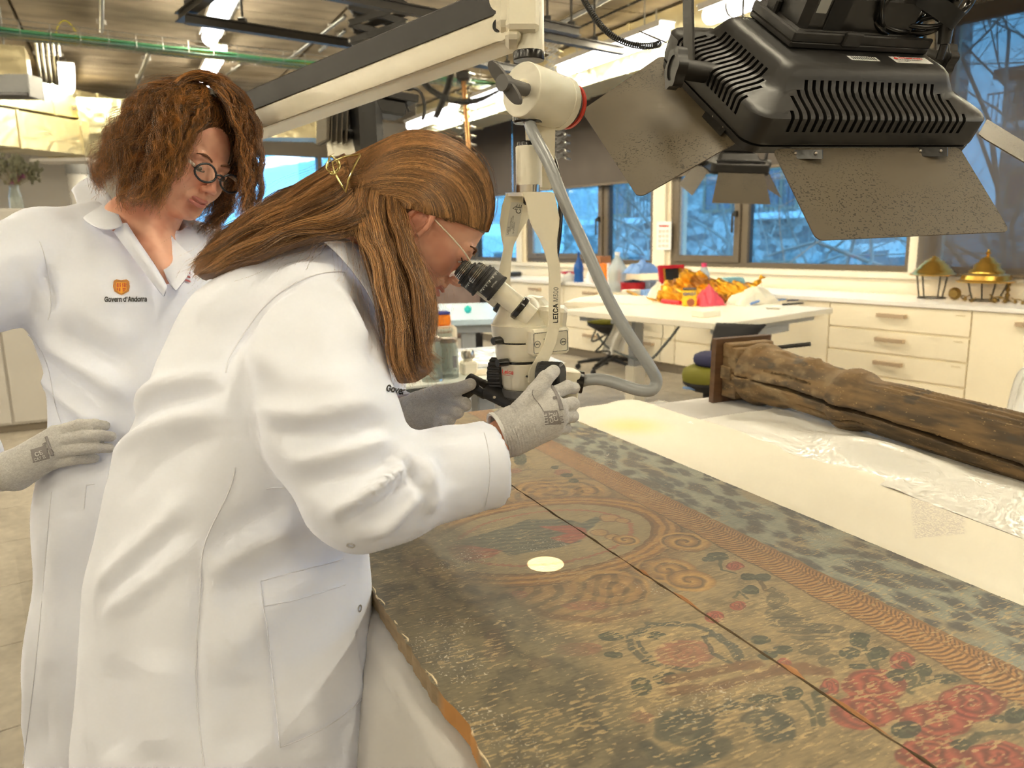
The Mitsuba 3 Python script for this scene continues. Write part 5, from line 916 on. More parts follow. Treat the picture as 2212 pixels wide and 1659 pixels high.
# stickers and print on the back
def lbox(u0, v0, u1, v1, m, part, w=.1001, t=.0005): return sl(part, xf(bx(u0, v0, w, u1, v1, w + t), LM), m, False)
lbox(.205, .090, .262, .104, 'mat_sticker', 'barcode_sticker'); lbox(.295, .088, .372, .110, 'mat_sticker', 'warning_sticker')
for i in range(11): lbox(.210 + i * .0045, .092, .2120 + i * .0045, .102, 'mat_ink', 'barcode_bar', .1007, .0002)
def ltext(s, h, u, v, m, w=.0982, bold=False): sl('print', xf(meshkit.text_mesh(s, h, .0002, bold), LM @ np.array([[1, 0, 0, u], [0, 1, 0, v], [0, 0, 1, w], [0, 0, 0, 1.0]])), m, False)
ltext('No Power supply', .0045, .312, .1035, 'mat_ink_red', .1008, True); ltext('before changing connectors', .0030, .299, .0970, 'mat_ink_grey', .1008); ltext('Made in China', .0026, .30, .0915, 'mat_ink_grey', .1008); sl('warning_triangle', xf(mv(prism([(0, 0), (.010, 0), (.005, .008)], .0002), .299, .1010, .1008), LM), 'mat_ink_red', False)
ltext('POWER INPUT', .0042, .388, .150, 'mat_ink', .1001, True); ltext('LED STUDIO LIGHT', .0035, .075, LH - .075, 'mat_sticker_grey', .1001); ltext('CE', .007, .085, LH - .090, 'mat_sticker_grey', .1001); ltext('MADE IN CHINA', .003, .105, LH - .090, 'mat_sticker_grey', .1001)
# the two others farther back
def far_led(label, c, W, H, ex, tilt, flaps=True, m_hand=None):
    ex = unit(ex); ez = unit(np.array([0, 0, 1.0]) * math.cos(tilt) + np.cross(ex, [0, 0, 1.0]) * math.sin(tilt)); ey = np.cross(ez, ex); M = np.eye(4); M[:3, 0], M[:3, 1], M[:3, 2] = ex, ey, ez; M[:3, 3] = c - ex * W / 2 - ey * H / 2
    k = led_light(label, M, W, H, False); q = lambda u, v, w: (M @ [u, v, w, 1])[:3]
    add(k + '__vents', cat([xf(bx(.04 + i * (W - .08) / 29 - .003, .012, .045, .04 + i * (W - .08) / 29 + .003, .05, .066), M) for i in range(30)]), 'mat_led_dark'); L(k + '__vents', None, kind='stuff')
    for a, b, o in (((.04, -.004, 0), (W - .04, -.004, 0), (0, -.07, -.16)), ((-.004, H - .04, 0), (-.004, .04, 0), (-.09, 0, -.14)), ((W + .004, .04, 0), (W + .004, H - .04, 0), (.09, 0, -.14))):
        a, b, o = map(np.array, (a, b, o)); s = (b - a) * .14; P = [q(*a), q(*b), q(*(b + s + o)), q(*(a - s + o))]; n_ = unit(np.cross(P[1] - P[0], P[3] - P[0])) * .001; add(k + '__barn_door', trimesh.convex.convex_hull(np.array([p + n_ * e for p in P for e in (-1, 1)])), 'mat_flap')
    add(k + '__yoke', cat([beam(q(-.02, H / 2, .03), q(-.02, H / 2, .26), .03, .006, M[:3, 0]), beam(q(-.02, H / 2, .26), q(W + .02, H / 2, .26), .03, .006), beam(q(W + .02, H / 2, .03), q(W + .02, H / 2, .26), .03, .006, M[:3, 0])]), 'mat_led_black'); add(k + '__yoke_knob', rod(q(-.05, H / 2, .03), q(0, H / 2, .03), .025, 14), 'mat_led_black', 30); add(k + '__yoke_knob', rod(q(W + .05, H / 2, .03), q(W, H / 2, .03), .025, 14), 'mat_led_black', 30)
    add(k + '__power_box', xf(bx(W * .25, H * .3, .1, W * .78, H * .75, .17, .01), M), 'mat_black', 30); add(k + '__hanger', rod(q(W / 2, H / 2, .26), q(W / 2, H / 2, .26) * [1, 1, 0] + [0, 0, ZC - .035], .008, 8), 'mat_black')
    return k
far_led('small studio light hanging in front of the right hand windows', at(1582, 362, 4.6), .36, .30, CAM @ np.array([1.0, 0.0, .10]), .30)
# the one behind the long hair, seen from its side
k = thing('studio_light', 'dark studio light with a beige barn door behind the long brown hair', 'studio light', 'LED studio lights with barn doors')
_c = at(800, 262, 3.4); _ex = unit(CAM @ np.array([.9, .0, .45])); _mm = fr(_c, _ex, z=(0, 0, 1)); q = lambda u, v, w: (_mm @ [u, v, w, 1])[:3]
add(k + '__housing', xf(loft([(rr_loop(-.16, -.13, .16, .13, .02), -.07), (rr_loop(-.17, -.14, .17, .14, .03), -.04), (rr_loop(-.17, -.14, .17, .14, .03), .0), (rr_loop(-.10, -.09, .10, .09, .02), .05)]), fr(q(-.02, 0, -.05), _mm[:3, 1], y=(0, 0, 1)) ), 'mat_led_black', 30)
add(k + '__fin', xf(bx(-.215, -.10, -.12, -.20, .10, .065, .003), _mm), 'mat_flap')
for i in range(4): add(k + '__fin', xf(bx(-.195 + i * .022, -.10, -.12, -.190 + i * .022, .10, .06, .001), _mm), 'mat_flap')
_P = [at(704, 286, 3.35), at(756, 278, 3.35), at(770, 336, 3.3), at(708, 338, 3.3)]; _n = unit(np.cross(_P[1] - _P[0], _P[3] - _P[0])) * .0012; add(k + '__barn_door', trimesh.convex.convex_hull(np.array([p + _n * e for p in _P for e in (-1, 1)])), 'mat_paper')
add(k + '__power_box', xf(bx(-.06, -.08, .03, .14, .08, .095, .01), _mm), 'mat_black', 30); add(k + '__top_plate', xf(bx(-.02, -.09, .096, .19, .09, .13, .004), _mm), 'mat_led_black', 30)
add(k + '__yoke', tube(smoothpath([at(806, 240, 3.4), at(806, 206, 3.4), at(815, 194, 3.4), at(860, 193, 3.4), at(905, 196, 3.4), at(911, 204, 3.4), at(911, 258, 3.4)], 6), .007, 8), 'mat_black', True)
add(k + '__strut', cat([beam(at(858, 190, 3.4), at(885, 242, 3.4), .016, .006), beam(at(883, 170, 3.42), at(884, 192, 3.42), .05, .02, (1, 0, 0))]), 'mat_black'); add(k + '__rod', rod(at(752, 224, 3.35), at(756, 292, 3.35), .007, 8), 'mat_black'); add(k + '__yoke_knob', rod(at(747, 292, 3.30), at(764, 290, 3.35), .022, 16), 'mat_black', 30)

# ---------------------------------------------------------------- painted panel
PO = np.array([0.18923, 2.23957, .92]); PU, PV = np.array([.4217, -.9067, 0]), np.array([-.9067, -.4217, 0])
PM = np.eye(4); PM[:3, 0], PM[:3, 1], PM[:3, 3] = PU, -PV, PO * [1, 1, 0]       # local x = u, y = -v
PELL =  [[1.366,0.36,21.414,-17.918,25.321,12.774,0],[1.398,0.415,20.606,-17.586,26.911,13.516,0],[1.444,0.354,20.875,-15.315,25.169,12.626,0],[1.442,0.289,23.944,-16.349,24.685,12.416,0],[1.482,0.413,23.907,-17.741,31.99,15.968,0],[1.516,0.357,28.349,-18.372,34.331,17.128,0],[1.202,0.521,15.963,-20.682,25.978,13.185,1],[1.022,0.279,48.313,-55.399,51.09,26.51,0],[1.132,0.369,56.838,-64.605,64.11,32.891,0],[1.142,0.422,44.865,-54.026,50.939,26.062,0],[1.344,0.284,52.715,-41.601,42.646,21.609,0],[1.344,0.412,58.716,-54.182,54.661,27.566,0],[1.282,0.425,78.132,-79.773,59.217,29.985,0],[1.068,0.736,21.877,-49.093,20.569,10.458,1],[1.129,0.643,14.49,-25.1,51.666,26.244,1],[1.136,0.706,28.908,-56.432,62.148,31.478,1],[1.291,0.65,41.321,-59.703,90.421,45.376,1],[0.434,0.283,23.9,-43.329,36.414,19.693,1],[0.369,0.378,25.538,-53.98,44.745,24.222,1],[1.027,0.57,13.542,-22.904,64.007,32.842,1],[0.948,0.644,29.58,-61.561,76.42,39.325,1],[0.765,0.747,10.705,-32.315,39.727,20.635,1],[1.282,0.289,53.333,-46.061,43.933,22.359,2],[1.318,0.296,62.656,-52.017,51.976,26.376,2],[1.301,0.33,56.128,-49.55,65.761,33.371,2],[1.364,0.316,63.143,-50.218,62.342,31.507,2],[1.371,0.278,80.882,-60.945,62.907,31.82,2],[1.396,0.271,47.934,-34.505,85.65,43.255,2],[1.223,0.41,51.622,-55.699,73.831,37.568,2],[1.255,0.401,54.735,-56.119,74.332,37.749,2],[1.256,0.428,54.135,-57.419,79.332,40.243,2],[1.334,0.462,61.362,-61.48,58.961,29.702,2],[1.328,0.499,36.339,-38.708,92.831,46.72,2],[1.48,0.27,80.081,-50.102,58.304,29.261,2],[1.101,0.316,54.451,-60.032,56.476,29.096,2],[1.075,0.269,48.141,-51.72,65.586,33.916,2],[1.064,0.289,52.168,-58.016,65.535,33.889,2],[1.24,0.579,37.369,-50.746,62.789,31.712,2],[0.977,0.277,34.875,-41.622,57.548,29.961,2],[0.979,0.298,51.881,-63.326,78.028,40.585,2],[1.328,0.345,58.533,-50.754,131.081,66.35,2],[1.442,0.402,47.776,-37.412,61.445,30.774,2],[1.475,0.293,118.289,-76.658,132.636,66.538,2],[1.486,0.372,79.289,-55.376,97.941,48.949,2],[1.12,0.586,30.192,-47.758,78.059,39.76,2],[1.147,0.528,40.377,-56.284,87.284,44.466,2],[1.24,0.617,44.143,-64.038,46.3,23.35,2],[1.242,0.577,40.114,-54.193,76.835,38.802,2],[1.162,0.606,45.141,-70.509,108.607,55.109,2],[0.393,0.282,50.543,-93.839,58.253,31.595,2],[0.46,0.285,33.682,-60.208,53.444,28.849,2],[0.289,0.323,27.779,-57.516,16.132,8.799,2],[0.502,0.292,46.634,-81.819,65.293,35.133,2],[1.145,0.305,43.836,-45.518,33.229,17.072,3],[1.116,0.288,115.229,-121.182,100.965,52.016,3],[1.178,0.329,30.424,-31.325,45.818,23.463,3],[1.197,0.334,21.674,-21.944,118.565,60.62,3],[1.213,0.337,19.276,-19.192,122.046,62.319,3],[1.232,0.339,19.876,-19.384,126.175,64.332,3],[1.251,0.341,23.638,-22.583,140.402,71.484,3],[1.239,0.308,27.773,-25.89,72.64,37.06,3],[1.272,0.363,35.067,-33.502,50.695,25.75,3],[1.302,0.367,55.408,-51.13,60.032,30.419,3]]
PSPI =  [[0.512,0.389,0.034,2.2,1,0.0],[0.578,0.3,0.025,2,-1,2.0],[0.992,0.506,0.042,2.2,1,1.0],[0.982,0.387,0.033,2.2,1,0.5],[0.902,0.289,0.03,2,-1,1.0],[1.032,0.379,0.026,1.6,1,3.0],[0.718,0.729,0.022,2,1,1.0],[0.795,0.729,0.024,2,-1,0.0],[0.954,0.728,0.028,1.6,1,0.0],[0.845,0.379,0.017,1.5,1,0.0],[1.327,0.617,0.029,1.5,1,0.5],[1.366,0.532,0.025,1.8,-1,2.0]]
PSEG =  [[1.344,0.328,1.306,0.306,0.003,2],[1.306,0.306,1.287,0.291,0.003,2],[1.34,0.326,1.323,0.302,0.003,2],[1.397,0.336,1.365,0.294,0.004,2],[1.365,0.294,1.35,0.288,0.004,2],[1.393,0.327,1.391,0.298,0.0025,2],[1.391,0.298,1.395,0.272,0.0025,2],[1.389,0.309,1.372,0.28,0.0025,2],[1.394,0.477,1.349,0.439,0.004,2],[1.349,0.439,1.346,0.422,0.004,2],[1.394,0.491,1.371,0.469,0.0025,2],[1.371,0.469,1.348,0.466,0.0025,2],[1.252,0.471,1.209,0.455,0.004,3],[1.209,0.455,1.17,0.455,0.004,3],[1.17,0.455,1.148,0.463,0.004,3],[1.148,0.463,1.114,0.518,0.004,3],[1.251,0.464,1.217,0.45,0.003,3],[1.217,0.45,1.185,0.448,0.003,3],[1.185,0.448,1.179,0.471,0.003,3],[1.179,0.471,1.218,0.488,0.003,3],[1.218,0.488,1.25,0.484,0.003,3],[1.122,0.342,1.098,0.335,0.002,2],[1.098,0.335,1.108,0.358,0.002,2],[1.044,0.298,1.023,0.308,0.002,2],[1.023,0.308,0.993,0.286,0.002,2],[0.993,0.286,0.993,0.27,0.002,2],[1.124,0.537,1.133,0.565,0.004,3],[1.133,0.565,1.161,0.579,0.004,3],[1.161,0.579,1.196,0.577,0.004,3],[1.196,0.577,1.213,0.566,0.004,3],[1.213,0.566,1.238,0.541,0.004,3],[1.13,0.478,1.121,0.524,0.003,3],[1.121,0.524,1.135,0.552,0.003,3],[1.135,0.552,1.163,0.566,0.003,3],[1.163,0.566,1.203,0.57,0.003,3],[1.112,0.296,1.083,0.281,0.003,5],[1.498,0.297,1.484,0.339,0.003,2],[1.484,0.339,1.491,0.38,0.003,2],[1.036,0.71,1.068,0.72,0.005,5],[1.068,0.72,1.097,0.722,0.005,5],[1.097,0.722,1.119,0.712,0.005,5],[1.019,0.695,1.054,0.692,0.005,5],[1.054,0.692,1.085,0.686,0.005,5],[0.936,0.663,0.986,0.655,0.006,4],[0.986,0.655,1.037,0.629,0.006,4],[1.037,0.629,1.077,0.573,0.006,4],[1.077,0.573,1.084,0.496,0.006,4],[0.948,0.663,1.006,0.669,0.006,5],[1.006,0.669,1.026,0.661,0.006,5],[0.96,0.748,0.979,0.728,0.006,5],[0.979,0.728,0.976,0.697,0.006,5],[0.976,0.697,0.941,0.665,0.006,5],[1.274,0.702,1.292,0.697,0.0025,3],[1.292,0.697,1.306,0.675,0.0025,3],[1.306,0.675,1.305,0.659,0.0025,3],[1.245,0.577,1.253,0.517,0.007,4],[1.253,0.517,1.259,0.477,0.007,4],[1.259,0.477,1.266,0.453,0.007,4],[1.265,0.589,1.283,0.528,0.007,4],[1.283,0.528,1.289,0.444,0.007,4],[1.289,0.444,1.317,0.391,0.007,4],[1.283,0.438,1.296,0.404,0.006,4],[1.296,0.404,1.321,0.392,0.006,4],[1.33,0.648,1.311,0.626,0.008,3],[1.311,0.626,1.313,0.601,0.008,3],[1.313,0.601,1.329,0.591,0.008,3],[1.329,0.591,1.355,0.612,0.008,3],[1.355,0.612,1.371,0.634,0.008,3],[1.371,0.634,1.379,0.626,0.008,3],[1.379,0.626,1.37,0.596,0.008,3],[1.344,0.514,1.367,0.508,0.007,3],[1.367,0.508,1.389,0.524,0.007,3],[1.389,0.524,1.386,0.543,0.007,3],[1.337,0.675,1.358,0.675,0.009,3],[1.358,0.675,1.373,0.657,0.009,3],[1.373,0.657,1.378,0.633,0.009,3],[1.32,0.578,1.318,0.543,0.006,3],[1.318,0.543,1.338,0.519,0.006,3]]
PROBE =  [(0.707,0.674),(0.694,0.594),(0.681,0.526),(0.666,0.492),(0.698,0.432),(0.734,0.407),(0.72,0.366),(0.734,0.359),(0.766,0.408),(0.813,0.456),(0.814,0.508),(0.807,0.595),(0.785,0.6),(0.734,0.639)]
PRED1 =  [(0.716,0.68),(0.735,0.639),(0.782,0.598),(0.797,0.629),(0.795,0.675),(0.771,0.686)]
PRED2 =  [(0.711,0.487),(0.735,0.432),(0.762,0.416),(0.794,0.428),(0.811,0.475),(0.772,0.495),(0.767,0.456)]

def _in_poly(u, v, pts):
    """signed distance of a drjit point to a polygon (negative inside)."""
    d, s = mi.Float(1e9), mi.Float(1.0); n_ = len(pts)
    for i in range(n_):
        (ax, ay), (bx_, by) = pts[i], pts[i - 1]; ex, ey = bx_ - ax, by - ay; wx, wy = u - ax, v - ay
        t = dr.clip((wx * ex + wy * ey) / (ex * ex + ey * ey), 0, 1); d = dr.minimum(d, dr.square(wx - ex * t) + dr.square(wy - ey * t))
        c1, c2, c3 = v >= ay, v < by, ex * wy > ey * wx
        s = dr.select((c1 & c2 & c3) | (~c1 & ~c2 & ~c3), -s, s)
    return s * dr.sqrt(d)
def _panel(p, n, uv):
    x, y = p.x - PO[0], p.y - PO[1]; u0, v0 = x * PU[0] + y * PU[1], x * PV[0] + y * PV[1]
    wu, wv = fbm(u0 * 60, v0 * 60, 1.0, 2) - .5, fbm(u0 * 60, v0 * 60, 7.0, 2) - .5
    u, v = u0 + .006 * wu, v0 + .006 * wv
    big, mid, fine = fbm(u0 * 6, v0 * 6, 3.0, 3), fbm(u0 * 40, v0 * 26, 2.0, 3), fbm(u0 * 330, v0 * 70, 4.0, 3)
    c = mix(lin((152, 130, 88)), lin((112, 96, 66)), smoothstep(.3, .75, .5 * mid + .5 * fine))
    # oval medallion with its frame
    eu, ev = (u - .757) / .150, (v - .497) / .215; e = dr.sqrt(eu * eu + ev * ev); a = dr.atan2(eu, ev)
    gold = mix(lin((176, 128, 56)), lin((116, 76, 34)), smoothstep(-.6, .9, dr.sin(e * 62)) * .75 + .25 * fine)
    scr = (u > .44) & (u < 1.12)
    brown = mix(lin((128, 92, 46)), lin((92, 66, 38)), mid); corner = smoothstep(1.55, 1.3, e + .25 * (mid - .5)); c = mix(c, brown, corner * .75)
    c = mix(c, gold, smoothstep(1.30, 1.26, e) * .9); c = mix(c, mix(lin((156, 138, 98)), lin((132, 114, 78)), mid), smoothstep(1.0, .985, e)); c = mix(c, lin((74, 50, 30)), (smoothstep(.022, .008, dr.abs(e - 1.005)) + smoothstep(.022, .008, dr.abs(e - 1.28))) * .7)
    ring = dr.abs(e - .80 + .008 * dr.sin(a * 70)); c = mix(c, lin((150, 62, 44)), smoothstep(.035, .012, ring) * .65)
    # figure
    d = _in_poly(u, v, PROBE); fold = .5 + .5 * dr.sin((u * .9 + v * .25) * 420 + 5 * mid); rb = mix(lin((58, 64, 58)), lin((104, 106, 88)), fold * .7); c = mix(c, rb, smoothstep(.004, -.002, d) * .92)
    for q in (PRED1, PRED2): d = _in_poly(u, v, q); c = mix(c, mix(lin((164, 70, 48)), lin((128, 54, 40)), fold), smoothstep(.004, -.002, d) * .85)
    for hu, hv, hr in ((.793, .402, .016), (.822, .392, .013), (.738, .345, .020), (.760, .330, .014)):
        r = dr.sqrt(dr.square(u - hu) + dr.square(v - hv)); c = mix(c, lin((168, 128, 76)), smoothstep(hr, hr * .8, r) * .8); c = mix(c, lin((112, 78, 44)), smoothstep(.0028, .001, dr.abs(r - hr)) * .7)
    # volutes
    for cu, cv, R, turns, hand, ph in PSPI:
        du, dv = u - cu, v - cv; r = dr.sqrt(du * du + dv * dv) / (R * (1.55 if cu < 1.2 else 1.2)); th = dr.atan2(dv, du) * (hand / (2 * math.pi)); w = r * turns - th + ph; f = w - dr.floor(w)
        ink = smoothstep(.26, .05, f) + smoothstep(.86, .97, f); g = mix(lin((186, 142, 68)), lin((132, 92, 44)), smoothstep(.2, .9, f)); g = mix(g, lin((70, 50, 32)), dr.clip(ink, 0, 1) * .8)
        if cu > 1.2: g = mix(lin((84, 84, 68)), lin((58, 58, 50)), dr.clip(ink, 0, 1))
        c = mix(c, g, smoothstep(1.05, .92, r) * .88)
    # loose acanthus strokes round the medallion
    s1 = dr.sqrt(dr.square(u - .90) + dr.square((v - .66) * .8)) * 260 + 9 * fbm(u * 14, v * 14, 61.0, 3) + 2 * dr.atan2(u - .9, v - .66); s2 = dr.sqrt(dr.square(u - .56) + dr.square((v - .36) * .8)) * 240 + 8 * fbm(u * 15, v * 15, 63.0, 3)
    w1 = smoothstep(.24, .10, dr.sqrt(dr.square((u - .92) * 1.1) + dr.square((v - .60) * .8))) * smoothstep(1.28, 1.34, e); w2 = smoothstep(.15, .06, dr.sqrt(dr.square(u - .55) + dr.square((v - .36) * .8))) * smoothstep(1.28, 1.34, e)
    c = mix(c, mix(lin((148, 108, 56)), lin((82, 62, 40)), smoothstep(-.3, .7, dr.sin(s1))), w1 * .6); c = mix(c, mix(lin((164, 122, 62)), lin((92, 66, 38)), smoothstep(-.3, .7, dr.sin(s2))), w2 * .55)
    # roses, leaves, bird, stems
    cols = [((158, 66, 48), (108, 44, 34)), ((150, 76, 58), (122, 70, 56)), ((78, 82, 58), (50, 58, 46)), ((92, 88, 66), (60, 60, 50))]
    for cu, cv, m00, m01, m10, m11, k in PELL:
        du, dv = u - cu, v - cv; ex, ey = m00 * du + m01 * dv, m10 * du + m11 * dv; r = dr.sqrt(ex * ex + ey * ey)
        if k < 2: t = .5 + .5 * dr.sin(r * 15 + 2.2 * dr.sin(2 * dr.atan2(ey, ex) + r * 4) + 3 * mid)
        else: t = smoothstep(.06, .25, dr.abs(ey + .15 * dr.sin(ex * 9)))
        q = mix(lin(cols[k][0]), lin(cols[k][1]), t); al = smoothstep(1.06, .96, r + (.0 if k < 1 else .10) * (mid - .5)) * (.92 if k in (0, 2) else .62); c = mix(c, q, al)
    pal = [None, None, (70, 72, 52), (62, 66, 56), (112, 78, 48), (84, 66, 44)]
    for a0, b0, a1, b1, w, k in PSEG:
        ex, ey = a1 - a0, b1 - b0; wx, wy = u - a0, v - b0; t = dr.clip((wx * ex + wy * ey) / (ex * ex + ey * ey), 0, 1); d = dr.sqrt(dr.square(wx - ex * t) + dr.square(wy - ey * t)); c = mix(c, lin(pal[k]), smoothstep(w * 1.7, w * .8, d) * .85)
    # moulding band
    s = (v - .172) / .074; wave = dr.sin(u * 740 + 14 * dr.square(s * 1.6 - .9) + 1.5 * (mid - .5)); mo = mix(lin((172, 124, 62)), lin((104, 66, 32)), smoothstep(-.5, .7, wave)); rope = dr.sin(u * 900 - v * 700); mo = mix(mo, mix(lin((158, 110, 54)), lin((100, 64, 32)), smoothstep(-.4, .6, rope)), smoothstep(.25, .2, s)); mo = mix(mo, lin((128, 88, 44)), smoothstep(.05, .02, dr.abs(s - .33)) + smoothstep(.05, .03, dr.abs(s - .02)))
    inm = smoothstep(.1695, .1715, v) * smoothstep(.2475, .2455, v); c = mix(c, mo, inm); c = mix(c, lin((80, 56, 32)), smoothstep(.003, .001, dr.abs(v - .247)) * .7)
    # marbled borders
    bu, bv = u0 * 17 + 2.0 * fbm(u0 * 9, v0 * 9, 11.0, 2), v0 * 28 + 1.6 * fbm(u0 * 9, v0 * 9, 15.0, 2); f1, f2, rn = voronoi(bu, bv)
    mb = mix(lin((114, 120, 110)), lin((150, 150, 130)), fbm(u0 * 30, v0 * 90, 3.0, 3)); mb = mix(mb, lin((146, 124, 86)), smoothstep(.58, .75, fbm(u0 * 7, v0 * 12, 21.0, 3)) * .7); mb = mix(mb, mix(lin((56, 60, 66)), lin((78, 68, 62)), rn), smoothstep(.60, .24, f1 + .35 * (fbm(u0 * 70, v0 * 170, 2.0, 2) - .5)) * .88); mb = mix(mb, lin((168, 146, 96)), smoothstep(.2, .0, u0 - .18 + v0 * 2) * smoothstep(.5, .7, fbm(u0 * 20, v0 * 50, 6.0, 3)) * .7)
    c = mix(c, mb, smoothstep(.1705, .1690, v))
    dirt = mix(lin((104, 96, 72)), lin((60, 60, 52)), smoothstep(.40, .68, fbm(u0 * 34, v0 * 44, 31.0, 4))); c = mix(c, dirt, smoothstep(.61, .68, v0 + .05 * (big - .5)) * .78); c = mix(c, mix(lin((98, 90, 68)), lin((80, 76, 62)), mid), smoothstep(.35, .68, big) * smoothstep(.40, .62, v0) * .40)
    # wear: flakes across the boards, dust, scratches
    fl = fbm(u0 * 430, v0 * 95, 9.0, 2) + .34 * (fbm(u0 * 12, v0 * 9, 13.0, 2) - .5); th = .745 - .09 * smoothstep(1.0, 1.35, u0) - .03 * smoothstep(.35, .5, v0); c = mix(c, mix(lin((198, 170, 116)), lin((164, 138, 92)), noise(u0 * 90, v0 * 90, 3.0)), smoothstep(th, th + .05, fl) * (.45 + .25 * smoothstep(.85, 1.3, u0)))
    dk = fbm(u0 * 420, v0 * 50, 41.0, 3); c = mix(c, c * .66, smoothstep(.58, .74, dk) * .6); c = c * (.86 + .30 * fbm(u0 * 500, v0 * 160, 5.0, 2))
    wh = noise(u0 * 420, v0 * 420, 8.0) * smoothstep(.62, .8, fbm(u0 * 10, v0 * 10, 51.0, 2)); c = mix(c, lin((222, 214, 196)), smoothstep(.80, .92, wh) * .6); g_ = (c.x + c.y + c.z) * .333; return mix(c, mi.Color3f(g_, g_, g_ * .92), .12) * .74
_pb = {'type': 'principled', 'base_color': proc(_panel), 'roughness': .52, 'specular': .4}
scene['mat_panel'] = {'type': 'twosided', 'bsdf': _pb}
mat('panel_side', proc(lambda p, n, uv: mix(mix(lin((134, 116, 90)), lin((96, 82, 62)), fbm(p.x * 40, p.y * 40, p.z * 120, 3)), lin((150, 106, 56)), smoothstep(.075, .045, dr.sqrt(dr.square(p.x + .088) + dr.square(p.y - .79))))), .85)
mat('raw_wood', (150, 106, 68), .8); mat('chalk', (206, 190, 160), .9)
def board(part, poly, z0, z1):
    g = Polygon(poly); m = prism(g, z1 - z0, z0); up = m.face_normals[:, 2] > .5; k = PN + '__' + part
    top = m.submesh([np.nonzero(up)[0]], append=True, repair=False); rest = m.submesh([np.nonzero(~up)[0]], append=True, repair=False)
    key = add(k, xf(cat([top]), PM), 'mat_panel'); add(key + '__side', xf(rest, PM), 'mat_panel_side'); return key
PN = thing('painted_panel', 'large old painted wooden panel of two boards lying on the foam covered table', 'painted panel')
rng = np.random.default_rng(4); U0, U1 = -.26, 1.78
def edge(v, j, n_=90, big=0.0):
    u = np.linspace(U0, U1, n_); o = rng.normal(0, j, n_) + big * np.exp(-((u - 1.205) / .045) ** 2); return [(a, -(v + b)) for a, b in zip(u, o)]
PZ0, PZ1 = .8915, .92
board('plank', edge(.0, .0006) + edge(.4285, .0009)[::-1], PZ0, PZ1); board('plank', edge(.4312, .0012) + edge(.846, .0009, 160, -.010)[::-1], PZ0, PZ1 - .0008)
add(PN + '__ground_edge', xf(cat([tube([(a, b + .002 + .003 * rng.random(), PZ1 - .0012 - .002 * rng.random()) for a, b in edge(.846, .0009, 160, -.010)], .0016, 5)]), PM), 'mat_chalk', True)
for u, l, w in ((1.085, .034, .004), (1.30, .022, .007), (.975, .016, .004), (1.40, .05, .003)):
    add(PN + '__splinter', xf(trimesh.convex.convex_hull(np.array([(u - l, -.4285, .9205), (u + l, -.4285, .9205), (u, -.4285 + w, .9218), (u - l * .4, -.4285 + w * .7, .9222), (u, -.430, .9190)])), PM), 'mat_raw_wood')
# ---------------------------------------------------------------- the covered table
mat('foam', (238, 232, 214), .7); mat('felt', (188, 186, 184), .9)
_mk = [onz(x, y, .895) for x, y in ((1966, 1072), (2085, 1078), (2086, 1150), (1975, 1160))]
def _mark(p):
    d = _in_poly(p.x, p.y, [(float(q[0]), float(q[1])) for q in _mk]); return smoothstep(.004, -.006, d) * smoothstep(.30, .62, noise(p.x * 420, p.y * 420, 0)) * .55
mat('sheet', proc(lambda p, n, uv: mix(mix(mix(lin((228, 222, 206)), lin((218, 212, 198)), fbm(p.x * 5, p.y * 5, 0, 3)), lin((228, 208, 128)), .8 * smoothstep(.16, .0, dr.sqrt(dr.square((p.x - .36) * 1.0) + dr.square((p.y - 2.27) * 1.0)))), lin((178, 170, 170)), _mark(p))), .55)
TT = thing('conservation_table', 'big table covered with white foam, carrying the panel and the column', 'table')
add(TT + '__tabletop', xf(bx(-.17, -.835, .845, 1.95, 1.02, .875, .003), PM), 'mat_table_white')
for u in (.15, 1.7):
    for v in (-.6, .8): add(TT + '__leg', xf(bx(u - .04, v - .04, .0, u + .04, v + .04, .845, .004), PM), 'mat_table_grey')
def sheet(n_, label, P, m, th=.0025):
    k = thing(n_, label, 'foam sheet'); add(k, thick(grid_mesh(np.asarray(P)), th), m, True); return k
# thick foam under everything, hanging down on the near left side
_q = []
for i, u in enumerate(np.linspace(-.175, 1.94, 60)):
    r = [(v, .8855 + (.003 * meshkit.noise(np.array([u * 9, v * 9, 0.0])) - .0015) * (v < -.1)) for v in np.linspace(1.02, -.82, 40)]
    bul = .05 + .045 * meshkit.noise(np.array([u * 3, 5.0, 0])); r += [(-.835 - .035 * math.sin(a), .8855 - .035 * (1 - math.cos(a))) for a in np.linspace(.2, 1.57, 6)] + [(-.87 - bul * math.sin(t * 2.2) + .012 * math.sin(u * 11 + t * 4), .85 - .62 * t) for t in np.linspace(.03, 1, 22)]
    _q.append([(PM @ [u, v, z, 1])[:3] for v, z in r])
sheet('foam_cover', 'thick white foam covering the table and hanging down its side next to the bent woman', _q, 'mat_felt', .006)
# smooth white sheet beside the panel
_q = []
for u in np.linspace(-.40, 1.94, 60):
    w = max(0, (-.18 - u)); row = []
    for t in np.linspace(0, 1, 24):
        v0 = -.012 + (.40 if u < .2 else .40 + .05 * (u - .2)) * t; v0 = v0 * (1 - max(0, -.1 - u) * (1 - t) * 0) ; rise = .004 * math.exp(-((t - 1) / .12) ** 2) * (.5 + meshkit.noise(np.array([u * 4, 1.0, 0])))
        row.append((PM @ [u + .10 * w * (1 - t), .016 + v0 - .016, .8905 + rise + .004 * (meshkit.noise(np.array([u * 5, t * 5, 2.0])) - .4) * t - w * w * .9, 1])[:3])
    _q.append(row)
sheet('white_sheet', 'smooth white sheet lying between the panel and the column, with a yellow stain', _q, 'mat_sheet', .0016)
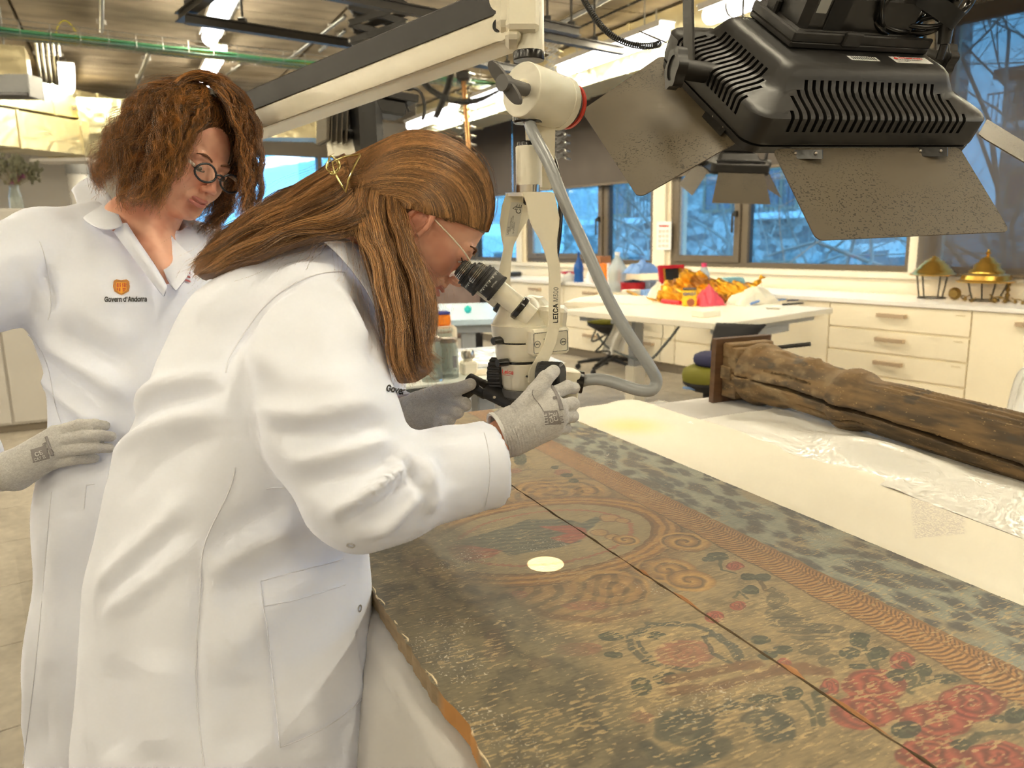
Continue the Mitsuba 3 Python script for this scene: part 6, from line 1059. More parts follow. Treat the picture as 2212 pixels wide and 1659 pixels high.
# bubble wrap under the column
scene['mat_bubble'] = {'type': 'twosided', 'bsdf': {'type': 'bumpmap', 'tex': proc(lambda p, n, uv: smoothstep(.55, .1, voronoi(p.x * 95, p.y * 95)[0]), 8e-4), 'scale': .0025, 'bsdf': {'type': 'principled', 'base_color': rgb((236, 234, 228)), 'roughness': .25, 'specular': .7}}}
_q = []
for u in np.linspace(.10, 1.94, 80):
    row = []
    for t in np.linspace(0, 1, 30):
        v = .33 + .03 * math.sin(u * 3.1) * (1 - t) + .50 * t; z = .8875 + .004 * min(1, t * 8) + .040 * math.exp(-((t - .34) / .14) ** 2) * (.45 + .8 * meshkit.noise(np.array([u * 3, 2.0, 0]))) * min(1, (u - .1) * 2) + .010 * meshkit.noise(np.array([u * 12, t * 8, 1.0])); row.append((PM @ [u, v, z, 1])[:3])
    _q.append(row)
sheet('bubble_wrap', 'crumpled bubble wrap bedding the carved wooden column', _q, 'mat_bubble', .002)
# ---------------------------------------------------------------- carved column with its square base plate
CA, CB = at(1952, 903, 2.06), at(2209, 964, 1.766); CA[2], CB[2] = .978, .967; CD = unit(CB - CA)
_s = -1.0
for s in np.linspace(-1.2, 0, 600):
    p = CA + CD * s; q = CAM.T @ (p - EYE)
    if CX + FOC * q[0] / q[2] > 1604: CO = p; break
CMx = fr(CO, CD, z=(0, 0, 1)); CY_ = CMx[:3, 1]; _near = -1 if CY_ @ (EYE - CO) < 0 else 1      # local y towards the camera when _near = 1
def _colwood(p, n, uv):
    q = p - mi.Point3f(*[float(x) for x in CO]); l = q.x * CD[0] + q.y * CD[1]; w = q.x * CY_[0] + q.y * CY_[1]; z = q.z
    g = fbm(l * 9, w * 40, z * 40, 4); h = fbm(l * 22, w * 22, z * 22, 3); c = mix(lin((104, 82, 52)), lin((60, 48, 33)), smoothstep(.3, .7, g)); c = mix(c, lin((120, 104, 78)), smoothstep(.50, .70, h) * smoothstep(.62, .38, l) * .6); c = mix(c, lin((128, 98, 58)), smoothstep(.03, .09, z) * .55 * smoothstep(.3, .6, g)); c = mix(c, lin((52, 50, 46)), smoothstep(.62, .72, fbm(l * 14, w * 30, z * 30, 3)) * .7)
    return mix(c, lin((196, 170, 120)), smoothstep(.84, .9, noise(l * 120, w * 260, z * 260)) * .3)
mat('column_wood', proc(_colwood), .72, bump=(proc(lambda p, n, uv: fbm((p.x * CD[0] + p.y * CD[1]) * 30, (p.x * CY_[0] + p.y * CY_[1]) * 150, p.z * 150, 2), 1e-3), .003))
mat('plate_wood', proc(lambda p, n, uv: mix(lin((92, 66, 44)), lin((58, 40, 28)), fbm(p.x * 12, p.y * 12, p.z * 70, 3))), .35)
KK = thing('carved_post', 'old carved wooden column with a square base plate lying on the table at the right', 'column')
def _prof(l):
    x = [0, .055, .075, .082, .10, .118, .13, .20, .29, .37, .43, .455, .47, .49, .52, .535, .56, 1.4]; r = [.083, .085, .098, .104, .106, .104, .094, .088, .075, .075, .079, .081, .090, .093, .089, .080, .0745, .0785]; return np.interp(l, x, r)
def _colsd(P):
    q = (P - CO) @ CMx[:3, :3]; l, y, z = q[..., 0], q[..., 1] * _near, q[..., 2]; r = np.hypot(y, z); a = np.arctan2(z, y)
    d = r - _prof(l); sq = np.maximum(np.maximum(np.abs(y), np.abs(z)) - .087, np.abs(l - .035) - .036); d = np.where(l < .074, np.maximum(d, .0) * 0 + np.minimum(sq, np.maximum(r - .09, np.abs(l - .04) - .04)), d)
    d = d + .0035 * np.cos(a * 26) * np.clip((l - .56) * 10, 0, 1) * np.clip((a - .5) * 3, 0, 1)              # flutes on the upper side
    leaf = np.clip((l - .13) * 12, 0, 1) * np.clip((.45 - l) * 10, 0, 1); nz = meshkit.fbm(np.stack([l * 16, a * 2.6, l * 0], -1), 3, 4); d = d - .016 * leaf * (nz - .35) - .026 * leaf * np.clip((a - 1.0) * 2, 0, 1) * np.clip(nz - .3, 0, 1)
    d = d - .004 * (meshkit.fbm(q * 28, 3, 9) - .5)
    for a0, l0, l1, w0, dp in ((.02, .02, 1.4, .0050, .05), (-.62, .30, .62, .003, .025), (.45, .16, .40, .003, .012), (-.95, .50, 1.1, .0022, .02)):
        wob = a0 - .32 * (l - .1) * (a0 == .02) + .05 * (meshkit.noise(np.stack([l * 11, l * 0 + a0 * 9, l * 0], -1)) - .5); wid = w0 * np.clip((l - l0) * 25, 0, 1) * np.clip((l1 - l) * 25, 0, 1) * (.4 + 1.2 * meshkit.noise(np.stack([l * 7, l * 0, l * 0 + 3], -1)))
        cut = np.maximum(np.abs((a - wob) * r) - wid, -(r - (_prof(l) - dp))); d = np.maximum(d, -cut)
    return np.maximum(d, np.maximum(.0 - l, l - 1.38))
_lo = np.minimum(CO, CO + CD * 1.38) - [.14, .14, 0]; _hi = np.maximum(CO, CO + CD * 1.38) + [.14, .14, 0]; _lo[2], _hi[2] = CO[2] - .135, CO[2] + .14
_cm = nets(lambda P: np.where(np.linalg.norm(P - CO, axis=-1) < 9, _colsd(P), 1), _lo, _hi, .0055)
add(KK + '__shaft', _cm, 'mat_column_wood', True)
add(KK + '__base_plate', xf(bx(-.026, -.118, -.1125, -.002, .118, .112, .002), CMx), 'mat_plate_wood'); add(KK + '__wedge', xf(bx(-.001, .03 * _near, -.025, .05, .095 * _near, .02, .002) if _near > 0 else bx(-.001, -.095, -.025, .05, -.03, .02, .002), CMx), 'mat_column_wood'); add(KK + '__square_block', xf(bx(-.001, -.09, .05, .045, .09, .098, .004), CMx), 'mat_column_wood'); add(KK + '__bolt', xf(rod((.05, -.085 * _near, .075), (.15, -.15 * _near, .10), .007, 10), CMx), 'mat_rail')
k = thing('chair_cover', 'white cloth covered chair back at the right edge of the picture', 'cloth'); _P = np.array([[at(2214 - 44 * math.sqrt(min(1, v * 1.3)) * (1 - u) + 90 * u, 792 + 160 * v, 3.0 + .06 * math.sin(u * 9 + v * 2)) for u in np.linspace(0, 1, 16)] for v in np.linspace(0, 1, 16)]); add(k, thick(grid_mesh(_P), .006), 'mat_white', True)
# ---------------------------------------------------------------- people
def _skin(p, n, uv): return mix(lin((222, 168, 142)), lin((206, 142, 118)), smoothstep(.35, .7, fbm(p.x * 26, p.y * 26, p.z * 26, 3)))
scene['mat_skin'] = {'type': 'twosided', 'bsdf': {'type': 'principled', 'base_color': proc(_skin), 'roughness': .46, 'specular': .4, 'sheen': .25}}
mat('lip', (186, 116, 104), .45); mat('skin_blush', (214, 140, 122), .5); mat('eye_white', (226, 220, 214), .25); mat('iris', (70, 50, 36), .2); mat('lash', (40, 26, 20), .7); mat('brow', (92, 58, 36), .8)
scene['mat_coat'] = {'type': 'twosided', 'bsdf': {'type': 'principled', 'base_color': rgb((230, 235, 250)), 'roughness': .62, 'specular': .35, 'sheen': .4}}
mat('stitch', (222, 225, 236), .7); mat('snap', (190, 188, 184), .3, .8); mat('crest_gold', (222, 160, 44), .5); mat('crest_red', (176, 66, 44), .6); mat('crest_brown', (176, 118, 60), .6); mat('emblem', (140, 62, 66), .6)
scene['mat_glove'] = {'type': 'twosided', 'bsdf': {'type': 'bumpmap', 'tex': proc(lambda p, n, uv: noise(p.x * 900, p.y * 900, p.z * 900) * .6 + .4 * dr.sin((p.x * .6 - p.z * .8) * 3800) * dr.sin((p.x * .8 + p.z * .6) * 2600), 3e-4), 'scale': .0006, 'bsdf': {'type': 'principled', 'base_color': proc(lambda p, n, uv: mix(lin((172, 170, 168)), lin((216, 215, 212)), .5 * fbm(p.x * 240, p.y * 240, p.z * 240, 2) + .5 * noise(p.x * 700, p.y * 700, p.z * 700))), 'roughness': .85, 'sheen': .5, 'specular': .2}}}
mat('glove_rib', (214, 214, 212), .9); mat('glove_print', (132, 128, 128), .85); mat('glove_letter', (206, 204, 202), .85)
for n_, c in (('hair_a0', (74, 48, 26)), ('hair_a1', (120, 78, 40)), ('hair_a2', (170, 116, 58)), ('hair_b0', (92, 64, 40)), ('hair_b1', (146, 106, 66)), ('hair_b2', (196, 152, 102))): mat(n_, c, .40, spec=.55)
mat('trousers', (52, 54, 66), .8); mat('shoe', (40, 38, 38), .5)
def px2(P):
    q = (np.asarray(P) - EYE) @ CAM; return np.stack([CX + FOC * q[..., 0] / q[..., 2], CY + FOC * q[..., 1] / q[..., 2]], -1)
def cast(mesh, pts, off=0.0):
    """points of the mesh seen at these pixels (used to lay seams, pockets and lettering on the cloth)."""
    pts = np.asarray(pts, float); d = np.stack([(pts[:, 0] - CX) / FOC, (pts[:, 1] - CY) / FOC, np.ones(len(pts))], 1) @ CAM.T; d /= np.linalg.norm(d, axis=1, keepdims=True)
    loc, ri, ti = mesh.ray.intersects_location(np.repeat(EYE[None], len(pts), 0), d, multiple_hits=False); out = np.full((len(pts), 3), np.nan); nr = np.zeros((len(pts), 3)); out[ri] = loc; nr[ri] = mesh.face_normals[ti]
    bad = np.isnan(out[:, 0])
    if bad.any():
        good = np.nonzero(~bad)[0]
        if len(good) == 0: raise RuntimeError('cast missed')
        for i in np.nonzero(bad)[0]:
            j = good[np.argmin(np.sum((pts[good] - pts[i]) ** 2, 1))]; dep = (out[j] - EYE) @ CAM[:, 2]; out[i] = at(*pts[i], dep); nr[i] = nr[j]
    nr = np.where(np.sum(nr * d, 1, keepdims=True) > 0, -nr, nr); return out + nr * off, nr
def folds(mesh, specs):
    """Raises or sinks the cloth along drawn lines: (pixel polyline, height, width in metres)."""
    v, n = np.array(mesh.vertices), np.array(mesh.vertex_normals); o = np.zeros(len(v))
    for line, h, w in specs:
        q = smoothpath(np.array(line, float), 10); p, _ = cast(mesh, q); keep = np.r_[True, np.linalg.norm(np.diff(p, axis=0), axis=1) < .06]; p = p[keep]
        p = np.vstack([a + (b - a) * t for a, b in zip(p[:-1], p[1:]) for t in (0, .33, .66)]); h = h * 1.25; s = np.linspace(0, 1, len(p)); tp_ = np.clip(np.minimum(s, 1 - s) * 5, 0.05, 1)
        d, i = cKDTree(p).query(v, distance_upper_bound=w * 3.2); ok = np.isfinite(d); o[ok] += h * np.exp(-(d[ok] / w) ** 2) * tp_[i[ok]]
    mesh.vertices = v + n * o[:, None]; return mesh
def seam(key, mesh, line, r=.0009, m='mat_coat', off=.0004):
    p, _ = cast(mesh, smoothpath(np.array(line, float), 8), off); j = np.linalg.norm(np.diff(p, axis=0), axis=1); br = np.r_[0, np.nonzero(j > 4 * np.median(j) + .010)[0] + 1, len(p)]; i = np.argmax(np.diff(br)); return add(key, tube(p[br[i]:br[i + 1]], r, 6), m, True)
def patch(mesh, corners, n=26, off=.0016, th=.0016):
    """cloth patch on the mesh: corners = left and right pixel polylines, top to bottom."""
    l, r = smoothpath(np.array(corners[0], float), 12), smoothpath(np.array(corners[1], float), 12); i = np.linspace(0, len(l) - 1, n).astype(int); j = np.linspace(0, len(r) - 1, n).astype(int)
    P = np.array([[a + (b - a) * t for t in np.linspace(0, 1, n)] for a, b in zip(l[i], r[j])]); q, nr = cast(mesh, P.reshape(-1, 2), off); g = grid_mesh(q.reshape(n, n, 3))
    if np.mean(np.sum(np.array(g.vertex_normals) * nr, 1)) < 0: g.invert()
    return thick(g, th)
def print_on(key, mesh, text, h, a, b, m, bold=True, off=.0008):
    """lettering that follows the cloth: baseline from pixel a to pixel b."""
    t = meshkit.text_mesh(text, 1.0, .02, bold); t = t.subdivide() if len(t.faces) < 4000 else t; v = np.array(t.vertices); x0, x1 = v[:, 0].min(), v[:, 0].max(); a, b = np.asarray(a, float), np.asarray(b, float); ex = (b - a) / (x1 - x0); ey = np.array([ex[1], -ex[0]]) / np.linalg.norm(ex) * h
    p, nr = cast(mesh, a + (v[:, :1] - x0) * ex + v[:, 1:2] * ey, off); t.vertices = p + nr * (v[:, 2:3] > .01) * .0004; return add(key, t, m)
def shape_on(key, mesh, polys, m, off=.0009):
    g = [prism(Polygon(q).buffer(0), .02) for q in polys]; t = cat(g); t = t.subdivide_to_size(4.0) if False else t; v = np.array(t.vertices); p, nr = cast(mesh, v[:, :2], off); t.vertices = p + nr * (v[:, 2:3] > .01) * .0004; return add(key, t, m)

# ---- head
def head_sd(Q, blink=True):
    """distance field of a head in its own frame: x forward, y left, z up, metres."""
    x, y, z = Q[..., 0], np.abs(Q[..., 1]), Q[..., 2]; P = np.stack([x, y, z], -1); c = lambda a, b, ra, rb: sd_cone(P, a, b, ra, rb)
    d = sd_ell(P, (-.014, 0, .032), (.096, .076, .088)); d = smin(d, sd_ell(P, (.026, 0, -.032), (.058, .060, .080)), .03)
    d = smin(d, c((-.012, .052, -.040), (.050, .018, -.098), .022, .018), .03); d = smin(d, sd_ell(P, (.062, 0, -.104), (.017, .020, .015)), .02); d = smin(d, sd_ell(P, (.050, .040, -.036), (.026, .022, .026)), .025)
    d = smin(d, c((.077, 0, .016), (.078, .036, .015), .010, .009), .014)                       # brow
    d = smax(d, -sd_ell(P, (.098, .032, -.002), (.017, .019, .013)), .012)                      # orbit
    d = smin(d, c((.083, 0, .008), (.106, 0, -.036), .0070, .0100), .010); d = smin(d, sd_ell(P, (.099, .0115, -.041), (.010, .0070, .0075)), .006); d = smax(d, -sd_ell(P, (.101, .0075, -.0485), (.0055, .0035, .004)), .003)
    d = smin(d, c((.084, 0, -.060), (.074, .022, -.068), .012, .008), .016)                      # muzzle
    d = smax(d, -(c((.1015, 0, -.0725), (.086, .025, -.0745), .0016, .0012)), .004)
    if blink: d = smin(d, sd_ell(P, (.0755, .031, -.002), (.0135, .0165, .0125)), .004)
    d = smin(d, c((-.028, 0, -.055), (-.062, 0, -.20), .050, .056), .03); return d
def ear_sd(Q):
    q = Q - np.array([-.012, -.0735, -.018]); q = q @ np.array([[math.cos(.25), math.sin(.25), 0], [-math.sin(.25), math.cos(.25), 0], [0, 0, 1]]); x, y, z = q[..., 0], q[..., 1], q[..., 2]
    e = np.sqrt((x / .0175) ** 2 + ((z - .004 * 0) / .031) ** 2); disc = np.maximum((e - 1) * .016, np.abs(y + .006 * (e - .5)) - .0035); rim = np.hypot((e - .92) * .017, y + .008) - .0042; rim = np.where(z < -.015, np.maximum(rim, 0) + disc, rim)
    d = smin(disc, rim, .004); d = smax(d, -sd_ell(q, (.003, -.008, -.004), (.0085, .007, .012)), .004); d = smin(d, sd_ell(q, (.001, -.003, -.030), (.0075, .004, .0075)), .006); d = smin(d, sd_ell(q, (.0125, -.004, -.005), (.0035, .004, .006)), .003); return smin(d, sd_ell(q, (.004, .008, 0), (.012, .012, .022)), .005)
def head_frame(fwd_cam, up_cam, local, world):
    f = unit(CAM @ np.array(fwd_cam)); u = CAM @ np.array(up_cam); u = unit(u - (u @ f) * f); R = np.stack([f, np.cross(u, f), u], 1); M = np.eye(4); M[:3, :3] = R * .97; M[:3, 3] = np.asarray(world) - M[:3, :3] @ np.asarray(local); return M
def to_local(M, P): return (P - M[:3, 3]) @ np.linalg.inv(M[:3, :3]).T
def box_of(pts, pad): p = np.asarray(pts); return p.min(0) - pad, p.max(0) + pad
def face_parts(k, M, side):
    """eyes, lashes, brows and lips on head frame M; side = -1 for the right side that faces the camera."""
    h = lambda x, y, z: (M @ [x, y, z, 1])[:3]
    for s in (-1, 1):
        b = add(k + '__eye', mv(trimesh.creation.icosphere(2, .0122), *h(.0765, s * .031, -.003)), 'mat_eye_white', True); add(b + '__iris', mv(trimesh.creation.icosphere(2, .0062), *h(.0840, s * .032, -.006)), 'mat_iris', True)
        add(k + '__eyelash', tube(smoothpath([h(.0815, s * .016, -.007), h(.0905, s * .026, -.0105), h(.0895, s * .036, -.0105), h(.080, s * .0475, -.006)], 5), .0011, 5), 'mat_lash', True); add(k + '__eyebrow', tube(smoothpath([h(.0885, s * .012, .017), h(.0895, s * .028, .0235), h(.078, s * .046, .020)], 5), [.0022] * 5 + [.0026] * 3 + [.0012] * 3, 6), 'mat_brow', True)
    add(k + '__lips', cat([tube(smoothpath([h(.079, -.0225, -.0715), h(.0925, -.009, -.0672), h(.0955, 0, -.0685), h(.0925, .009, -.0672), h(.079, .0225, -.0715)], 6), [.002] * 3 + [.0036] * 19 + [.002] * 3, 8), tube(smoothpath([h(.079, -.0215, -.0735), h(.0915, -.008, -.0785), h(.0935, 0, -.0790), h(.0915, .008, -.0785), h(.079, .0215, -.0735)], 6), [.002] * 3 + [.0044] * 19 + [.002] * 3, 8)]), 'mat_lip', True)
def strands(guides, n, seed, r=.00042, jit=.006, wave=0.0, wl=.05, m=16, clump=40, frizz=.0, sdf=None, margin=.0012, tight=.40):
    """n hair strands between neighbouring guide lines (each a list of 3-D points, root first); three meshes by tone."""
    rg = np.random.default_rng(seed); G = []
    for g in guides:
        q = smoothpath(np.asarray(g, float), 12); s = np.r_[0, np.cumsum(np.linalg.norm(np.diff(q, axis=0), axis=1))]; G.append(np.stack([np.interp(np.linspace(0, s[-1], m), s, q[:, c]) for c in range(3)], 1))
    G = np.array(G); u = np.linspace(0, 1, m)[None, :, None]; a = rg.uniform(0, len(G) - 1.0001, n); j = a.astype(int); f = (a - j)[:, None, None]; p = G[j] * (1 - f) + G[j + 1] * f
    c = ((a / (len(G) - 1) * clump * .999).astype(int) + rg.integers(0, 3, n)) % clump; cl = rg.normal(0, 1, (clump, 3)); ph = rg.uniform(0, 6.28, (clump, 2)); am = rg.uniform(.5, 1.3, clump)
    p = p + (cl[c][:, None] * .85 + rg.normal(0, 1, (n, 1, 3)) * tight) * jit * (.35 + .65 * u)
    if wave:
        ln = np.linalg.norm(np.diff(p, axis=1), axis=2).sum(1)[:, None, None]; t = p[:, -1] - p[:, 0]; t /= np.linalg.norm(t, axis=1, keepdims=True); e1 = np.cross(t, [.3, .2, 1.0]); e1 /= np.linalg.norm(e1, axis=1, keepdims=True); e2 = np.cross(t, e1)
        ar = ln / wl * 2 * np.pi * u; w = wave * am[c][:, None, None] * np.clip(u * 2.5, 0, 1); p = p + w * (np.sin(ar + ph[c, 0][:, None, None]) * e1[:, None] + np.cos(ar + ph[c, 1][:, None, None]) * e2[:, None])
    if frizz: p = p + np.cumsum(rg.normal(0, frizz, (n, m, 3)), axis=1) * u
    if sdf is not None:
        for _ in range(2):
            d = sdf(p); g = np.stack([sdf(p + e) - d for e in np.eye(3) * .002], -1); g /= np.linalg.norm(g, axis=-1, keepdims=True) + 1e-9; p = p + g * np.clip(margin * rg.uniform(.5, 4, (n, 1)) - d, 0, .03)[..., None]
    ix = rg.uniform(.80, 1.0, (n, 1)) * np.linspace(0, m - 1, m)[None]; i0 = np.minimum(ix.astype(int), m - 2); w = (ix - i0)[..., None]; q = np.arange(n)[:, None]; p = p[q, i0] * (1 - w) + p[q, i0 + 1] * w
    t = np.gradient(p, axis=1); A = np.cross(t, [.35, -.2, .91]); A /= np.linalg.norm(A, axis=2, keepdims=True) + 1e-12; B_ = np.cross(t, A); B_ /= np.linalg.norm(B_, axis=2, keepdims=True) + 1e-12
    rad = r * rg.uniform(.7, 1.25, (n, 1)) * np.linspace(1, .4, m)[None]; an = np.arange(3) * 2 * np.pi / 3; v = p[:, :, None] + rad[:, :, None, None] * (np.cos(an)[:, None] * A[:, :, None] + np.sin(an)[:, None] * B_[:, :, None])
    i, k = np.meshgrid(np.arange(m - 1), np.arange(3), indexing='ij'); l = (k + 1) % 3; qd = np.stack([i * 3 + k, i * 3 + l, (i + 1) * 3 + l, (i + 1) * 3 + k], -1).reshape(-1, 4); fb = np.vstack([qd[:, [0, 1, 2]], qd[:, [0, 2, 3]]]); tone = np.where(rg.random(n) < .6, rg.choice(3, clump, p=(.32, .42, .26))[c], rg.choice(3, n, p=(.32, .42, .26))); out = []
    for z in range(3):
        s_ = v[tone == z]; out.append(trimesh.Trimesh(s_.reshape(-1, 3), (fb[None] + (np.arange(len(s_)) * m * 3)[:, None, None]).reshape(-1, 3), process=False))
    return out
def hair(k, guides, n, seed, tone, **kw):
    for i, m_ in enumerate(strands(guides, n, seed, **kw)): q = add(k + '__hair__strands', m_, f'mat_hair_{tone}{i}', True); L(q, None, kind='stuff')
def finger(P, pts, rs):
    d = np.full(P.shape[:-1], 9.0)
    for a, b, ra, rb in zip(pts[:-1], pts[1:], rs[:-1], rs[1:]): d = smin(d, sd_cone(P, a, b, ra, rb), .003)
    return d
def hand_mesh(palm, fingers, cuff, h=.0023):
    """palm: list of cones (a, b, ra, rb); fingers: list of (joints, radii); cuff: cones of the knitted wrist."""
    allp = [np.asarray(q) for a, b, *_ in palm + cuff for q in (a, b)] + [np.asarray(q) for f_, _ in fingers for q in f_]
    def sd(P):
        d = np.full(P.shape[:-1], 9.0)
        for a, b, ra, rb in palm: d = smin(d, sd_cone(P, a, b, ra, rb), .016)
        for a, b, ra, rb in cuff: d = smin(d, sd_cone(P, a, b, ra, rb), .012)
        f = np.full(P.shape[:-1], 9.0)
        for i, (pts, rs) in enumerate(fingers): f = np.minimum(f, finger(P, pts, [q * (.90 if i == 4 else .77) for q in rs]))
        return smin(d, f, .0045) + .0005 * (meshkit.noise(P * 130) - .5)
    lo, hi = box_of(allp, .045); return nets(sd, lo, hi, h)

# ================================================================ the bent woman at the microscope
W = thing('person', 'bent woman in a white lab coat with long light brown hair looking into the microscope', 'person')
HM = head_frame((.72, .68, .14), (.69, -.72, .02), (-.012, -.0735, -.020), at(901, 485, 1.262))
Wn = lambda x, y, d: at(x, y, d)
neck0, neck1 = (HM @ [-.02, 0, -.05, 1])[:3], Wn(752, 610, 1.32)
wr_r0, wr_r1 = Wn(1030, 985, 1.13), Wn(1098, 935, 1.168)
def _body(P):
    d = head_sd(to_local(HM, P)) * .97; d = np.minimum(d, smin(d, ear_sd((to_local(HM, P) - [-.012, -.0735, -.018]) * .88 + [-.012, -.0745, -.018]) * 1.1, .004)); d = smin(d, sd_cone(P, neck0, neck1, .050, .060), .03); return d
lo, hi = box_of([(HM @ [x, y, z, 1])[:3] for x in (-.12, .125) for y in (-.095, .095) for z in (-.2, .13)] + [neck1], .012)
bm = nets(_body, lo, hi, .0026); add(W + '__body', bm, 'mat_skin', True); face_parts(W, HM, -1)
add(W + '__body__wrist', tube(smoothpath([wr_r0, (wr_r0 + wr_r1) / 2, wr_r1], 4), [.034, .033, .032, .031, .030, .029, .0285, .028, .028], 20), 'mat_skin', True)
# coat
FW, LT = np.array([.907, .42, 0]), np.array([-.42, .907, 0])
TOR = [((512, 1900), 312, 1.17), ((508, 1560), 300, 1.17), ((506, 1400), 284, 1.175), ((510, 1260), 280, 1.18), ((522, 1100), 256, 1.19), ((563, 935), 240, 1.21), ((615, 795), 228, 1.25), ((705, 690), 172, 1.29), ((780, 610), 88, 1.31)]
TOR = [(Wn(*c, d), r * d / FOC) for c, r, d in TOR]
RA = [(Wn(668, 690, 1.16), .088), (Wn(690, 800, 1.105), .091), (Wn(722, 930, 1.055), .090), (Wn(785, 1058, 1.025), .078), (Wn(860, 1052, 1.05), .066), (Wn(960, 1022, 1.105), .061), (Wn(1062, 1002, 1.145), .066)]
LA_ = [(Wn(770, 690, 1.47), .080), (Wn(790, 820, 1.52), .075), (Wn(812, 930, 1.53), .066), (Wn(850, 918, 1.46), .056), (Wn(886, 902, 1.41), .053)]
cuffd = unit(RA[-1][0] - RA[-2][0]); cuffp = Wn(1059, 1004, 1.143); lcd = unit(LA_[-1][0] - LA_[-2][0]); lcp = LA_[-1][0] - lcd * .004
def _coat(P):
    d = np.full(P.shape[:-1], 9.0)
    for (a, ra), (b, rb) in zip(TOR[:-1], TOR[1:]): d = smin(d, sd_cone(P, a, b, ra, rb, (LT, .86)), .03)
    for s in (-1, 1): d = smin(d, sd_cone(P, TOR[5][0] + LT * .05 * s, TOR[7][0] + LT * .085 * s, .13, .085), .05)
    a = np.full(P.shape[:-1], 9.0)
    for (p, ra), (q, rb) in zip(RA[:-1], RA[1:]): a = smin(a, sd_cone(P, p, q, ra, rb), .028)
    a = smax(a, (P - cuffp) @ cuffd, .002); a = np.maximum(a, -(sd_cone(P, RA[-2][0], RA[-1][0] + cuffd * .08, .054, .062)) if False else a)
    b = np.full(P.shape[:-1], 9.0)
    for (p, ra), (q, rb) in zip(LA_[:-1], LA_[1:]): b = smin(b, sd_cone(P, p, q, ra, rb), .02)
    b = smax(b, (P - lcp) @ lcd, .002)
    d = smin(d, b, .02); d = smin(d, a, .014)
    inner = sd_cone(P, cuffp - cuffd * .05, cuffp + cuffd * .05, .052, .062); d = np.maximum(d, -inner)
    inner = sd_cone(P, lcp - lcd * .05, lcp + lcd * .05, .044, .05); d = np.maximum(d, -inner)
    nk = sd_cone(P, neck1 + (neck0 - neck1) * -.1, neck0, .064, .072); d = np.maximum(d, -nk)
    return d + .008 * (meshkit.fbm(P * np.array([7.0, 7.0, 4.5]), 4, 3) - .5)
lo, hi = box_of([p for p, r in TOR[1:] + RA + LA_], .1); lo -= [.26, .12, 0]; hi += [.02, .16, .05]; lo[2], hi[2] = .46, 1.50
cm = nets(_coat, lo, hi, .0068); cm = relax(cm, 3)
F2 = [([(191, 1294), (270, 1215), (358, 1131), (425, 1045)], .011, .020), ([(222, 1335), (300, 1270), (358, 1228), (437, 1155)], .009, .018), ([(205, 1310), (300, 1230), (400, 1120)], -.006, .014), ([(246, 930), (318, 846), (410, 822), (495, 818)], .010, .018), ([(240, 975), (325, 886), (420, 858), (499, 852)], -.010, .016),
      ([(225, 1035), (300, 940), (400, 900), (520, 905)], .009, .022), ([(260, 1100), (350, 990), (480, 945)], -.007, .02), ([(640, 1085), (560, 1120), (480, 1175), (437, 1200)], -.010, .020), ([(655, 1120), (570, 1165), (500, 1200), (450, 1250)], .010, .018), ([(720, 1165), (640, 1215), (540, 1260), (450, 1310)], -.009, .022), ([(735, 1190), (600, 1300), (500, 1400), (440, 1440)], .008, .024), ([(440, 1195), (434, 1280), (426, 1400), (426, 1500), (441, 1650)], -.006, .010),
      ([(360, 1400), (345, 1500), (330, 1650)], .008, .03), ([(250, 1420), (245, 1530), (260, 1650)], -.008, .03), ([(520, 1450), (510, 1550), (520, 1650)], -.007, .03), ([(690, 1500), (680, 1580), (690, 1655)], .008, .025), ([(745, 1560), (750, 1655)], -.008, .02), ([(170, 1390), (200, 1500), (190, 1650)], .006, .03),
      ([(744, 590), (706, 590), (639, 611), (568, 667), (523, 727), (493, 779), (488, 809), (505, 850)], -.0055, .007), ([(530, 740), (600, 800), (700, 830), (800, 800)], .008, .024), ([(540, 860), (640, 900), (740, 885), (850, 880)], .010, .018), ([(560, 910), (660, 940), (760, 930), (862, 925)], -.009, .015), ([(600, 990), (690, 990), (790, 965), (868, 950)], .010, .017), ([(640, 1050), (730, 1030), (820, 1000), (872, 968)], -.010, .015),
      ([(690, 1110), (755, 1090), (810, 1058), (868, 1010), (884, 968)], .013, .013), ([(740, 1140), (800, 1100), (850, 1065), (890, 1020)], -.012, .012), ([(780, 1160), (835, 1130), (880, 1085), (912, 1040), (905, 1000)], .012, .012), ([(868, 985), (884, 1012), (900, 1045), (896, 1080)], -.011, .010), ([(900, 985), (925, 1020), (935, 1070), (920, 1115)], .008, .014), ([(950, 965), (970, 1010), (975, 1060)], -.005, .018),
      ([(640, 600), (640, 680), (600, 780)], -.006, .02), ([(705, 600), (760, 680), (800, 760)], .009, .018), ([(760, 640), (800, 720), (815, 800)], -.008, .014), ([(540, 560), (500, 620), (420, 700)], .006, .03), ([(600, 560), (560, 640), (470, 760)], -.006, .03), ([(330, 780), (300, 860), (260, 950)], -.004, .03)]
cm = folds(cm, F2); add(W + '__coat', cm, 'mat_coat', True)
def strip(key, mesh, line, w, off=.0012, m='mat_coat'): return seam(key, mesh, line, w, m, off)
seam(W + '__coat__seam', cm, [(744, 588), (706, 589), (639, 611), (568, 667), (523, 727), (495, 776), (488, 805)], .0010, 'mat_stitch'); seam(W + '__coat__seam', cm, [(508, 1010), (477, 1099), (438, 1191), (433, 1278), (425, 1397), (425, 1497), (441, 1655)], .0009, 'mat_stitch'); seam(W + '__coat__seam', cm, [(575, 1056), (610, 1053), (640, 1056)], .0009, 'mat_stitch')
add(W + '__coat__pocket', patch(cm, ([(563, 1257), (573, 1340), (590, 1480), (603, 1613)], [(737, 1207), (746, 1262), (768, 1400), (785, 1503)]), 30, .0016, .0036), 'mat_coat', 40)
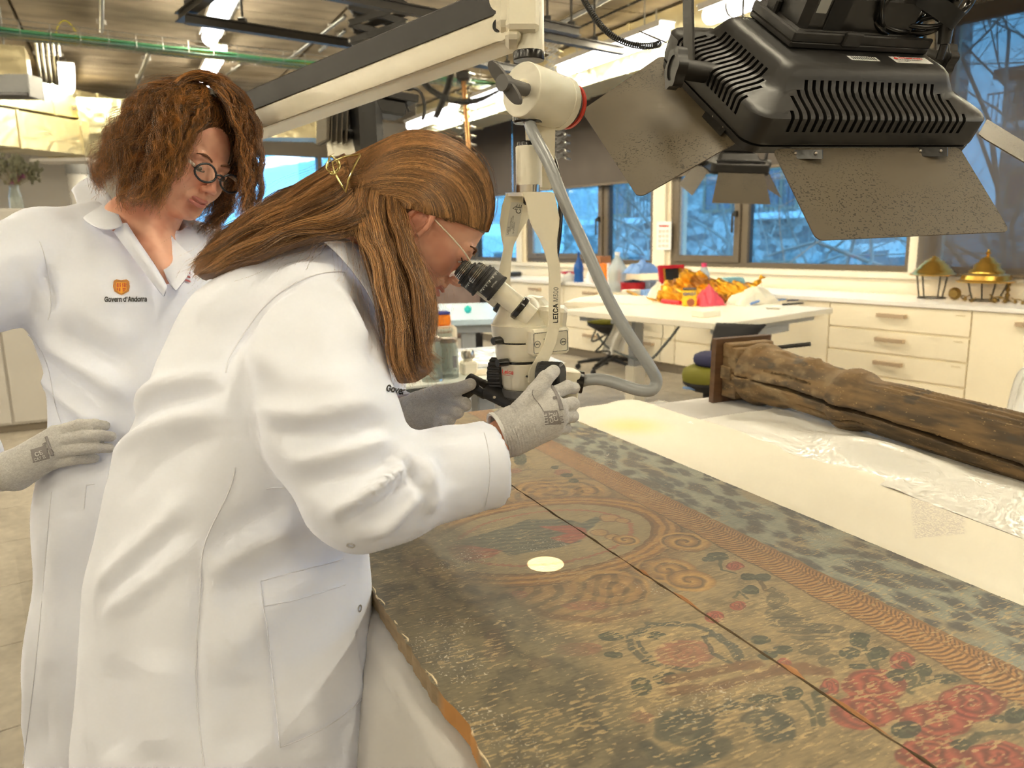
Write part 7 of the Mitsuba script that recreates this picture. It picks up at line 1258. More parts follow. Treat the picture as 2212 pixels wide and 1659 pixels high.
for l_ in ([(571, 1311), (650, 1290), (742, 1263)], [(563, 1257), (573, 1340), (590, 1480), (603, 1613)], [(603, 1612), (700, 1570), (785, 1503)], [(563, 1257), (650, 1235), (737, 1207)]): seam(W + '__coat__stitching', cm, l_, .0007, 'mat_stitch', .0042)
for x, y in ((762, 1177), (780, 1314), (776, 1443)):
    p, n_ = cast(cm, [(x - 4, y)], .0008); add(W + '__coat__snap', xf(lathe([(.0036, 0), (.0056, 0), (.0056, .0010), (.0036, .0010), (.0036, 0)], 20), axis(p[0], p[0] + n_[0])), 'mat_snap', 30)
seam(W + '__coat__stitching', cm, [(1046, 935), (1056, 985), (1057, 1040), (1047, 1095)], .0007, 'mat_stitch', .0006)
print_on(W + '__coat__lettering', cm, 'Gover', 13.5, (833, 845), (873, 852), 'mat_ink')
# collar lying round the neck under the hair
_cl = [[Wn(716, 506, 1.20), Wn(752, 522, 1.22), Wn(790, 566, 1.21), Wn(822, 630, 1.19), Wn(838, 690, 1.18)], [Wn(690, 516, 1.19), Wn(735, 556, 1.165), Wn(776, 606, 1.155), Wn(806, 656, 1.15), Wn(826, 716, 1.15)]]
_P = np.array([[a + (b - a) * t + np.array([0, 0, .010 * math.sin(t * 3.1)]) for t in np.linspace(0, 1, 8)] for a, b in zip(smoothpath(_cl[0], 6), smoothpath(_cl[1], 6))]); add(W + '__coat__collar', thick(grid_mesh(_P), .003), 'mat_coat', True)
# legs under the coat
def legs(k, hip, foot_dir, lat, sp=.10, zt=.62):
    for s in (-1, 1):
        a = hip + lat * sp * s; p = [np.array([a[0], a[1], zt]), np.array([a[0], a[1], .45]) , np.array([a[0], a[1], .085])]; add(k + '__trousers', tube(smoothpath(p, 5), np.linspace(.085, .055, 11), 18), 'mat_trousers', True)
        f = np.array([a[0], a[1], 0]); sh = nets(lambda P: smax(smin(sd_cone(P, f + [0, 0, .05], f + foot_dir * .17 + [0, 0, .03], .045, .035), sd_cone(P, f + [0, 0, .04], f + [0, 0, .10], .048, .05), .02), .002 - P[..., 2], .004), f - [.3, .3, .02], f + [.3, .3, .16], .009); add(k + '__shoe', sh, 'mat_shoe', True)
legs(W, TOR[2][0] * [1, 1, 0], FW, LT)
# gloved hands
R_ = lambda x, y, d: at(x, y, d)
gr = hand_mesh([(R_(1102, 925, 1.165), R_(1182, 858, 1.165), .027, .016), (R_(1104, 928, 1.16), R_(1200, 880, 1.152), .027, .016), (R_(1108, 936, 1.16), R_(1204, 902, 1.155), .027, .0155), (R_(1112, 944, 1.165), R_(1196, 926, 1.165), .026, .0145)],
               [([R_(1182, 856, 1.165), R_(1226, 836, 1.185), R_(1240, 838, 1.225), R_(1226, 842, 1.25)], [.0145, .0135, .012, .010]), ([R_(1200, 880, 1.152), R_(1236, 872, 1.178), R_(1240, 872, 1.22), R_(1222, 872, 1.245)], [.0145, .0135, .012, .010]), ([R_(1204, 902, 1.155), R_(1236, 899, 1.18), R_(1238, 898, 1.22), R_(1220, 897, 1.24)], [.014, .013, .0115, .010]), ([R_(1196, 926, 1.165), R_(1221, 925, 1.185), R_(1222, 922, 1.215), R_(1208, 918, 1.235)], [.013, .012, .0105, .009]),
                ([R_(1128, 886, 1.155), R_(1158, 846, 1.155), R_(1178, 818, 1.165), R_(1196, 802, 1.19)], [.020, .0155, .0135, .0115])],
               [(R_(1074, 942, 1.158), R_(1106, 926, 1.165), .0345, .031)])
def ribbed(m, a, b, amp=.0009, wl=.0042, L_=.06):
    v, n = np.array(m.vertices), np.array(m.vertex_normals); t = (v - a) @ unit(b - a); w = np.clip(1 - (t - .01) / L_, 0, 1); m.vertices = v + n * (amp * np.sin(t / wl * 2 * np.pi) * w)[:, None]; return m
def glove(k, m, c0, c1, rc):
    d = unit(c1 - c0); g = add(k + '__glove', ribbed(m, c0, c1), 'mat_glove', True); add(g + '__hem', xf(lathe([(rc - .003, -.002), (rc + .0012, -.003), (rc + .0022, 0), (rc + .0012, .003), (rc - .003, .002), (rc - .003, -.002)], 30), axis(c0, c1)), 'mat_glove_rib', 40); return g
v_ = np.array(gr.vertices); cut0 = R_(1076, 938, 1.158); cd = unit(R_(1106, 926, 1.165) - cut0)
def trim_cuff(m, p, d): q = trimesh.intersections.slice_mesh_plane(m, d, p); return q
gr = trim_cuff(gr, cut0, cd); g = glove(W, gr, cut0, cut0 + cd, .0335)
def gprint(g, m, quads, texts):
    for l, r in quads: add(g + '__print', patch(m, (l, r), 12, .0006, .0004), 'mat_glove_print', True)
    for s, h, a, b, mm in texts: print_on(g + '__print_lettering', m, s, h, a, b, mm, True, .0013)
gprint(g, gr, [([(1174, 888), (1178, 918)], [(1204, 886), (1212, 916)])], [('CE', 9, (1206, 908), (1202, 890), 'mat_glove_letter'), ('M', 11, (1217, 912), (1214, 898), 'mat_glove_print'), ('8', 10, (1205, 862), (1203, 855), 'mat_glove_print'), ('LITE', 7, (1184, 914), (1181, 893), 'mat_glove_letter'), ('CAT', 7, (1195, 912), (1192, 890), 'mat_glove_letter')])
seam(g + '__print_outline', gr, [(1152, 842), (1150, 850), (1160, 868), (1174, 888), (1178, 918)], .0006, 'mat_glove_print', .0006); seam(g + '__print_outline', gr, [(1192, 836), (1206, 860), (1213, 886)], .0035, 'mat_glove_print', .0)
Q_ = lambda x, y, d: at(x, y, d - .05)
gl = hand_mesh([(Q_(884, 895, 1.44), Q_(950, 860, 1.41), .030, .019), (Q_(884, 900, 1.44), Q_(952, 880, 1.40), .030, .019), (Q_(886, 906, 1.44), Q_(948, 898, 1.40), .029, .018), (Q_(888, 912, 1.44), Q_(942, 914, 1.41), .027, .016)],
               [([Q_(950, 862, 1.40), Q_(985, 866, 1.36), Q_(1004, 872, 1.32), Q_(1006, 876, 1.31)], [.0155, .014, .0135, .0125]), ([Q_(950, 886, 1.395), Q_(978, 888, 1.35), Q_(986, 892, 1.325), Q_(990, 892, 1.31)], [.0155, .014, .013, .012]), ([Q_(948, 900, 1.395), Q_(962, 908, 1.355), Q_(968, 911, 1.33), Q_(974, 908, 1.32)], [.0145, .013, .012, .011]), ([Q_(942, 914, 1.405), Q_(950, 920, 1.37), Q_(952, 922, 1.345)], [.013, .0115, .010]), ([Q_(900, 868, 1.42), Q_(946, 848, 1.385), Q_(986, 842, 1.35), Q_(1016, 830, 1.325)], [.021, .0155, .013, .0115])],
               [(Q_(862, 905, 1.46), Q_(890, 898, 1.44), .034, .032)])
_c0 = Q_(872, 902, 1.452); _c1 = Q_(892, 898, 1.44); gl = trim_cuff(gl, _c0, unit(_c1 - _c0)); glove(W, gl, _c0, _c1, .034)
add(W + '__body__wrist', tube([_c0 - unit(_c1 - _c0) * .06, _c0 + unit(_c1 - _c0) * .02], [.030, .028], 16), 'mat_skin', True)
# glasses: a temple running back over the ear, lens rims pressed to the ocular
def glasses(k, M, temple, rimm, lensr, temple_y=.070):
    h = lambda x, y, z: (M @ [x, y, z, 1])[:3]; g = k + '__glasses'
    for s in (-1, 1):
        a = np.linspace(0, 2 * np.pi, 33); add(g + '__rim', tube([h(.112 - .10 * abs(t_[0]) ** 2 * 3, t_[0], t_[1]) for t_ in [(s * .034 + .025 * math.cos(b) * (1 + .08 * math.cos(2 * b)), -.010 + .019 * math.sin(b) * (1 + .10 * math.sin(b))) for b in a]], lensr, 7), rimm, True)
        ln = Polygon([(s * .034 + .025 * math.cos(b), -.010 + .019 * math.sin(b)) for b in a[:-1]]); q = trimesh.creation.triangulate_polygon(ln, engine='earcut'); add(g + '__lens', trimesh.Trimesh([h(.112 - .10 * y ** 2 * 3, y, z) for y, z in q[0]], q[1], process=False), 'mat_glass')
        add(g + '__temple', tube(smoothpath([h(.104, s * .060, -.004), h(.085, s * .0685, .001), h(.03, s * (temple_y + .004), .005), h(-.012, s * temple_y, .008)], 6), temple[1], 6), temple[0], True)
    add(g + '__bridge', tube(smoothpath([h(.113, -.0105, -.004), h(.1155, 0, -.001), h(.113, .0105, -.004)], 4), lensr, 6), rimm, True)
mat('temple_cream', (238, 226, 204), .35); mat('rim_clear', (150, 120, 130), .15); glasses(W, HM, ('mat_temple_cream', .0013), 'mat_rim_clear', .0014, .078)
# hair: cap pulled back to the clip, a tail over the back, a fall in front of the shoulder
hl = lambda x, y, z: (HM @ [x, y, z, 1])[:3]
def cap_path(x, y, z, end, bulge):
    a, b = np.array([x, y, z], float), np.array(end, float); q = []; c0, rr_ = np.array([-.030, 0, .036]), np.array([.114, .092, .110]); cc = np.array([-.045, y * 1.35, .035 + 2.0 * z])
    for t in np.linspace(0, 1, 8):
        p = a * (1 - t) ** 2 + 2 * cc * t * (1 - t) + b * t * t; r = np.linalg.norm((p - c0) / rr_); k = 1.0 if t < .75 else (1 + (r - 1) * (t - .75) / .25); q.append((HM @ [*(c0 + (p - c0) * k / r), 1])[:3])
    return q
CL = (-.150, -.045, -.052)
def _cap(P):
    q = to_local(HM, P); x, y, z = q[..., 0], q[..., 1], q[..., 2]; d = sd_ell(q, (-.030, 0, .036), (.112, .090, .108)); d = smin(d, sd_cone(q, (-.078, 0, .030), (-.138, -.02, -.040), .070, .050), .05)
    d = np.maximum(d, (x - .083 + .07 * (np.abs(y) / .09) ** 2) * .8); d = np.maximum(d, np.where(x > -.035, (.012 + .55 * np.maximum(x, 0) - z) * .85, -1)); return np.maximum(d, (-.095 - z) * .9)
lo, hi = box_of([(HM @ [x, y, z, 1])[:3] for x in (-.2, .12) for y in (-.11, .11) for z in (-.13, .16)], .01); add(W + '__hair', nets(_cap, lo, hi, .004), 'mat_hair_b0', True)
gs = []
for x, y, z in ((-.050, -.086, -.020), (-.034, -.086, -.008), (-.012, -.082, .006), (.004, -.082, .016), (.022, -.080, .026), (.042, -.074, .038), (.058, -.064, .045), (.072, -.050, .054), (.080, -.034, .060), (.083, -.014, .066), (.083, .008, .068), (.079, .030, .066), (.068, .05, .07), (.05, .07, .055)): gs.append(cap_path(x, y, z, (CL[0] + .01 * abs(y) * 8, CL[1] + y * .35 + .02, CL[2] + (z - .05) * .35), 1))
hair(W, gs, 5200, 11, 'b', r=.00045, jit=.0035, wave=.0012, wl=.09, m=15, clump=60, sdf=_cap, margin=.0012)
B = lambda *q: [at(*t) for t in q]
back_g = [B((745, 335, 1.27), (690, 372, 1.27), (610, 420, 1.26), (540, 462, 1.26), (470, 520, 1.25), (425, 578, 1.24)), B((748, 365, 1.24), (690, 405, 1.235), (610, 455, 1.225), (545, 490, 1.215), (475, 538, 1.205), (420, 592, 1.20)), B((752, 400, 1.215), (700, 440, 1.20), (620, 480, 1.185), (550, 512, 1.18), (480, 552, 1.17), (430, 596, 1.175)), B((770, 440, 1.20), (720, 480, 1.175), (640, 500, 1.165), (575, 526, 1.16), (510, 560, 1.155), (455, 592, 1.16)), B((800, 470, 1.20), (745, 500, 1.165), (670, 512, 1.158), (600, 532, 1.152), (545, 560, 1.15), (500, 582, 1.15))]
front_g = [B((772, 395, 1.26), (782, 510, 1.15), (812, 590, 1.105), (836, 690, 1.09), (850, 770, 1.09), (868, 822, 1.10)), B((796, 400, 1.26), (812, 520, 1.14), (840, 600, 1.10), (858, 700, 1.085), (868, 775, 1.085), (888, 824, 1.095)), B((826, 410, 1.26), (842, 530, 1.145), (866, 610, 1.105), (880, 705, 1.09), (884, 775, 1.09), (905, 822, 1.10)), B((850, 425, 1.26), (868, 540, 1.155), (890, 620, 1.12), (904, 705, 1.105), (898, 770, 1.10), (930, 808, 1.11)), B((864, 440, 1.26), (890, 550, 1.175), (914, 625, 1.145), (928, 700, 1.13), (912, 765, 1.12), (940, 800, 1.12)), B((872, 455, 1.255), (904, 560, 1.20), (935, 625, 1.185), (944, 690, 1.17), (928, 755, 1.15), (925, 800, 1.13))]
def sheet_of(gs_, th): G = np.array([smoothpath(np.array(g_), 5) for g_ in gs_]); s = np.linspace(0, len(G) - 1, 24); return relax(thick(grid_mesh(np.array([G[int(min(a, len(G) - 2))] * (1 - (a - int(min(a, len(G) - 2)))) + G[int(min(a, len(G) - 2)) + 1] * (a - int(min(a, len(G) - 2))) for a in s])), th), 2)
dn = np.array([0, .010, -.004])
add(W + '__hair__tail', mv(sheet_of(back_g, .022), *dn), 'mat_hair_b0', True); add(W + '__hair__front_fall', mv(sheet_of(front_g, .010), *(dn * 1.3) + np.array([-.006, 0, 0])), 'mat_hair_b0', True)
hair(W, back_g, 2300, 12, 'b', r=.00045, jit=.007, wave=.0035, wl=.11, m=15, clump=26); hair(W, front_g, 2600, 13, 'b', r=.00045, jit=.007, wave=.003, wl=.10, m=15, clump=26)
hair(W, [[a + np.array([0, 0, .006]) for a in g_] for g_ in gs[1:]], 130, 14, 'b', r=.0002, jit=.012, wave=.006, wl=.1, m=13, frizz=.0012); hair(W, back_g + front_g[:1], 130, 15, 'b', r=.0002, jit=.022, wave=.008, wl=.12, m=13, frizz=.002); hair(W, front_g, 150, 16, 'b', r=.0002, jit=.022, wave=.008, wl=.12, m=13, frizz=.002)
scene['mat_clip_gold'] = scene['mat_steel'].copy(); mat('clip_gold', (226, 206, 140), .15, 1.0)
_k = W + '__hair_clip'; add(_k, tube(np.array(B((778, 333, 1.165), (745, 338, 1.16), (718, 350, 1.165), (722, 372, 1.165), (735, 395, 1.16), (747, 415, 1.16), (752, 390, 1.155), (765, 360, 1.155), (778, 335, 1.16))), .0016, 8), 'mat_clip_gold', True); add(_k + '__spring', cat([tube(smoothpath(B((716, 345, 1.17), (706, 352, 1.165), (708, 368, 1.16), (720, 372, 1.165), (731, 362, 1.165), (726, 348, 1.17), (720, 340, 1.17), (708, 360, 1.165)), 6), .0014, 7), tube(smoothpath(B((712, 372, 1.17), (728, 372, 1.16), (734, 356, 1.165), (722, 342, 1.165)), 5), .0014, 7)]), 'mat_clip_gold', True)

# ================================================================ the standing woman with glasses
V = thing('person', 'standing woman with curly brown bob and black glasses, gloved hand on her hip', 'person')
GM = head_frame((.80, .44, -.42), (.46, -.87, -.12), (0, 0, 0), at(405, 342, 1.62)); gh = lambda x, y, z: (GM @ [x, y, z, 1])[:3]
vn0, vn1 = gh(-.02, 0, -.06), at(268, 545, 1.66)
def _body1(P):
    d = head_sd(to_local(GM, P)) * .97; d = smin(d, sd_cone(P, vn0, vn1, .050, .062), .035); d = smin(d, sd_cone(P, at(292, 505, 1.61), at(338, 590, 1.575), .075, .055), .04); return d
lo, hi = box_of([gh(x, y, z) for x in (-.12, .12) for y in (-.095, .095) for z in (-.16, .13)] + [vn1, at(330, 680, 1.56), at(250, 560, 1.7)], .05); add(V + '__body', nets(_body1, lo, hi, .003), 'mat_skin', True); face_parts(V, GM, -1); scene[V + '__body']
T1 = [((285, 585), 150, 1.66), ((290, 680), 182, 1.64), ((322, 880), 176, 1.63), ((326, 1080), 210, 1.63), ((334, 1400), 232, 1.63), ((338, 1900), 255, 1.63)]; T1 = [(at(*c, d), r * d / FOC) for c, r, d in T1]
A1 = [(at(96, 540, 1.56), .086), (at(20, 590, 1.50), .088), (at(-150, 690, 1.40), .070), (at(-120, 880, 1.42), .058), (at(-62, 985, 1.45), .054)]
A2 = [(at(430, 560, 1.80), .085), (at(470, 760, 1.85), .075), (at(480, 960, 1.80), .06)]
LT1 = unit(CAM @ np.array([.75, 0, .66])); LT1[2] = 0; LT1 = unit(LT1); FW1 = np.array([LT1[1], -LT1[0], 0])
vA, vB, vC = at(226, 440, 1.45), at(352, 448, 1.45), at(354, 622, 1.45)
def _coat1(P):
    d = np.full(P.shape[:-1], 9.0)
    for (a, ra), (b, rb) in zip(T1[:-1], T1[1:]): d = smin(d, sd_cone(P, a, b, ra, rb, (FW1, .80)), .04)
    d = smin(d, sd_cone(P, at(235, 520, 1.66), at(100, 545, 1.58), .078, .080), .05); d = smin(d, sd_cone(P, at(300, 530, 1.70), at(430, 560, 1.80), .075, .08), .05)
    for A in (A1, A2):
        a = np.full(P.shape[:-1], 9.0)
        for (p, ra), (q, rb) in zip(A[:-1], A[1:]): a = smin(a, sd_cone(P, p, q, ra, rb), .03)
        d = smin(d, a, .022)
    d = np.maximum(d, -sd_cone(P, vn1 + (vn1 - vn0) * .3, vn0, .068, .070))
    r = CAM[:, 2]; n1 = unit(np.cross(vA - EYE, vC - EYE)); n2 = unit(np.cross(vC - EYE, vB - EYE)); n1 = n1 if n1 @ (vB - vA) > 0 else -n1; n2 = n2 if n2 @ (vA - vB) > 0 else -n2
    v = np.minimum((P - vA) @ n1, (P - vB) @ n2); v = np.minimum(v, (at(300, 500, 1.665) - P) @ r + .03); d = np.maximum(d, v)
    return d + .008 * (meshkit.fbm(P * np.array([6.0, 6.0, 4.0]), 3, 13) - .5)
lo, hi = box_of([p for p, r in T1[:-1] + A1 + A2], .13); lo[2], hi[2] = .35, 1.55; lo[0] = max(lo[0], -1.55)
c1 = relax(nets(_coat1, lo, hi, .0082), 3)
F1 = [([(72, 716), (140, 770), (230, 830), (290, 870)], .012, .020), ([(70, 760), (160, 830), (240, 890)], -.010, .018), ([(80, 800), (160, 880), (235, 930)], .010, .018), ([(95, 850), (150, 920), (215, 985)], -.008, .018), ([(120, 700), (200, 760), (290, 800)], -.009, .02), ([(150, 640), (220, 700), (300, 740)], .006, .024), ([(94, 560), (108, 620), (112, 680)], -.012, .010), ([(0, 705), (60, 705), (105, 690)], .006, .02), ([(20, 560), (60, 610), (60, 680)], -.007, .02), ([(100, 1090), (92, 1200), (78, 1330)], -.006, .014), ([(140, 1100), (120, 1250), (110, 1400), (100, 1600)], .008, .025), ([(70, 1300), (62, 1450), (55, 1640)], .007, .02), ([(110, 1420), (95, 1640)], -.008, .02), ([(150, 1060), (160, 1120)], -.005, .02), ([(190, 560), (210, 620), (260, 680)], .005, .02)]
c1 = folds(c1, F1); add(V + '__coat', c1, 'mat_coat', True)
seam(V + '__coat__seam', c1, [(86, 522), (100, 570), (108, 620), (109, 670), (104, 692)], .0010, 'mat_stitch'); seam(V + '__coat__seam', c1, [(112, 1062), (100, 1190), (88, 1330), (72, 1480), (50, 1650)], .0010, 'mat_stitch'); seam(V + '__coat__seam', c1, [(60, 722), (95, 770), (115, 850), (135, 920)], .0009, 'mat_stitch')
seam(V + '__coat__pocket_edge', c1, [(205, 1046), (196, 1047), (187, 1048)], .0010, 'mat_stitch'); seam(V + '__coat__pocket_edge', c1, [(187, 1048), (184, 1074), (182, 1100)], .0010, 'mat_stitch')
def flat_piece(key, pts, m, th=.003, bulge=.008):
    """a cloth piece through rows of pixel-depth points."""
    P = np.array([[at(*q) for q in row] for row in pts]); R1 = np.array([smoothpath(r, 6) for r in P]); G = np.array([smoothpath(R1[:, j], 6) for j in range(R1.shape[1])]).transpose(1, 0, 2); g_ = grid_mesh(G)
    if np.mean(np.array(g_.face_normals) @ CAM[:, 2]) > 0: g_.invert()
    return add(key, thick(g_, th), m, True)
flat_piece(V + '__coat__collar', [[(190, 384, 1.70), (222, 405, 1.66), (248, 444, 1.58), (266, 486, 1.50)], [(170, 396, 1.70), (196, 432, 1.62), (218, 462, 1.54), (246, 494, 1.48)], [(154, 412, 1.69), (168, 446, 1.60), (186, 478, 1.53), (226, 496, 1.48)]], 'mat_coat')
flat_piece(V + '__coat__lapel', [[(246, 500, 1.50), (280, 545, 1.50), (316, 592, 1.50), (354, 640, 1.50)], [(262, 486, 1.50), (294, 532, 1.49), (326, 578, 1.49), (358, 628, 1.49)], [(274, 484, 1.53), (304, 530, 1.52), (334, 574, 1.51), (360, 618, 1.50)]], 'mat_coat')
flat_piece(V + '__coat__collar', [[(338, 480, 1.62), (362, 500, 1.60), (388, 530, 1.58), (420, 556, 1.57)], [(334, 500, 1.60), (350, 545, 1.56), (372, 580, 1.54), (408, 590, 1.54)], [(344, 540, 1.57), (352, 575, 1.54), (362, 605, 1.52), (380, 628, 1.51)]], 'mat_coat')
print_on(V + '__coat__lettering', c1, "Govern d'Andorra", 10.5, (226, 652), (317, 651), 'mat_ink')
cr = lambda pts: [(244 + 36 * a, 604 + 34 * b) for a, b in pts]
shape_on(V + '__coat__crest', c1, [cr([(.05, .1), (.2, 0), (.5, .06), (.8, .0), (.97, .12), (1, .45), (.95, .75), (.7, .9), (.5, 1.0), (.3, .9), (.08, .75), (0, .45)])], 'mat_crest_brown'); shape_on(V + '__coat__crest_shield', c1, [cr([(.18, .2), (.82, .2), (.82, .7), (.5, .9), (.18, .7)])], 'mat_crest_gold', .0014); shape_on(V + '__coat__crest_charge', c1, [cr([(.24, .25), (.34, .25), (.34, .5), (.24, .5)]), cr([(.40, .25), (.46, .25), (.46, .5), (.40, .5)]), cr([(.56, .25), (.61, .25), (.61, .5), (.56, .5)]), cr([(.66, .25), (.71, .25), (.71, .5), (.66, .5)]), cr([(.76, .25), (.80, .25), (.80, .5), (.76, .5)]), cr([(.56, .58), (.78, .56), (.76, .64), (.58, .66)]), cr([(.58, .7), (.74, .68), (.68, .76), (.58, .78)]), cr([(.22, .56), (.30, .56), (.30, .72), (.22, .7)]), cr([(.36, .56), (.44, .56), (.44, .78), (.36, .76)])], 'mat_crest_red', .0019)
shape_on(V + '__coat__emblem', c1, [[(390 + a, 566 + 9 * i + a * .3), (408 + a * .2, 572 + 9 * i), (408, 576 + 9 * i), (390 + a, 570 + 9 * i)] for i, a in enumerate((3, 1, 0, 1, 3))], 'mat_emblem', .004)
p, n_ = cast(c1, [(378, 620)], .001); add(V + '__coat__snap', xf(lathe([(.004, 0), (.006, 0), (.006, .001), (.004, .001), (.004, 0)], 20), axis(p[0], p[0] + n_[0])), 'mat_snap', 30)
legs(V, T1[3][0] * [1, 1, 0], FW1, LT1, .11, .55)
# hand on the hip
dh = 1.44
gv = hand_mesh([(at(30, 1010, dh), at(118, 936, dh - .01), .029, .015), (at(30, 1012, dh), at(122, 952, dh - .018), .030, .015), (at(32, 1016, dh), at(122, 974, dh - .018), .030, .015), (at(36, 1024, dh), at(112, 998, dh - .008), .028, .014)],
               [([at(122, 934, dh - .01), at(172, 918, dh - .012), at(204, 917, dh - .008), at(226, 920, dh + .0)], [.0165, .0145, .0135, .0125]), ([at(128, 954, dh - .018), at(182, 942, dh - .022), at(216, 941, dh - .016), at(240, 943, dh - .004)], [.0165, .0150, .014, .0125]), ([at(128, 976, dh - .018), at(180, 968, dh - .022), at(212, 967, dh - .016), at(236, 968, dh - .004)], [.0165, .0145, .0135, .012]), ([at(118, 1000, dh - .008), at(160, 992, dh - .012), at(184, 991, dh - .006), at(204, 990, dh + .0)], [.015, .0135, .0125, .0115]), ([at(50, 985, dh + .02), at(100, 950, dh + .04), at(140, 930, dh + .06)], [.020, .015, .012])],
               [(at(-10, 1022, dh + .01), at(34, 1014, dh), .034, .032)])
_c0, _c1 = at(2, 1020, dh + .008), at(34, 1014, dh); gv = trim_cuff(gv, _c0, unit(_c1 - _c0)); g = glove(V, gv, _c0, _c1, .0345)
add(V + '__body__wrist', tube([at(-60, 1018, dh + .02), _c0 + unit(_c1 - _c0) * .02], [.034, .031], 18), 'mat_skin', True)
gprint(g, gv, [([(66, 972), (72, 1000)], [(98, 962), (108, 990)])], [('CE', 8, (78, 986), (94, 980), 'mat_glove_letter'), ('CAT II', 6, (76, 996), (100, 988), 'mat_glove_letter'), ('8 1 M', 8, (92, 960), (112, 982), 'mat_glove_print')])
seam(g + '__print_outline', gv, [(100, 944), (106, 962), (114, 984)], .0028, 'mat_glove_print', .0)
mat('rim_black', (22, 24, 30), .3); mat('temple_white', (214, 204, 190), .4); glasses(V, GM, ('mat_temple_white', .0032), 'mat_rim_black', .0022, .080)
# curly bob
def _bob(P):
    q = to_local(GM, P); d = sd_ell(q, (-.028, 0, .035), (.106, .096, .100)); d = smin(d, sd_ell(q, (-.055, 0, -.035), (.085, .105, .095)), .04); d = smax(d, -sd_ell(q, (.10, 0, -.03), (.095, .075, .125)), .01); return np.maximum(d, -q[..., 2] - .105)
lo, hi = box_of([gh(x, y, z) for x in (-.17, .12) for y in (-.13, .13) for z in (-.13, .15)], .01); add(V + '__hair', nets(_bob, lo, hi, .0045), 'mat_hair_a0', True)
def bob_guide(ph, lf=1.0, sc=1.0, fwd=0.0):
    q = []
    for t, (r, z) in zip(np.linspace(0, 1, 8), [(.012, .138), (.060, .132), (.100, .098), (.124, .045), (.136, -.015), (.142, -.065), (.138, -.105), (.126, -.130)]):
        a = ph if abs(ph) > 1.15 else math.copysign(abs(ph) + (1.28 - abs(ph)) * min(1, t * 1.9), ph if ph else 1e-6); z_ = z if z > .045 else .045 - (.045 - z) * lf
        q.append(gh(-.024 + r * math.cos(a) * sc * .98, r * math.sin(a) * sc * .92, z_ * (1 if z > 0 else 1)))
    return q
gd = [bob_guide(a, 1.0 + .12 * math.sin(a * 5), 1.0 + .03 * math.sin(a * 3)) for a in np.linspace(-3.14, 3.14, 40)]
hair(V, gd, 4800, 21, 'a', r=.00055, jit=.008, wave=.0115, wl=.070, m=19, clump=150, sdf=_bob, margin=.0018)
hair(V, gd, 900, 22, 'a', r=.00045, jit=.018, wave=.015, wl=.085, m=15, clump=60, sdf=_bob); V_ = lambda *q: [at(*t) for t in q]
hair(V, [V_((428, 176, 1.60), (418, 215, 1.54), (398, 262, 1.50), (382, 318, 1.485), (372, 368, 1.485), (356, 410, 1.49), (344, 440, 1.50)), V_((412, 172, 1.60), (394, 220, 1.52), (378, 275, 1.48), (364, 335, 1.475), (350, 392, 1.475), (336, 430, 1.48), (326, 462, 1.49)), V_((400, 170, 1.60), (368, 225, 1.51), (356, 290, 1.47), (344, 350, 1.465), (324, 400, 1.47), (304, 430, 1.48), (296, 440, 1.49)), V_((390, 170, 1.60), (345, 225, 1.51), (330, 295, 1.47), (316, 350, 1.465), (294, 390, 1.47), (280, 420, 1.48), (272, 436, 1.49))], 1500, 23, 'a', r=.00048, jit=.009, wave=.0095, wl=.060, m=19, clump=40)
hair(V, [V_((434, 180, 1.60), (446, 222, 1.545), (434, 262, 1.52), (414, 300, 1.50), (398, 345, 1.49), (392, 385, 1.49)), V_((428, 180, 1.60), (434, 225, 1.54), (418, 268, 1.51), (402, 310, 1.49), (388, 355, 1.48), (380, 400, 1.485))], 300, 27, 'a', r=.00048, jit=.005, wave=.006, wl=.060, m=19, clump=12)
hair(V, [V_((440, 178, 1.60), (482, 212, 1.56), (505, 258, 1.565), (516, 320, 1.58), (520, 370, 1.59), (514, 420, 1.60)), V_((442, 178, 1.60), (490, 205, 1.57), (516, 258, 1.58), (526, 320, 1.59), (530, 370, 1.60), (522, 430, 1.61))], 260, 28, 'a', r=.00048, jit=.005, wave=.006, wl=.060, m=19, clump=10)
hair(V, [V_((440, 178, 1.60), (474, 208, 1.56), (500, 258, 1.56), (514, 320, 1.58), (520, 380, 1.60), (516, 440, 1.61), (506, 478, 1.61)), V_((446, 176, 1.60), (498, 192, 1.58), (534, 250, 1.60), (548, 330, 1.62), (548, 400, 1.64), (540, 450, 1.65), (528, 484, 1.65)), V_((440, 172, 1.62), (500, 182, 1.64), (545, 250, 1.68), (556, 340, 1.70), (552, 410, 1.70), (548, 450, 1.70), (545, 470, 1.70))], 900, 25, 'a', r=.00048, jit=.009, wave=.009, wl=.065, m=18, clump=20)
hair(V, [V_((372, 178, 1.56), (410, 158, 1.58), (452, 160, 1.60), (490, 184, 1.62), (520, 230, 1.62), (536, 290, 1.62)), V_((384, 186, 1.54), (420, 166, 1.56), (460, 172, 1.57), (494, 200, 1.58), (518, 246, 1.58), (530, 300, 1.59)), V_((378, 180, 1.60), (416, 158, 1.62), (458, 160, 1.64), (500, 186, 1.66), (534, 240, 1.66), (548, 300, 1.66))], 700, 29, 'a', r=.0005, jit=.007, wave=.006, wl=.07, m=17, clump=20)
hair(V, gd, 260, 24, 'a', r=.00022, jit=.028, wave=.02, wl=.09, m=13, frizz=.002)
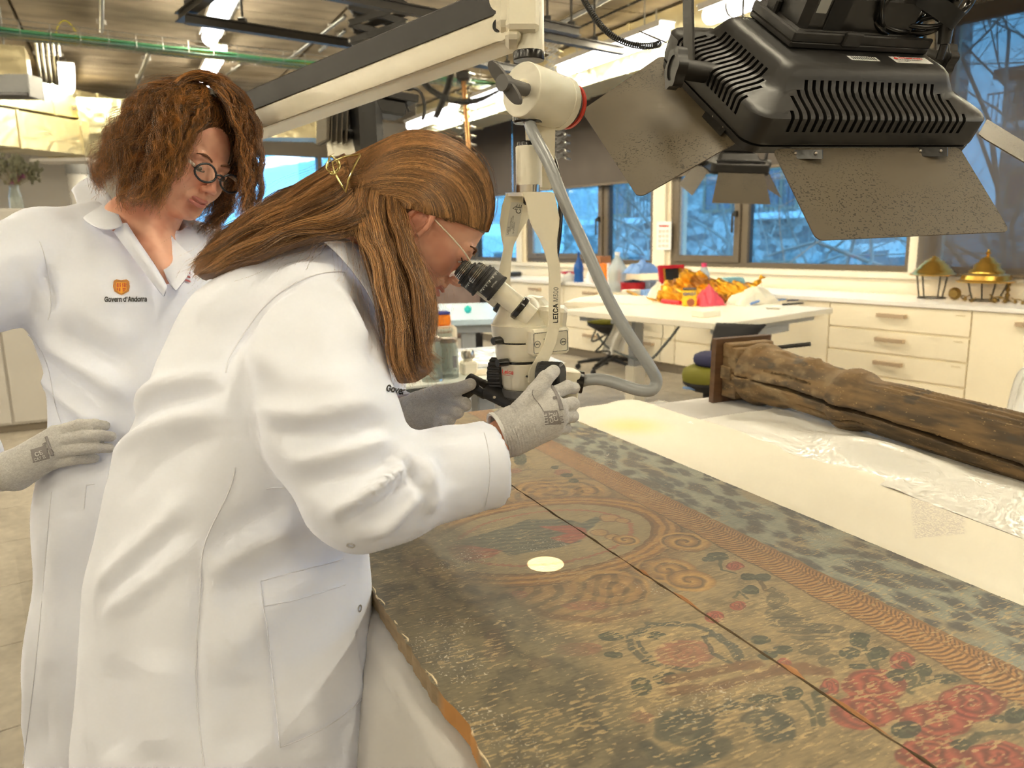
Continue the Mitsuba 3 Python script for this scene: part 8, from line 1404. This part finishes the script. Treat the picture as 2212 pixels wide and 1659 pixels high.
# ---------------------------------------------------------------- outside the windows
mat('facade', (232, 236, 238), .8); mat('stone', proc(lambda p, n, uv: mix(lin((120, 122, 124)), lin((206, 208, 206)), smoothstep(.3, .8, voronoi((p.x * .7 - p.y * .7) * 3.2 + fbm(p.x * 3, p.z * 3, 0, 2), p.z * 5.0)[2] * .6 + .4 * fbm(p.x * 6, p.y * 6, p.z * 6, 2)))), .9)
mat('ext_glass', (90, 96, 110), .12, spec=.8); mat('ext_frame', (150, 132, 108), .6); mat('ext_dark', (60, 62, 66), .6); mat('bark', proc(lambda p, n, uv: mix(lin((120, 116, 110)), lin((176, 172, 166)), fbm(p.x * 5, p.y * 5, p.z * 2, 2))), .9)
mat('asphalt', (120, 120, 118), .9); mat('evergreen', (120, 150, 132), .9)
k = thing('street', 'ground outside below the windows', 'ground'); add(k, wbox(60, -40, 7.6, 70, -5.2, -5.0), 'mat_asphalt')
def building(label, t0, t1, s, z1, m, rows, cols, ww, wh, balcony, zb=-5.0):
    k = thing('building', label, 'building', 'apartment houses across the street'); add(k + '__wall', wbox(t0, t1, s, s + 8, zb, z1), m); add(k + '__roof', wbox(t0 + .3, t1 - .3, s - .4, s + 8.3, z1, z1 + .3), 'mat_ext_dark')
    for i, z in enumerate(rows):
        for j, t in enumerate(cols):
            w = add(k + '__window', cat([wbox(t + ww, t - ww, s - .06, s + .02, z, z + .09), wbox(t + ww, t - ww, s - .06, s + .02, z + wh - .09, z + wh), wbox(t + ww, t + ww - .09, s - .06, s + .02, z, z + wh), wbox(t - ww + .09, t - ww, s - .06, s + .02, z, z + wh), wbox(t + .04, t - .04, s - .06, s + .02, z, z + wh)]), 'mat_ext_frame')
            add(w + '__pane', wbox(t + ww - .05, t - ww + .05, s - .03, s - .005, z + .05, z + wh - .05), 'mat_ext_glass')
            if balcony and (i + j) % 2 == 0:
                b = add(k + '__balcony', wbox(t + ww + .5, t - ww - .5, s - 1.0, s, z - .28, z - .1), 'mat_facade')
                add(b + '__railing', cat([wbox(t + ww + .48, t - ww - .48, s - .98, s - .94, z + .85, z + .9)] + [wbox(u + .012, u - .012, s - .98, s - .955, z - .1, z + .86) for u in np.linspace(t - ww - .45, t + ww + .45, 14)]), 'mat_ext_dark')
_rw = [-3.6, -.75, 2.1, 4.95, 7.8]
building('plain bright apartment house seen through the window by the microscope', 62, 25.2, 24, 12, 'mat_facade', _rw, [27.0, 30.0, 33.6, 37.2, 41, 45, 49, 53, 57], .8, 1.35, False)
building('stone apartment house with balconies seen right of the hose', 25.0, 13.0, 21, 11, 'mat_stone', _rw, [14.6, 17.0, 19.4, 21.8, 24.0], .62, 1.3, True)
building('stone house behind the bare trees', 12.2, 2.5, 30, 6.4, 'mat_stone', _rw[:4], [4, 6.5, 9, 11.3], .6, 1.2, True)
building('far house seen through the end wall window', 75, 58, 4, 3.0, 'mat_facade', _rw[:3], [60, 64, 68, 72], .8, 1.3, False)
def bare_tree(label, base, h, seed, spread=.6, depth=7):
    r = np.random.default_rng(seed); segs = []
    def grow(p, d, l, w, n):
        q = [p]; dd = d.copy()
        for _ in range(3): dd = unit(dd + r.normal(0, .10, 3)); q.append(q[-1] + dd * l / 3)
        if min(v_ @ NW for v_ in q) > 7.25: segs.append((q, w, n))
        if n == 0: return
        for _ in range(2 if r.random() < .55 else 3):
            v = unit(dd + r.normal(0, spread, 3) + [0, 0, .12]); grow(q[-1] if r.random() < .7 else q[2], v, l * r.uniform(.66, .86), w * .60, n - 1)
    grow(np.asarray(base, float), np.array([0, 0, 1.0]), h * .30, h * .0095, depth)
    k = thing('bare_tree', label, 'tree', 'bare trees outside'); g = lambda q, w, n: tube(q, np.linspace(w, w * .7, len(q)), 6 if n > 3 else 4, False)
    add(k + '__trunk', g(*segs[0]), 'mat_bark', True); add(k + '__branches', cat([g(*s) for s in segs[1:]]), 'mat_bark', True); L(k + '__branches', None, kind='stuff')
for i, (t, s, h, sd, lb) in enumerate([(6.2, 13.5, 12.5, 1, 'bare tree outside the window behind the small hanging light'), (4.4, 11.5, 11, 2, 'bare tree outside right of the mullion'), (3.0, 15, 13, 3, 'bare tree outside left of the brass domes'), (1.4, 12, 12, 4, 'bare tree seen through the lowered screen blind'), (.2, 16, 14, 5, 'bare tree behind the screen blind at the right edge'), (8.0, 16, 12, 6, 'bare tree in front of the stone house'), (5.2, 18, 14, 7, 'bare tree farther back behind the mullion'), (2.2, 10.6, 10.5, 8, 'nearest bare tree outside the screen blind')]):
    bare_tree(lb, W3(t * (s / 6.75) * .97, s, -5), h, sd)
k = thing('conifer', 'green conifer outside behind the bare branches', 'tree'); _c = W3(15.2, 26.5, -5); rng = np.random.default_rng(3)
add(k + '__trunk', rod(_c, _c + [0, 0, 9], .15, 8, .03), 'mat_bark'); _cl = []
for i in range(260):
    z = rng.uniform(1, 9.4); rr = (9.8 - z) * .26; a = rng.uniform(0, 6.28); u = np.array([math.cos(a), math.sin(a), -.35]); _cl.append(tube([_c + [0, 0, z], _c + [0, 0, z] + u * rr], [.10, .01], 4))
add(k + '__foliage', cat(_cl), 'mat_evergreen'); L(k + '__foliage', None, kind='stuff')
